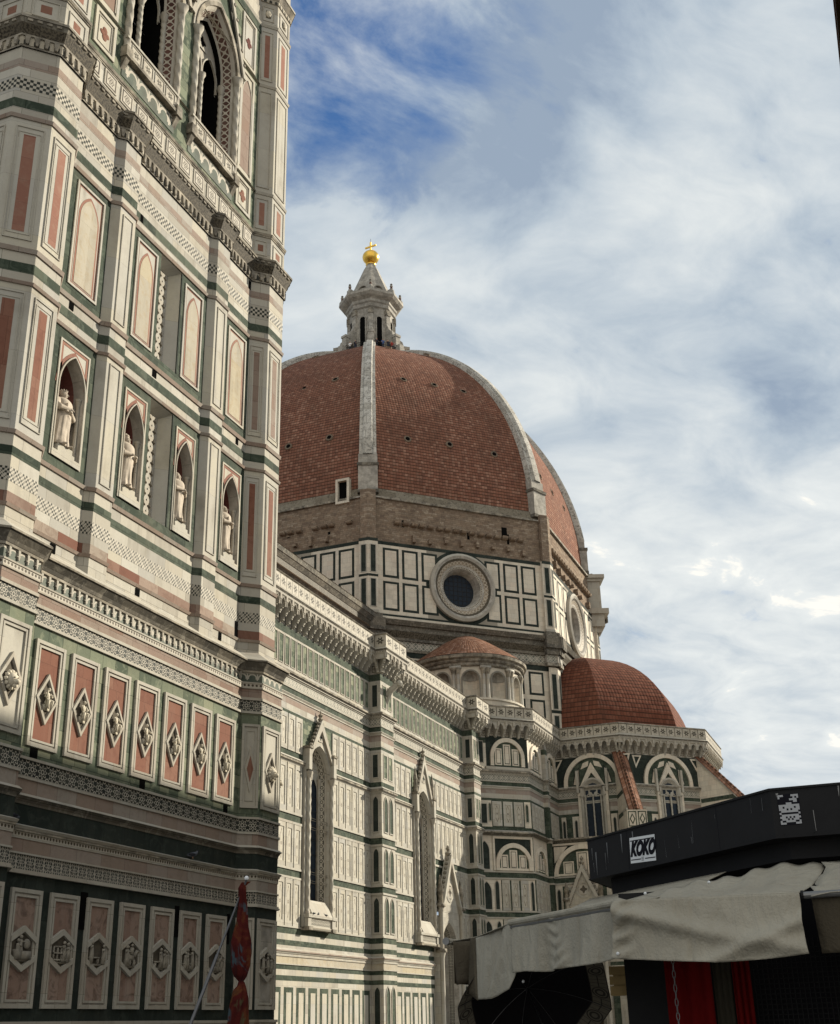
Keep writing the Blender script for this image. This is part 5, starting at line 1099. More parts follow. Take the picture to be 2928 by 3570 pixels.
# low chapel range in front of the tribune, west side
WF = dict(O=(123.3, 34.5, 0), t=(0, -1, 0), n=(-1, 0, 0))
mb = MB(); lowpath = [(123.3, 34.5), (123.3, 25.3), (133.7, 14.9), (148.3, 14.9), (156, 22.6)]
sweep(mb, lowpath, [b for b in cb if b[1] <= 13.86]+[(13.85, 16.9, 0, 'shade lifted marble'), (16.9, 17.15, .02, LG), (17.15, 17.4, (.05, .4), 'blackened stone'), (17.4, 17.55, .45, MOs), (17.55, 18.2, (.45, -5.2), 'grey marble')], False); mb.build('chapel_wall', cath)
q = MB().frame(**WF); c = 3.5; q.frm(.25, 9.0, 13.9, 17.1, .2, .004, .14, 'shade lifted marble'); q.plate(.45, 8.8, 14.0, 16.9, .008, 'dark green marble')
arch_fill(q, c, 5.2, 13.86, 13.9, 2.55, .02, LG, 14); arch_ring(q, c, 5.2, 13.86, 13.9, 2.55, .42, 0, .22, 'shade lifted marble', 14); q.prism([(.55, 16.8), (2.0, 16.8), (.55, 15.2)], .008, .05, 'shade lifted marble'); q.prism([(8.6, 16.8), (6.6, 16.8), (8.6, 15.2)], .008, .05, 'shade lifted marble')
for x, hw, tp in ((-1.5, .55, 15.3), (0, .62, 16.2), (1.5, .55, 15.3)): q.plate(c+x-hw, c+x+hw, 14.0, tp, .03, 'shade lifted marble'); q.frm(c+x-hw*.75, c+x+hw*.75, 14.1, tp-.12, .06, .03, .04, 'dark green marble')
q.build('lunette_bay', cath)
q = MB().frame(**WF); q.plate(.1, 9, 10.05, 13.06, .006, 'shade lifted marble'); lancet(q, .65, .98, 10.2, 12.6, 'dark green marble'); q.plate(1.2, 1.65, 10.2, 12.9, .012, LG); npanel(q, 1.7, 2.5, 10.2, 12.8); q.plate(5.3, 5.75, 10.2, 12.9, .012, LG); npanel(q, 5.8, 6.7, 10.2, 12.8); lancet(q, 7.2, 7.6, 10.2, 12.6, 'dark green marble')
q.build('chapel_panels', cath)
for i in range(5):
    q = MB().frame(**WF); rpan(q, .5+1.6*i, 1.4+1.6*i, -.6, 2.6, LG); q.build('plinth_panel', cath)
    if abs(.5+1.6*i+.45-c) > 1.9: q = MB().frame(**WF); rpan(q, .5+1.6*i, 1.4+1.6*i, 6.8, 9.2, LG); q.build('plinth_panel', cath)
portal(WF, c, 9.3, 1.9, 2.9, 11.4, 14.9, 6.0, 1.6)

# ---- cloud-vaulted quarter dome of the tribune ----------------------------------------------
def ogive(R0, z0, z1, r1, n, k=1.0):
    """(radius,height) pairs of a pointed dome from R0 at z0 to r1 at z1"""
    out = []
    H = z1-z0; rho = ((R0-r1)**2+H*H)/(2*(R0-r1))
    a1 = math.asin(min(1, H/rho))
    for i in range(n+1):
        a = a1*i/n; out.append((R0-rho*(1-math.cos(a)), z0+rho*math.sin(a)))
    return out
def octo_shell(mb, C, prof, mat, ph=22.5, sides=range(8), bow=0.0):
    """faceted dome; prof radii are corner radii; UV in metres, u centred on each facet"""
    L = 0.0; seglen = [0]
    for a, b2 in zip(prof[:-1], prof[1:]): L += math.hypot(b2[0]-a[0], b2[1]-a[1]); seglen.append(L)
    for s_ in sides:
        a0, a1 = R_(ph+45*s_), R_(ph+45*s_+45)
        for j in range(len(prof)-1):
            (r0, z0), (r1, z1) = prof[j], prof[j+1]; w0, w1 = r0*math.sin(R_(22.5)), r1*math.sin(R_(22.5))
            mb.wface([(C[0]+r0*math.cos(a0), C[1]+r0*math.sin(a0), z0), (C[0]+r0*math.cos(a1), C[1]+r0*math.sin(a1), z0), (C[0]+r1*math.cos(a1), C[1]+r1*math.sin(a1), z1), (C[0]+r1*math.cos(a0), C[1]+r1*math.sin(a0), z1)], mat,
                     [(-w0+50, seglen[j]), (w0+50, seglen[j]), (w1+50, seglen[j+1]), (-w1+50, seglen[j+1])])
mb = MB(); TD = (141.6, 34.4); octo_shell(mb, TD, [(13.2, 28.6), (13.2, 29.2)]+ogive(13.2, 29.2, 41.0, .9, 16), 'small dome tiles'); mb.build('tribune_dome', cath, False, True)
mb = MB().frame((*TD, 0)); mb.lathe((0, 0, 40.6), [(1.5, 0), (1.5, .35), (.75, .5), (.7, .9), (.85, 1.0), (.55, 1.5), (.1, 1.75)], 'old roof tiles', 10); mb.build('dome_finial', cath, True)
# ---- exedra under the drum ------------------------------------------------------------------
EC = (121.2, 41.9); ax = math.atan2(-1, -1)
mb = MB().frame((*EC, 0), (1, 0, 0), (0, 1, 0)); A0, A1 = ax-1.75, ax+1.75
mb.lathe((0, 0, 0), [(6.0, 28.5), (6.0, 31.2), (6.15, 31.25), (6.15, 31.45), (5.72, 31.5)], 'shade lifted marble', 48, A0, A1)
na = [ax+k*.545+.16 for k in range(-2, 4)]; HW = .168; cuts = [A0]+[x for q_ in na[:5] for x in (q_-HW, q_+HW)]+[A1]
for i in range(0, len(cuts), 2):
    if cuts[i+1] > cuts[i]: mb.lathe((0, 0, 0), [(5.72, 31.5), (5.72, 34.9)], 'shade lifted marble', 5, cuts[i], cuts[i+1])
mb.lathe((0, 0, 0), [(5.8, 34.9), (5.95, 35.0), (5.95, 35.25), (6.15, 35.35), (6.2, 35.6), (6.5, 35.75), (6.55, 36.05), (6.4, 36.15)], MOs, 48, A0, A1); mb.lathe((0, 0, 0), [(6.22, 35.42), (6.27, 35.58)], 'sooty marble', 48, A0, A1)
ex = mb.build('exedra', cath, False, True)
mb = MB().frame((*EC, 0), (1, 0, 0), (0, 1, 0))
prf = [(6.55, 36.1), (5.2, 37.1), (3.9, 38.0), (2.6, 38.85), (1.3, 39.55), (.05, 40.0)]; L = 0
rows = []
for r, z in prf: rows.append([(r*math.cos(A0+(A1-A0)*i/48), r*math.sin(A0+(A1-A0)*i/48), z) for i in range(49)])
for j in range(len(prf)-1):
    l = math.hypot(prf[j+1][0]-prf[j][0], prf[j+1][1]-prf[j][1])
    for i in range(48):
        w0, w1 = prf[j][0]*(A1-A0)/48, prf[j+1][0]*(A1-A0)/48; m0 = 6.55*(A1-A0)/48
        mb.face([rows[j][i], rows[j][i+1], rows[j+1][i+1], rows[j+1][i]], 'old roof tiles', [(m0*i, L), (m0*(i+1), L), (m0*(i+1), L+l), (m0*i, L+l)])
    L += l
mb.build('exedra_roof', cath, False, True)
for k in range(-2, 3):
    a = ax+k*.545+.16; n = Vector((math.cos(a), math.sin(a), 0)); t = Vector((-n.y, n.x, 0)); 
    q = MB().frame(Vector((*EC, 0))+n*5.80, t, n); w = 1.85
    d0 = -.17; arch_hole(q, -.975, .975, 31.5, 34.9, 0, w*.94, 31.5, 33.5, w*.47, d0, 'shade lifted marble', 10); arch_ring(q, 0, w*.94, 31.5, 33.5, w*.47, .15, d0, .0, MO, 10)
    rr = w*.47; q.lathe((0, d0, 31.5), [(rr, 0), (rr, 1.9), (rr*1.03, 1.92), (rr*1.03, 2.0)], 'shade lifted marble', 16, math.pi, 2*math.pi)
    prow = []
    for j in range(9):      # fluted half shell
        ph_ = math.pi/2*j/8; prow.append([(rr*(1-.05*abs(math.sin(4.5*th)))*math.cos(ph_)*math.cos(th), d0+rr*math.cos(ph_)*math.sin(th)*(1-.07*abs(math.sin(4.5*(th)))), 33.5+rr*math.sin(ph_)*(1-.03*abs(math.sin(4.5*th)))) for th in [math.pi+math.pi*i/36 for i in range(37)]])
    for j in range(8):
        for i in range(36): q.face([prow[j][i], prow[j][i+1], prow[j+1][i+1], prow[j+1][i]], 'grey marble', [(i*.1, j*.2), (i*.1+.1, j*.2), (i*.1+.1, j*.2+.2), (i*.1, j*.2+.2)])
    q.face([(-rr, d0, 31.52), (rr, d0, 31.52), (rr, d0-rr, 31.52), (-rr, d0-rr, 31.52)], 'grey marble'); q.box(-w/2-.1, w/2+.1, -.1, .2, 31.3, 31.5, MO); q.build('shell_niche', ex)
    a2 = a+.2725; n = Vector((math.cos(a2), math.sin(a2), 0)); t = Vector((-n.y, n.x, 0))
    q = MB().frame(Vector((*EC, 0))+n*5.72, t, n)
    for x in (-.24, .24): q.lathe((x, .12, 31.3), [(.24, 0), (.24, .2), (.19, .3), (.17, 2.7), (.2, 2.75)], 'white marble', 10); q.lathe((x, .12, 34.0), [(.18, 0), (.30, .5), (.34, .6), (.34, .7)], MOs, 8)
    q.box(-.6, .6, -.05, .36, 34.62, 34.92, 'white marble'); q.build('paired_columns', ex, True)

# ---- great drum -------------------------------------------------------------------------------
RD = 29.66
def octv(R, k): return (DC[0]+R*math.cos(R_(22.5+45*k)), DC[1]+R*math.sin(R_(22.5+45*k)))
def ring8(R): return [octv(R, k) for k in range(8)]         # counter-clockwise: outside on the right
mb = MB(); dp = ring8(RD)
sweep(mb, dp, [(26, 37.0, 0, 'shade lifted marble'), (37.0, 37.6, .02, 'dark green marble'), (37.6, 37.9, .10, MOs), (37.9, 38.8, .06, 'lattice inlay'), (38.8, 39.1, .25, 'blackened stone'), (39.1, 39.8, (.25, .5), 'foliage frieze'), (39.8, 40.4, .45, 'blackened stone'), (40.4, 40.9, (.7, 1.0), 'blackened stone'), (40.9, 41.1, (1.0, .2), 'blackened stone'),
    (41.1, 41.5, .04, 'shade lifted marble'), (41.5, 41.75, .006, 'dark green marble'), (41.75, 49.85, 0, 'shade lifted marble'), (49.85, 50.25, .02, 'dark green marble'), (50.25, 55.6, -.25, 'rough brick'), (55.6, 55.75, -.05, 'grey marble'), (55.75, 57.0, (-.45, -.7), 'grey plaster')], True, skip=lambda i, bi: bi == 11)
drum = mb.build('drum', cath)
SIDE = 2*RD*math.sin(R_(22.5)); APO = RD*math.cos(R_(22.5))
for k in range(8):
    am = R_(45*(k+1)); n = Vector((math.cos(am), math.sin(am), 0)); t = Vector((-n.y, n.x, 0)); C0 = Vector((*DC, 0))+n*APO
    vis = k in (3, 4, 5)          # W, SW, S
    fr = dict(O=C0, t=t, n=n)
    h2 = SIDE/2
    if k in (3, 4, 5):
        cols = [(-9.64, -7.72), (-7.32, -5.38), (-4.95, -3.0), (3.0, 4.95), (5.38, 7.32), (7.72, 9.64)]
        for u0, u1 in cols:
            for z0, z1 in ((46.0, 49.5), (42.17, 45.55)): q = MB().frame(**fr); q.frm(u0, u1, z0, z1, .30, -.01, .014, 'dark green marble'); q.plate(u0+.28, u1-.28, z0+.28, z1-.28, .03, 'shade lifted marble'); q.build('drum_panel', drum)
        for u0, u1 in ((-9.8, -7.9), (-7.3, -5.4), (5.4, 7.3), (7.9, 9.8)):
            for z0, z1 in ((31.0, 33.6), (34.1, 36.8)): q = MB().frame(**fr); q.frm(u0, u1, z0, z1, .28, -.01, .014, 'dark green marble'); q.plate(u0+.26, u1-.26, z0+.26, z1-.26, .03, 'shade lifted marble'); q.build('drum_panel', drum)
    q = MB().frame(**fr); q.plate(-h2, -4.3, 41.75, 49.85, 0, 'shade lifted marble'); q.plate(4.3, h2, 41.75, 49.85, 0, 'shade lifted marble')
    arch_loft(q, [(4.3*max(-1, min(1, 1.4143*math.cos(R_(7.5*i)))), 45.8+4.05*max(-1, min(1, 1.4143*math.sin(R_(7.5*i))))) for i in range(48)], 0, [(3.95*math.cos(R_(7.5*i)), 45.8+3.95*math.sin(R_(7.5*i))) for i in range(48)], 0, 'shade lifted marble', closed=True); q.build('drum_facing', drum)
    # oculus
    q = MB().frame(**fr); zc = 45.8; N = 40; prev = None
    prof = [(4.45, .02, 'dark green marble'), (4.05, .02, 'dark green marble'), (4.05, .40, MO), (3.75, .55, MO), (3.45, .42, 'grey marble'), (3.2, .30, 'foliage frieze'), (2.75, .12, 'diamond inlay'), (2.55, .10, 'grey marble'), (2.35, .02, 'dotted frieze'), (2.1, -.5, 'grey marble'), (1.95, -1.2, 'grey marble')]
    for (ra, da, _), (rb, db, m2) in zip(prof[:-1], prof[1:]):
        nn = max(8, round(2*math.pi*ra/max(.2, math.hypot(ra-rb, da-db))))
        for i in range(N):
            a, b2 = 2*math.pi*i/N, 2*math.pi*(i+1)/N
            uv = [(i*nn/N, .001), ((i+1)*nn/N, .001), ((i+1)*nn/N, .999), (i*nn/N, .999)] if m2 in PATS else [(i*.5, 0), (i*.5+.5, 0), (i*.5+.5, .4), (i*.5, .4)]
            q.face([(ra*math.cos(a), da, zc+ra*math.sin(a)), (ra*math.cos(b2), da, zc+ra*math.sin(b2)), (rb*math.cos(b2), db, zc+rb*math.sin(b2)), (rb*math.cos(a), db, zc+rb*math.sin(a))], m2, uv)
    oc = q.build('oculus', drum)
    q = MB().frame(**fr); q.face([(2.4*math.cos(2*math.pi*i/N), .046, zc+2.4*math.sin(2*math.pi*i/N)) for i in range(N)], 'window void') if False else None
    q.face([(2.1*math.cos(2*math.pi*i/N), -1.1, zc+2.1*math.sin(2*math.pi*i/N)) for i in range(N)], 'leaded glass')
    for i in range(-3, 4): q.box(i*.55-.03, i*.55+.03, -1.1, -1.06, zc-1.9, zc+1.9, 'lead bars'); q.box(-1.9, 1.9, -1.1, -1.065, zc+i*.55-.03, zc+i*.55+.03, 'lead bars')
    q.build('pane', oc)
    # putlog stones in the rough masonry
    q = MB().frame(**fr)
    for i in range(18):
        u = -8.9+1.05*i+random.uniform(-.1, .1)
        if random.random() < .85: q.prof([(-.5, 52.45), (.22, 52.55), (.35, 52.72), (.35, 52.92), (-.5, 52.98)], u-.34, u+.34, 'rough brick')
    if k == 4: q.box(5.6, 6.3, -.26, -.23, 52.6, 54.2, 'window void')
    for u in (-7.0, 1.2, 6.4): q.box(u-.15, u+.15, -.26, -.235, 51.0+random.random()*2, 51.5+random.random()*2, 'window void')
    q.box(-h2+1.6, h2-1.6, -.3, .04, 55.52, 55.78, MOs)
    for i in range(9):
        if random.random() < .7: q.box(-8+2*i, -7.6+2*i, -.3, .25, 50.5+random.uniform(0, .6), 50.62+random.uniform(.5, 1.2), 'rough brick')
    if k == 3: q.frm(7.3, 9.0, 55.2, 58.3, .28, -.6, .05, 'shade lifted marble'); q.plate(7.5, 8.8, 55.2, 58.1, -.4, 'window void')
    q.build('rough_masonry', drum)
# the drum's side walls must open behind the oculus panes: panes sit in a recess ring proud of the wall
mb = MB()
for k in range(8):     # corner pilasters: two faces each
    v = Vector((*octv(RD, k), 0)); rad = Vector((math.cos(R_(22.5+45*k)), math.sin(R_(22.5+45*k)), 0))
    for sg in (-1, 1):
        am = R_(45*k+(45 if sg > 0 else 0)); n = Vector((math.cos(am), math.sin(am), 0)); t = Vector((-n.y, n.x, 0))*sg
        O = v+rad*.42
        mb.frame(O, t, n); W = 1.15
        mb.plate(0, W, 26, 37.4, 0, 'shade lifted marble'); mb.plate(0, W, 41.9, 50.0, 0, 'shade lifted marble'); mb.plate(0, W, 50.0, 50.35, .02, 'dark green marble'); mb.face([(W, 0, 41.5), (W, -.5, 41.5), (W, -.5, 50.3), (W, 0, 50.3)], 'shade lifted marble')
        for z0, z1 in ((46.35, 49.5), (42.35, 45.5), (32.6, 36.6), (28.6, 31.8)): mb.plate(.28, .85, z0, z1, .012, 'dark green marble'); mb.frm(.2, .93, z0-.08, z1+.08, .08, 0, .05, MO)
        mb.plate(0, W, 45.8, 46.08, .03, 'dark green marble'); mb.box(-.1, W+.12, -.2, .12, 41.45, 41.65, 'blackened stone'); mb.box(0, W, -.2, .06, 41.65, 41.95, MO)
        for zz in (27.2, 27.9, 32.1): mb.plate(0, W, zz, zz+.35, .01, 'dark green marble')
        mb.box(-.3, W+.3, -.2, .35, 37.5, 37.9, MOs); mb.box(-.3, W+.3, -.2, .25, 37.9, 38.8, 'grey marble'); mb.plate(-.1, W+.2, 38.0, 38.7, .256, 'lattice inlay'); mb.box(-.4, W+.4, -.2, .55, 38.8, 39.5, 'blackened stone'); mb.box(-.5, W+.5, -.2, .85, 39.5, 40.9, 'blackened stone'); mb.box(-.3, W+.3, -.2, .5, 40.9, 41.45, 'blackened stone')
        mb.box(0, W-.2, -.5, .0, 50.35, 56.3, 'rough brick')
mb.build('corner_pilaster', drum)
# finished stretch of gallery on the south-east side
mb = MB(); pp = [Vector((*octv(RD, 6), 0)), Vector((*octv(RD, 7), 0))]
sweep(mb, [tuple((*octv(RD+.1, 6),))[:2], tuple((*octv(RD+.1, 7),))[:2]], [(49.0, 49.8, (.2, 1.9), MO), (49.8, 50.6, 2.0, MO), (50.6, 51.0, (2.1, 1.2), MO), (51.0, 55.2, .7, 'shade lifted marble'), (55.2, 55.8, (.9, 1.5), MO), (55.8, 56.2, (1.5, .5), MO)], False)
v = Vector((*octv(RD, 6), 0)); rad = Vector((math.cos(R_(292.5)), math.sin(R_(292.5)), 0)); t = Vector((-rad.y, rad.x, 0)); mb.frame(v, t, rad)
for z0, z1, w, d in ((50.3, 51.0, 1.9, 1.7), (51.0, 55.0, 1.2, .9), (55.0, 55.4, 1.4, 1.2), (55.4, 55.9, 1.7, 1.5), (48.6, 50.3, 1.5, 1.1), (47.9, 48.6, 1.0, .7)): mb.box(-w, w, -2, d, z0, z1, MO)
mb.build('finished_gallery', drum)
# ---- the dome -----------------------------------------------------------------------------------
ZD0, ZD1 = 56.8, 89.3
DP = ogive(28.75, ZD0, ZD1, 4.9, 40)
mb = MB(); octo_shell(mb, DC, [(28.75, 56.2)]+DP, 'terracotta tiles'); dome = mb.build('dome', cath, False, False)
for k in range(8):
    a = R_(22.5+45*k); rad = Vector((math.cos(a), math.sin(a), 0)); tg = Vector((-rad.y, rad.x, 0)); q = MB(); rows = []; L = 0; prevp = None
    for i, (r, z) in enumerate(DP):
        if z < 60.2: continue
        j = min(i+1, len(DP)-1); i0 = max(i-1, 0); dr, dz = DP[j][0]-DP[i0][0], DP[j][1]-DP[i0][1]; l = math.hypot(dr, dz); nx, nz = dz/l, -dr/l
        w = 1.02-.32*(z-60)/29; hh = .62
        if prevp: L += math.hypot(r-prevp[0], z-prevp[1])
        prevp = (r, z)
        def pt(s_, h_): p = Vector((*DC, 0))+rad*(r+nx*h_)+tg*s_; return (p.x, p.y, z+nz*h_)
        rows.append(([pt(-w, -.9), pt(-w, hh*.5), pt(-w*.62, hh*.55), pt(-w*.5, hh), pt(w*.5, hh), pt(w*.62, hh*.55), pt(w, hh*.5), pt(w, -.9)], L))
    us = [0, .8, 1.2, 1.5, 2.4, 2.8, 3.2, 4.0]
    for (A, la), (B, lb) in zip(rows[:-1], rows[1:]):
        for s_ in range(7): q.wface([A[s_], A[s_+1], B[s_+1], B[s_]], 'weathered white rib', [(us[s_], la), (us[s_+1], la), (us[s_+1], lb), (us[s_], lb)])
    # stone foot
    q.frame(Vector((*DC, 0))+rad*28.2, tg, rad); q.box(-1.12, 1.12, -1.5, 1.0, 56.5, 59.6, 'grey marble'); q.box(-1.25, 1.25, -1.5, 1.12, 59.6, 59.95, 'blackened stone'); q.box(-1.1, 1.1, -1.6, .75, 59.95, 61.2, 'grey marble'); q.box(-1.2, 1.2, -1.5, 1.05, 56.2, 56.6, 'blackened stone')
    q.build('dome_rib', dome)
hole = MB()
for k in range(8):      # small round vents, three tiers on each facet
    am = R_(45*(k+1)); n = Vector((math.cos(am), math.sin(am), 0)); t = Vector((-n.y, n.x, 0))
    for zt_, us_ in ((64.6, (-5.6, 0, 5.6)), (75.2, (-4.3, 0, 4.3)), (84.5, (-2.6, 0, 2.6))):
        for (ra, za), (rb, zb) in zip(DP[:-1], DP[1:]):
            if za <= zt_ < zb:
                r = ra+(rb-ra)*(zt_-za)/(zb-za); l = math.hypot(rb-ra, zb-za); nx, nz = (zb-za)/l, (ra-rb)/l; break
        for u in us_:
            u += random.uniform(-.3, .3); P0 = Vector((*DC, 0))+n*(r*math.cos(R_(22.5)))+t*u+Vector((0, 0, zt_+random.uniform(-.3, .3))); N3 = n*nx+Vector((0, 0, nz)); U3 = Vector((0, 0, 1)).cross(N3).normalized(); V3 = N3.cross(U3)
            for rr, hh, m2 in ((.48, .12, 'rough brick'), (.27, .15, 'window void')):
                ring = [P0+N3*hh+U3*(rr*math.cos(i*math.pi/6))+V3*(rr*math.sin(i*math.pi/6)) for i in range(12)]; base = [p-N3*(hh+.1) for p in ring]
                hole.wface([tuple(p) for p in ring], m2, [(i, 0) for i in range(12)])
                for i in range(12): hole.wface([tuple(base[i]), tuple(base[(i+1) % 12]), tuple(ring[(i+1) % 12]), tuple(ring[i])], m2, [(0, 0), (.2, 0), (.2, .2), (0, .2)])
hole.build('dome_vents', dome)
# ---- lantern ---------------------------------------------------------------------------------------
def oct8(q, prof, mat, ph=22.5): octo_shell(q, DC, prof, mat, ph)
q = MB(); oct8(q, [(5.5, 88.6), (5.9, 89.0), (5.9, 89.5), (5.2, 89.55), (3.2, 89.6)], 'grey marble'); lan = q.build('lantern', cath)
q = MB(); oct8(q, [(3.4, 89.5), (3.4, 98.6), (3.65, 98.8), (3.65, 99.4), (3.85, 99.6), (3.85, 100.1), (4.5, 100.5), (4.85, 100.9), (4.85, 101.3), (4.4, 101.5), (3.0, 101.7)], 'grey marble'); q.build('lantern_body', lan)
for k in range(8):
    am = R_(45*(k+1)); n = Vector((math.cos(am), math.sin(am), 0)); t = Vector((-n.y, n.x, 0)); q = MB().frame(Vector((*DC, 0))+n*(3.4*math.cos(R_(22.5))), t, n)
    arch_fill(q, 0, .82, 90.0, 96.6, .42, .012, 'window void', 8); arch_ring(q, 0, .82, 90.0, 96.6, .42, .14, 0, .12, 'grey marble', 8); w_ = q.build('lantern_window', lan)
    a = R_(22.5+45*k); rad = Vector((math.cos(a), math.sin(a), 0)); tg = Vector((-rad.y, rad.x, 0))
    q = MB().frame(Vector((*DC, 0)), rad, tg)
    q.box(2.9, 3.6, -.36, .36, 89.5, 98.0, 'grey marble'); q.box(2.9, 3.7, -.42, .42, 97.4, 98.4, 'sooty marble')
    q.prism([(3.4, 89.5), (5.5, 89.5), (5.5, 92.6), (5.3, 93.1), (4.75, 93.2), (4.6, 93.9), (3.95, 94.6), (3.4, 96.2)], -.28, .28, 'grey marble'); q.face([(u, -.28, z) for u, z in [(3.4, 89.5), (5.5, 89.5), (5.5, 92.6), (5.3, 93.1), (4.75, 93.2), (4.6, 93.9), (3.95, 94.6), (3.4, 96.2)]], 'grey marble')
    q.box(4.75, 5.65, -.5, .5, 92.5, 92.9, 'grey marble'); q.box(4.9, 5.55, -.42, .42, 89.5, 92.5, 'grey marble'); q.box(5.2, 6.3, -.45, .45, 89.4, 90.7, 'grey marble')
    for sg in (-1, 1): q.face([(4.25+.5*math.cos(i*.5236), sg*.29, 91.0+.85*math.sin(i*.5236)) for i in range(12)], 'relief ground')
    q.build('lantern_buttress', lan)
    q = MB().frame(Vector((*DC, 0)), rad, tg); q.lathe((4.35, 0, 101.3), [(.45, 0), (.45, .5), (.3, .6), (.25, .9)], 'grey marble', 8); q.ball((4.35, 0, 102.35), .22, 'dark red marble', 8); q.ball((4.35, 0, 102.7), .26, 'grey marble', 8, (1, 1, .8)); q.ball((4.35, 0, 103.05), .2, 'blackened stone', 8)
    q.box(3.0, 4.3, -.3, .3, 101.2, 102.1, 'grey marble'); q.build('pinnacle', lan, True)
    am2 = R_(45*(k+1)); n2 = Vector((math.cos(am2), math.sin(am2), 0)); q = MB().frame(Vector((*DC, 0))+n2*2.9, Vector((-n2.y, n2.x, 0)), n2); arch_ring(q, 0, 1.3, 101.6, 102.4, .65, .15, -.5, .2, 'grey marble', 8); arch_fill(q, 0, 1.3, 101.6, 102.4, .65, -.05, 'relief ground', 8); q.build('shell_dormer', lan)
q = MB()
for k in range(16):
    a0, a1 = R_(22.5*k), R_(22.5*k+22.5)
    for (ra, za), (rb, zb) in zip([(3.7, 101.4), (2.95, 103.4), (1.95, 106.0), (1.1, 108.3)], [(2.95, 103.4), (1.95, 106.0), (1.1, 108.3), (.62, 109.3)]):
        f0 = 1.0 if k % 2 else .9; f1 = .9 if k % 2 else 1.0
        q.wface([(DC[0]+ra*f0*math.cos(a0), DC[1]+ra*f0*math.sin(a0), za), (DC[0]+ra*f1*math.cos(a1), DC[1]+ra*f1*math.sin(a1), za), (DC[0]+rb*f1*math.cos(a1), DC[1]+rb*f1*math.sin(a1), zb), (DC[0]+rb*f0*math.cos(a0), DC[1]+rb*f0*math.sin(a0), zb)], 'grey marble', [(k*.8, za), (k*.8+.8, za), (k*.8+.8, zb), (k*.8, zb)])
q.build('spire', lan)
q = MB().frame((*DC, 0)); q.lathe((0, 0, 108.6), [(.75, 0), (.6, .3), (.55, .7)], 'relief ground', 12); q.lathe((0, 0, 109.2), [(.6, 0), (.8, .15), (.6, .35), (.5, .5), (.62, .7)], 'gold', 14)
q.ball((0, 0, 110.85), 1.28, 'gold', 28); q.build('golden_ball', lan, True)
q = MB().frame((*DC, 0), (.1, 1, 0), (-1, .1, 0)); q.box(-.11, .11, -.11, .11, 112.0, 113.95, 'gold'); q.box(-.95, .95, -.10, .10, 112.95, 113.2, 'gold'); q.box(-.02, .02, -.02, .02, 113.95, 114.7, 'dark steel'); q.build('cross', lan)
for o_ in list(lan.children)+[lan]:
    for v_ in o_.data.vertices: v_.co.z = 89.5+(v_.co.z-89.5)*.905
q = MB()
pr = [(DC[0]+5.75*math.cos(R_(22.5+45*k)), DC[1]+5.75*math.sin(R_(22.5+45*k))) for k in range(8)]
for k in range(8):
    a, b2 = Vector((*pr[k], 0)), Vector((*pr[(k+1) % 8], 0))
    for z in (89.95, 90.3, 90.65): q.frame(); q.tube([(a.x, -a.y, z), (b2.x, -b2.y, z)], .035, 'dark steel', 5)
    for i in range(12): p = a.lerp(b2, i/12); q.tube([(p.x, -p.y, 89.5), (p.x, -p.y, 90.65)], .025, 'dark steel', 4)
q.build('railing', lan)
# ================================================================ PIAZZA, PALAZZI
mb = MB(); mb.wface([(-400, -400, GZ), (900, -400, GZ), (900, 600, GZ), (-400, 600, GZ)], 'paving stone', [(-400, -400), (900, -400), (900, 600), (-400, 600)])
tag(mb.build('ground'), kind='structure')
PALZ = 20.35
def palazzo(x0, x1, h, lab, mat):
    e = empty('palazzo', ((x0+x1)/2, -9, GZ), lab, 'building')
    q = MB().frame((0, -2.7, 0), (-1, 0, 0), (0, 1, 0)); q.box(-x1, -x0, -14, 0, GZ, h, mat); q.build('wall', e)
    q = MB().frame((0, -2.7, 0), (-1, 0, 0), (0, 1, 0)); q.box(-x1-.2, -x0+.2, -15, 1.12, h, h+.16, 'old door')
    for i in range(int((x1-x0)/.8)): q.box(-x1+.8*i, -x1+.8*i+.16, 0, 1.0, h-.2, h-.002, 'old door')
    q.face([(-x1-.2, 1.15, h+.17), (-x0+.2, 1.15, h+.17), (-x0+.2, -7, h+1.3), (-x1-.2, -7, h+1.3)], 'old roof tiles'); q.face([(-x1-.2, -15, h+.17), (-x0+.2, -15, h+.17), (-x0+.2, -7, h+1.3), (-x1-.2, -7, h+1.3)], 'old roof tiles'); q.build('roof', e)
    n = int((x1-x0)/3.4)
    for i in range(n):
        for z in (4.2, 9.2, 14.2):
            u = -x1+(i+.5)*(x1-x0)/n; q = MB().frame((0, -2.7, 0), (-1, 0, 0), (0, 1, 0)); q.frm(u-.75, u+.75, z, z+2.4, .18, 0, .1, 'grey plaster'); q.plate(u-.57, u+.57, z+.18, z+2.22, .02, 'leaded glass'); q.build('window', e)
    return e
palazzo(16.8, 95.0, PALZ, 'tall ochre palazzo whose dark projecting eave cuts the top right corner of the sky', 'ochre plaster')

# ================================================================ MARKET KIOSK
KC = Vector((11.93, -.41, 0)); KA = 3.04
kiosk = empty('market_kiosk', (KC.x, KC.y, GZ), 'octagonal dark grey market kiosk with a cream canvas awning, lower right corner', 'kiosk')
def koct(ap): R = ap/math.cos(R_(22.5)); return [(KC.x+R*math.cos(R_(22.5+45*k)), KC.y+R*math.sin(R_(22.5+45*k))) for k in range(8)]
mb = MB(); sweep(mb, koct(KA), [(1.155, 1.165, .012, 'black fascia'), (1.165, 1.485, 0, 'black fascia'), (1.485, 1.50, .012, 'dark steel'), (1.50, 1.505, (.012, -.1), 'dark steel')], True); mb.wface([(x, y, 1.49) for x, y in koct(KA-.05)], 'black fascia', [(0, 0)]*8); mb.wface([(x, y, 1.157) for x, y in koct(KA-.002)], 'black fascia', [(0, 0)]*8)
mb.build('fascia', kiosk)
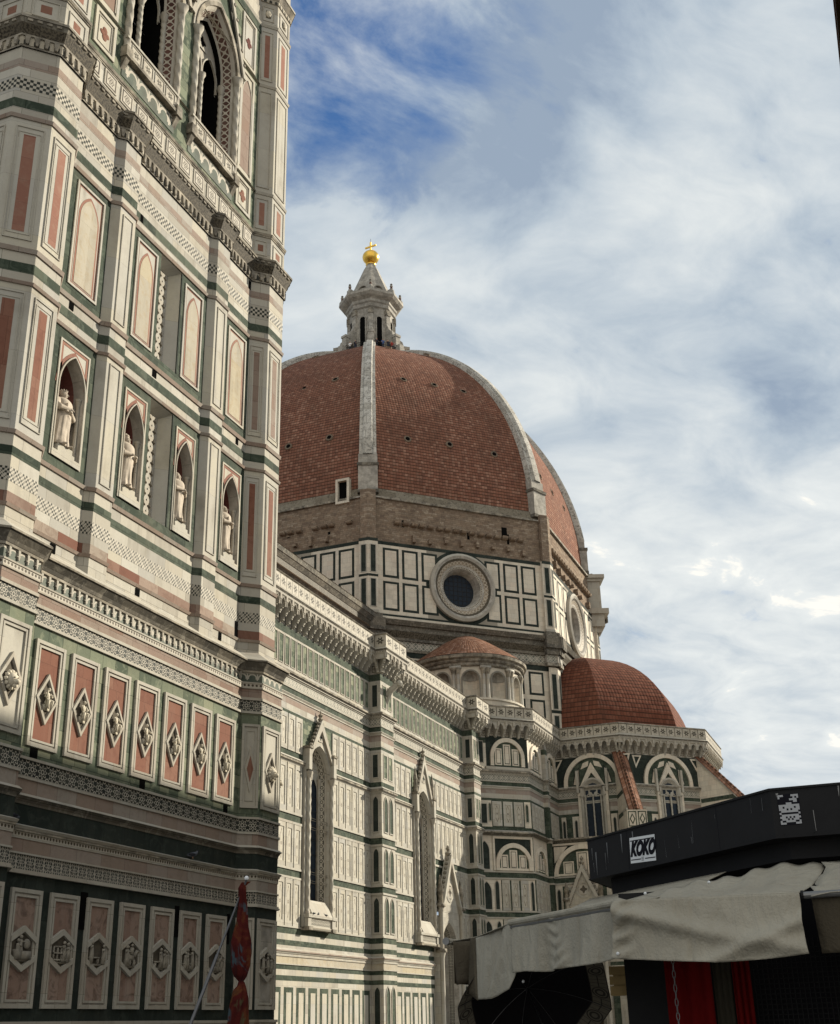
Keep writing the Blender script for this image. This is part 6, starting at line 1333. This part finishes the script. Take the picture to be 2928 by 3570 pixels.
mb = MB(); sweep(mb, koct(KA-.17), [(1.03, 1.156, 0, 'black fascia')], True); mb.wface([(x, y, 1.031) for x, y in koct(KA-.18)], 'black fascia', [(0, 0)]*8); mb.build('lower_fascia', kiosk)
mb = MB()          # pale runs of lime on the fascia
NWF = dict(O=KC+Vector((-r2, r2, 0))*KA, t=(-r2, -r2, 0), n=(-r2, r2, 0)); WFk = dict(O=KC+Vector((-KA, 0, 0)), t=(0, -1, 0), n=(-1, 0, 0))
rr = random.Random(5)
for fr, lo, hi, n in ((NWF, -1.2, 1.2, 16), (WFk, -1.25, -.6, 6)):
    mb.frame(**fr)
    for i in range(n):
        u = rr.uniform(lo, hi); z1 = rr.uniform(1.28, 1.48); z0 = z1-rr.uniform(.05, .2); w = rr.uniform(.0012, .003); mb.face([(u, .002, z0), (u+w, .002, z0), (u+w*1.5+rr.uniform(-.01, .01), .002, z1), (u+rr.uniform(-.01, .01), .002, z1)], 'grey steel')
mb.build('drip_marks', kiosk)
mb = MB()          # panel joints and rivets
for fr in (NWF, WFk):
    mb.frame(**fr)
    for u in (-.62, .62): mb.box(u-.0015, u+.0015, 0, .0012, 1.166, 1.484, 'ink black')
    for i in range(13):
        for z in (1.18, 1.47): mb.ball((-1.2+.2*i, .0, z), .004, 'dark steel', 6)
mb.build('rivets', kiosk)
def text_mesh(body, size, shear, mat, M, name, parent, bold=0.0, sx=1.0):
    cu = bpy.data.curves.new(name, 'FONT'); cu.body = body; cu.size = size; cu.shear = shear; cu.align_x = 'CENTER'; cu.align_y = 'CENTER'; cu.offset = bold; cu.extrude = .0008
    o = bpy.data.objects.new(name, cu); COL.objects.link(o); dg = bpy.context.evaluated_depsgraph_get(); me = bpy.data.meshes.new_from_object(o.evaluated_get(dg)); bpy.data.objects.remove(o)
    me.transform(Matrix.Diagonal((sx, 1, 1, 1))); me.materials.clear(); me.materials.append(MATS[mat]); ob = bpy.data.objects.new(name, me); COL.objects.link(ob); ob.parent = parent; ob.matrix_parent_inverse = parent.matrix_basis.inverted() if parent.parent is None else Matrix.Identity(4); ob.matrix_basis = M; return ob
# band sticker, slightly tilted
O = KC+Vector((-r2, r2, 0))*(KA+.003); t = Vector((-r2, -r2, 0)); n = Vector((-r2, r2, 0)); uc = (Vector((10.055, 2.03, 0))-O).dot(t); zc = 1.305
tl = R_(-3.0); tx = (t*math.cos(tl)+Vector((0, 0, math.sin(tl)))); ty = (Vector((0, 0, math.cos(tl)))-t*math.sin(tl))
q = MB(); C0 = O+t*uc+Vector((0, 0, zc))
def sq(q, x0, x1, y0, y1, d, mat): q.wface([tuple(C0+tx*x+ty*y+n*d) for x, y in ((x0, y0), (x1, y0), (x1, y1), (x0, y1))], mat, [(0, 0), (.1, 0), (.1, .1), (0, .1)])
hw, hh = .185, .102
sq(q, -hw, hw, -hh, hh, 0, 'sticker white'); sq(q, -hw+.008, hw-.008, hh-.03, hh-.022, .001, 'ink black'); sq(q, -hw+.008, -.03, -hh+.022, -hh+.03, .001, 'ink black'); sq(q, .03, hw-.008, -hh+.022, -hh+.03, .001, 'ink black')
for i in range(9): sq(q, -.02+.012*(i % 3), -.012+.012*(i % 3), -hh+.012+.011*(i//3), -hh+.018+.011*(i//3), .001, 'ink black')
st = q.build('sticker', kiosk)
M_ = Matrix(((tx.x, ty.x, n.x, 0), (tx.y, ty.y, n.y, 0), (tx.z, ty.z, n.z, 0), (0, 0, 0, 1))); M_.translation = C0+n*.002+ty*.004
text_mesh('KOKO', .150, .35, 'ink black', M_, 'lettering', st, .010, .80)
# pixel sticker
PIX = ["XXX....XXXX", "X.......X.X", "......XXXX.", "........XX.", "....XXX....", "XXXXXXXXXXX", "XX.XXXXX.XX", "XXXX.X.XXXX", ".XXXXXXXXX.", "X.........X", ".XXXXXXXXX.", "XXX.X.X.XXX", ".XXX.X.XXX.", "X..XXXXX..X", "XXX.....XXX"]
q = MB().frame(**WFk); u0, u1, z0, z1 = -1.212, -1.072, 1.245, 1.448
q.plate(u0-.004, u1+.004, z0-.004, z1+.004, .003, 'ink black'); nr = len(PIX)
for j, row in enumerate(PIX):
    for i, ch in enumerate(row):
        if ch == 'X': q.plate(u0+(u1-u0)*i/11, u0+(u1-u0)*(i+1)/11, z1-(z1-z0)*(j+1)/nr, z1-(z1-z0)*j/nr, .004, 'sticker grey')
q.build('sticker', kiosk)
# cloth helper: rows of points, bilinear between a top and a bottom polyline, pushed along a normal
def cloth(name, top, bot, mat, nu, nv, fn, parent=kiosk, thick=.004):
    def along(P, s_):
        d = [0]; 
        for a, b2 in zip(P[:-1], P[1:]): d.append(d[-1]+(Vector(b2)-Vector(a)).length)
        x = s_*d[-1]
        for i in range(len(P)-1):
            if x <= d[i+1]+1e-9: k = (x-d[i])/max(1e-9, d[i+1]-d[i]); return Vector(P[i]).lerp(Vector(P[i+1]), k)
        return Vector(P[-1])
    q = MB(); rows = []
    for j in range(nv+1):
        v = j/nv; row = []
        for i in range(nu+1):
            u = i/nu; row.append(along(top, u).lerp(along(bot, u), v)+Vector(fn(u, v)))
        rows.append(row)
    for j in range(nv):
        for i in range(nu): q.wface([tuple(p) for p in (rows[j][i], rows[j][i+1], rows[j+1][i+1], rows[j+1][i])], mat, [(i/nu, j/nv), ((i+1)/nu, j/nv), ((i+1)/nu, (j+1)/nv), (i/nu, (j+1)/nv)])
    o = q.build(name, parent, True); md = o.modifiers.new('cloth', 'SOLIDIFY'); md.thickness = thick; return o
nW = Vector((-1, 0, 0)); nN = Vector((-r2, r2, 0)); sn = math.sin
def g_(x, c, w): return math.exp(-((x-c)/w)**2)
# north-west valance, with a bunched seam in the middle
cloth('awning_valance', [(8.93, 2.81, .695), (7.95, 1.83, .695)], [(8.92, 2.80, .355), (8.4, 2.30, .345), (7.95, 1.83, .372)], 'cream canvas', 90, 30,
      lambda u, v: nN*(.025*v*sn(9*u+1)+.018*v*sn(23*u+3*v)+g_(u, .46+.10*(v-.5)*(1 if True else 0), .03+.07*v)*(.012*sn(26*v+40*abs(u-.46))+.03*v)+.006*v*sn(70*u))+Vector((0, 0, .006*sn(14*u)*v)))
cloth('awning_cover', [(10.25, 2.22, 1.0), (9.30, 1.27, 1.0)], [(8.93, 2.81, .70), (7.95, 1.83, .70)], 'cream canvas', 20, 10, lambda u, v: Vector((0, 0, -.04*sn(math.pi*v)+.008*sn(12*u)*v)))
q = MB(); q.frame(); q.tube([(8.96, -2.84, .705), (7.93, -1.81, .705)], .022, 'cream canvas', 10); q.tube([(8.95, -2.83, .672), (7.95, -1.83, .672)], .010, 'grey steel', 8); q.build('awning_bar', kiosk)
# west valance thrown over the bar, sagging
cloth('awning_valance', [(7.86, 1.80, .715), (7.85, 1.2, .705), (7.85, .66, .695)], [(7.88, 1.84, .375), (7.84, 1.5, .345), (7.84, 1.19, .322), (7.85, .9, .33), (7.87, .645, .352)], 'cream canvas', 90, 34,
      lambda u, v: nW*(.05*v*sn(2.6*u)+.07*g_(v-.18-.62*u*1.15, .0, .13)*(1-.6*u)+.045*g_(v-.95+1.1*(u-.55), 0, .12)*(u > .3)*min(1, (u-.3)*4)+.02*g_(u, .06, .05)*sn(20*v+30*u)-.02*g_(u, .43, .02)*v+.015*v*sn(13*u+2)*(1-u)+.025*g_(u-1+.5*(1-v), 0, .1)*v)+Vector((0, .02*v*sn(3*v) if u > .9 else 0, 0)))
cloth('awning_cover', [(8.60, 1.97, .775), (8.75, 1.70, .83), (8.85, 1.33, .90), (8.95, 1.02, .965), (8.95, .55, .985)], [(7.86, 1.80, .715), (7.85, .66, .695)], 'cream canvas', 60, 16, lambda u, v: Vector((0, 0, -.03*sn(math.pi*v)+.014*sn(15*u+2)*(1-v)+.010*sn(31*u)*sn(math.pi*v)+.012*sn(47*u+1)*(1-v)**2)))
cloth('awning_cover', [(8.95, .55, .985), (8.95, -1.6, .985)], [(7.85, .60, .69), (7.85, -1.8, .69)], 'cream canvas', 40, 12, lambda u, v: Vector((.02, .02*sn(25*v) if u < .02 else 0, -.02*sn(math.pi*v)+.02*g_(u, 0, .03)*sn(17*v))))
cloth('awning_valance', [(7.93, .60, .68), (7.93, -1.8, .68)], [(7.95, .585, .355), (7.95, -1.8, .35)], 'brown canvas', 50, 14, lambda u, v: nW*(.02*v*sn(22*u)))
q = MB(); q.frame(); q.tube([(7.90, -.64, .685), (7.90, 1.8, .70)], .021, 'grey steel', 10); q.tube([(7.90, -.655, .685), (7.90, -.64, .685)], .03, 'dark steel', 10); q.build('awning_bar', kiosk)
for pts in ([(8.92, 2.80, .357), (8.66, 2.55, .351), (8.4, 2.30, .347), (8.15, 2.05, .36), (7.95, 1.83, .374)], [(7.88, 1.84, .375), (7.84, 1.5, .345), (7.83, 1.19, .322), (7.84, .9, .33), (7.86, .645, .352)]): pass
# loose corner on the north side, folded back on itself
cloth('awning_flap', [(9.60, 3.33, .655), (9.40, 3.12, .675), (8.95, 2.82, .715)], [(9.62, 3.34, .20), (9.30, 3.05, .195), (9.02, 2.87, .25), (8.93, 2.80, .36)], 'cream canvas', 60, 30,
      lambda u, v: nN*(.10*sn(math.pi*min(1, u*1.05))*v*(1-.5*v)+.04*g_(u-.95+.55*v, 0, .10)*v-.03*g_(u-.6+.35*v, 0, .08)))
cloth('awning_flap', [(9.60, 3.33, .66), (9.66, 3.40, .66)], [(9.62, 3.34, .19), (9.68, 3.44, .25)], 'brown canvas', 6, 10, lambda u, v: (0, 0, 0))
cloth('awning_cover', [(10.7, 2.65, 1.0), (10.3, 2.25, 1.0)], [(9.62, 3.34, .66), (8.95, 2.82, .705)], 'cream canvas', 16, 8, lambda u, v: Vector((0, 0, -.05*sn(math.pi*v))))
# north awning seen end-on
cloth('awning_valance', [(9.85, 3.62, .655), (12.9, 3.62, .66)], [(9.85, 3.62, .33), (12.9, 3.62, .33)], 'brown canvas', 30, 6, lambda u, v: Vector((0, .02*v*sn(20*u), 0)))
cloth('awning_cover', [(10.67, 2.5, 1.0), (13.2, 2.5, 1.0)], [(9.85, 3.62, .66), (12.9, 3.62, .66)], 'cream canvas', 16, 6, lambda u, v: Vector((0, 0, -.04*sn(math.pi*v))))
cloth('awning_flap', [(9.85, 3.62, .65), (9.9, 3.40, .66)], [(9.85, 3.60, .32), (9.9, 3.42, .34)], 'brown canvas', 6, 8, lambda u, v: Vector((-.02*v*sn(5*u), 0, 0)))
q = MB(); q.frame(); q.tube([(9.80, -3.66, .655), (12.9, -3.66, .66)], .026, 'cream canvas', 10); q.tube([(9.785, -3.66, .655), (9.80, -3.66, .655)], .030, 'grey steel', 10); q.build('awning_bar', kiosk)
for bx, by, bz in ((9.02, 2.78, .30), (9.60, 3.30, .645), (7.83, 1.79, .40), (8.40, 1.70, .80), (8.60, 1.30, .865)):
    q = MB().frame(); q.ball((bx, -by, bz), .011, 'sticker white', 8); q.build('snap_fastener', kiosk, True)
# kiosk body
mb = MB(); core = koct(KA-.95); sweep(mb, core, [(GZ, -.75, .25, 'black fascia'), (-.75, -.70, .30, 'dark steel')], True); sweep(mb, koct(KA-.44), [(-.9, 1.03, 0, 'umbrella black')], True); mb.build('counter', kiosk)
for k in range(8):
    x, y = koct(KA-.55)[k]; q = MB().frame((x, y, 0)); q.box(-.045, .045, -.045, .045, GZ, 1.03, 'dark steel'); q.build('post', kiosk)
q = MB().frame(); q.box(9.36, 9.44, -2.10, -1.72, GZ, .9, 'dark steel'); q.build('post', kiosk)
q = MB().frame(); 
for i in range(30): q.box(9.2, 9.206, -1.16+.033*i, -1.155+.033*i, -.6, .52, 'dark steel')
for i in range(30): q.box(9.2, 9.206, -1.16, -.2, -.5+.033*i, -.495+.033*i, 'dark steel')
q.build('wire_grid', kiosk)
# goods under the awning
cloth_r = []
for (y0, y1, lab) in ((1.97, 1.61, 'wide dark red cloth hanging under the kiosk awning'), (1.445, 1.31, 'narrow bright red cloth hanging right of the wide red cloth')):
    o = cloth('hanging_cloth', [(9.0, y0*.882, .44), (9.0, y1*.882, .44)], [(9.0, y0*.882, -.7), (9.0, y1*.882, -.7)], 'red cloth', 24, 8, lambda u, v: Vector((.015*sn(19*u), 0, 0)), None); tag(o, lab, 'cloth', 'red cloths in the kiosk')
o = cloth('hanging_cloth', [(9.03, 1.411, .44), (9.03, 1.288, .44)], [(9.03, 1.411, -.7), (9.03, 1.288, -.7)], 'olive cloth', 12, 6, lambda u, v: Vector((.012*sn(19*u), 0, 0)), None); tag(o, 'dull olive cloth hanging between the two red cloths', 'cloth')
q = MB().frame()
for i in range(14):
    z = .44-.045*i; a = (i % 2)*math.pi/2
    q.tube([(8.9+.010*math.cos(th)*math.cos(a), -1.655+.010*math.cos(th)*math.sin(a), z+.028*math.sin(th)) for th in [2*math.pi*k/10 for k in range(11)]], .0035, 'grey steel', 5)
tag(q.build('chain'), 'thin steel chain hanging in front of the wide red cloth', 'chain')
cr = empty('wooden_crate', (9.65, 2.22, .195), 'small pale wooden crate hung under the awning beside the dark post', 'crate')
q = MB().frame((9.65, 2.22, 0), (0, -1, 0), (-1, 0, 0)); q.box(-.065, .065, -.12, 0, .195, .20, 'pale wood'); q.box(-.065, .065, -.12, -.11, .2, .40, 'pale wood'); q.build('base', cr)
for z0, z1 in ((.20, .262), (.272, .332), (.342, .402)): q = MB().frame((9.65, 2.22, 0), (0, -1, 0), (-1, 0, 0)); q.box(-.065, .065, 0, .008, z0, z1, 'pale wood'); q.build('slat', cr)
# black umbrella with a printed border
um = empty('umbrella', (10.05, 2.99, -.3), 'open black umbrella with a printed border of circles and squares below the awning', 'umbrella')
m, g2, b2_ = new_mat('umbrella print'); U, V = g2.uv(); x = g2.m('SUBTRACT', g2.m('MULTIPLY', g2.m('FRACT', U), 2.0), 1.0); y = g2.m('SUBTRACT', g2.m('MULTIPLY', V, 2.0), 1.0); rr_ = g2.m('SQRT', g2.m('ADD', g2.m('MULTIPLY', g2.m('MULTIPLY', x, x), 4.0), g2.m('MULTIPLY', y, y)))
cell = mx(g2, line(g2, rr_, .8, .08), line(g2, rr_, .45, .12), g2.m('MULTIPLY', g2.m('GREATER_THAN', rr_, .95), mx(g2, line(g2, g2.m('FRACT', g2.m('MULTIPLY', U, 6.0)), .5, .05), line(g2, y, 0.0, .06))), g2.m('GREATER_THAN', g2.m('ABSOLUTE', y), .9))
finish(g2, b2_, g2.mix(cell, (0.16, 0.145, 0.115), (0.05, 0.045, 0.04)), .8); MATS['umbrella print'] = m
Cu = Vector((10.05, 2.99, .10)); axu = Vector((.62, .44, .62)).normalized(); e1 = Vector((0, -.894, .447)); e1 = (e1-axu*e1.dot(axu)).normalized(); e2 = axu.cross(e1)
def up(rad, a): return Cu+axu*(.30-.58*rad*rad)+(e1*math.cos(a)+e2*math.sin(a))*rad
for part, r0, r1, mt in (('canopy', 0.0, .52, 'umbrella black'), ('border', .52, .66, 'umbrella print')):
    q = MB(); nr = 6
    for k in range(8):
        for j in range(nr):
            for s_ in range(6):
                ra, rb = r0+(r1-r0)*j/nr, r0+(r1-r0)*(j+1)/nr; a0, a1 = R_(45*(k+s_/6)), R_(45*(k+(s_+1)/6))
                fl = lambda r, s2: r*(1-.055*math.sin(math.pi*s2))
                P = [up(fl(ra, s_/6), a0), up(fl(rb, s_/6), a0), up(fl(rb, (s_+1)/6), a1), up(fl(ra, (s_+1)/6), a1)]
                if ra == 0: P = [P[0], P[1], P[2]]
                uv = [(k*2+s_/3, j/nr), (k*2+s_/3, (j+1)/nr), (k*2+(s_+1)/3, (j+1)/nr), (k*2+(s_+1)/3, j/nr)][:len(P)]
                if ra == 0: uv = [(0, 0), (0, 1), (1, 1)]
                q.wface([tuple(p) for p in P], mt, uv)
    o = q.build(part, um, False, True); md = o.modifiers.new('fabric', 'SOLIDIFY'); md.thickness = .003
q = MB().frame(); f3 = lambda p: (p.x, -p.y, p.z); q.tube([f3(Cu+axu*.34), f3(Cu-axu*.55)], .008, 'umbrella shaft', 8); q.build('shaft', um)
for k in range(8): q = MB().frame(); q.tube([f3(up(.66*i/6, R_(45*k))-axu*.006) for i in range(7)], .003, 'umbrella shaft', 5); q.build('rib', um)

# ================================================================ GUIDE'S POLE AND SCARF
def dirp(az, d, z): return Vector((math.cos(az)*d, math.sin(az)*d, z))
pole_t = Vector((4.351, 2.463, .560)); k_ = Vector((.85068*5, .52569*5, .037)); pdir = (k_-pole_t); pole_b = pole_t+pdir*((GZ-pole_t.z)/pdir.z)
pl = empty('telescopic_pole', pole_b, 'thin leaning telescopic pole with a pale knob in front of the bell tower', 'pole')
q = MB().frame(); q.tube([f3(pole_t), f3(pole_t.lerp(pole_b, .12)), f3(pole_t.lerp(pole_b, .121)), f3(pole_t.lerp(pole_b, .45)), f3(pole_t.lerp(pole_b, .451)), f3(pole_b)], [.0045, .0045, .0065, .0065, .0085, .0085], 'umbrella shaft', 10); q.build('shaft', pl, True)
q = MB().frame(); q.ball(f3(pole_t+Vector((0, 0, .006))), .009, 'sticker white', 10); q.build('knob', pl, True)
# scarf: twisted cloth tied below the knob, gathered again halfway
prof = [(.548, .004, 0), (.535, .012, 0), (.528, .016, 0), (.50, .017, .001), (.44, .023, .004), (.40, .026, .003), (.36, .034, .002), (.32, .041, 0), (.28, .042, 0), (.24, .038, 0), (.205, .026, 0), (.185, .009, .004), (.176, .016, .006), (.165, .019, .006), (.15, .030, 0), (.125, .036, 0), (.09, .040, -.002), (.03, .044, -.003), (-.08, .05, -.002), (-.22, .045, 0), (-.34, .03, 0), (-.38, .006, 0)]
side = Vector((.49, -.87, 0)); dep = Vector((.87, .49, 0)); axis0 = Vector((4.344, 2.475, 0)); q = MB(); rows = []; n = 36
fin = []
for (za, ra, oa), (zb, rb, ob) in zip(prof[:-1], prof[1:]):
    for i in range(5): k = i/5; fin.append((za+(zb-za)*k, ra+(rb-ra)*k, oa+(ob-oa)*k))
fin.append(prof[-1])
for z, r, o_ in fin:
    row = []
    for i in range(n):
        th = 2*math.pi*i/n; f = 1+.16*math.sin(3*th+9*z)+.12*math.sin(7*th-14*z)+.07*math.sin(12*th+25*z)
        r_s = r*.84; row.append(axis0+side*(o_+r_s*f*math.cos(th))+dep*(r*.7*f*math.sin(th))+Vector((0, 0, z+.004*math.sin(5*th+30*z))))
    rows.append(row)
for a, b3 in zip(rows[:-1], rows[1:]):
    for i in range(n): q.wface([tuple(p) for p in (a[i], a[(i+1) % n], b3[(i+1) % n], b3[i])], 'patterned scarf', [(0, 0), (.1, 0), (.1, .1), (0, .1)])
q.frame(); q.face([f3(Vector((4.351, 2.463, .553))), f3(Vector((4.3495, 2.4665, .535))), f3(Vector((4.360, 2.447, .5525)))], 'patterned scarf')
tag(q.build('scarf', None, True), 'dark red and teal patterned scarf knotted below the tip of the leaning pole', 'scarf')

# ================================================================ PIGEONS
def pigeon():
    q = MB().frame((0, 0, 0)); q.tube([(-.19, 0, .075), (-.12, 0, .09), (-.04, 0, .105), (.05, 0, .12), (.10, 0, .15), (.125, 0, .185), (.135, 0, .21)], [.012, .042, .062, .062, .046, .03, .026], 'pigeon grey', 12); q.ball((.14, 0, .215), .030, 'pigeon dark', 8); q.tube([(.16, 0, .212), (.185, 0, .205)], [.009, .003], 'pigeon dark', 5)
    q.face([(-.15, -.025, .085), (-.15, .025, .085), (-.26, .035, .06), (-.26, -.035, .06)], 'pigeon dark')
    for s_ in (-1, 1): q.ball((-.04, s_*.055, .11), .05, 'pigeon dark', 8, (2.3, .35, .8)); q.tube([(.0, s_*.02, .06), (.01, s_*.022, .0)], .006, 'skin', 5)
    return q.build('pigeon', None, True)
pg = None
for (x, y, z, rz, lab) in ((28.93, WL-.085, 4.375, -.6, 'grey pigeon perched on the dentilled ledge left of the pole tip'), (21.5, WL-.09, 4.375, 2.4, 'dark pigeon at the left end of the same tower ledge'),
        (77.1, NW-.53, 7.28, 1.2, 'leftmost of three pigeons on the first window sill of the cathedral'), (77.85, NW-.53, 7.28, .4, 'middle one of three pigeons on the first window sill'), (78.95, NW-.53, 7.28, 2.6, 'rightmost of three pigeons on the first window sill')):
    if pg is None: pg = pigeon(); o = pg
    else: o = pg.copy(); COL.objects.link(o)
    o.location = (x, y, z); o.rotation_euler.z = rz; tag(o, lab, 'pigeon', 'pigeons on the ledges')

# ================================================================ VISITORS ROUND THE LANTERN
def person(seed, shirt, arm):
    vs = [(0, 0, .95), (0, 0, 1.15), (0, 0, 1.38), (0, 0, 1.50), (0, .01, 1.60), (0, .01, 1.70)]; rd = [.15, .14, .15, .06, .095, .085]; es = [(0, 1), (1, 2), (2, 3), (3, 4), (4, 5)]
    for s_ in (-1, 1):
        b0 = len(vs); vs += [(s_*.1, 0, .85), (s_*.11, .02, .48), (s_*.11, 0, .08), (s_*.12, .12, .04)]; rd += [.10, .075, .055, .05]; es += [(0, b0), (b0, b0+1), (b0+1, b0+2), (b0+2, b0+3)]
        b0 = len(vs); up_ = arm == s_
        vs += [(s_*.20, 0, 1.40), (s_*.27, .05, 1.15 if not up_ else 1.30), (s_*.24, .22, 1.05 if not up_ else 1.45), (s_*.22, .29, 1.05 if not up_ else 1.55)]; rd += [.075, .055, .042, .04]; es += [(2, b0), (b0, b0+1), (b0+1, b0+2), (b0+2, b0+3)]
    me = bpy.data.meshes.new('person'); me.from_pydata(vs, es, []); o = bpy.data.objects.new('person', me); COL.objects.link(o)
    md = o.modifiers.new('s', 'SKIN'); o.modifiers.new('d', 'SUBSURF').levels = 1
    for v_, r in zip(me.skin_vertices[0].data, rd): v_.radius = (r, r*.85)
    me.skin_vertices[0].data[0].use_root = True
    dg = bpy.context.evaluated_depsgraph_get(); m2 = bpy.data.meshes.new_from_object(o.evaluated_get(dg)); o.modifiers.clear(); o.data = m2
    m2.materials.clear(); [m2.materials.append(MATS[k]) for k in ('skin', shirt, 'trousers', 'hair')]
    for p in m2.polygons:
        c = p.center; p.use_smooth = True
        p.material_index = 2 if c.z < .92 else (3 if c.z > 1.66 or (c.z > 1.56 and c.y < -.01) else (0 if c.z > 1.47 or (abs(c.x) > .15 and c.y > .12) else 1))
    return o
PE = [(-7.6, 0, 'shirt dark', 1, 'person in dark clothes at the lantern railing, far left end'), (-4.4, 1, 'shirt white', 0, 'person in a white top at the railing left of the lantern windows'), (-3.2, 0, 'shirt dark', 0, 'person in dark top just left of the white rib on the dome top'),
      (1.0, 1, 'shirt dark', 0, 'person in dark top just right of the white rib on the dome top'), (2.2, 1, 'shirt blue', 0, 'person in a blue top before the right lantern window'), (3.3, 1, 'shirt dark', 1, 'person in dark top raising an arm right of the lantern window'), (4.1, 1, 'shirt red', 0, 'person in a red top at the railing on the dome'), (5.0, 1, 'shirt white', 1, 'person in a white shirt lifting both hands to take a picture at the railing'),
      (6.0, 1, 'shirt white', 0, 'person in a pale top leaning at the railing, second from the right'), (7.6, 1, 'shirt white', -1, 'person in pale top at far right end of the railing pointing outwards')]
vw = Vector((-DC[0], -DC[1], 0)).normalized(); sd2 = Vector((vw.y, -vw.x, 0))*-1
for i, (off_, _, sh, ar, lab) in enumerate(PE):
    o = person(i, sh, ar); a_off = off_/6.4
    ang = math.atan2(vw.y, vw.x)+max(-1.45, min(1.45, a_off))*.9; rr5 = 5.35
    o.location = (DC[0]+rr5*math.cos(ang), DC[1]+rr5*math.sin(ang), 89.5); o.rotation_euler.z = ang-math.pi/2+random.uniform(-.4, .4); tag(o, lab, 'person', 'visitors round the lantern')
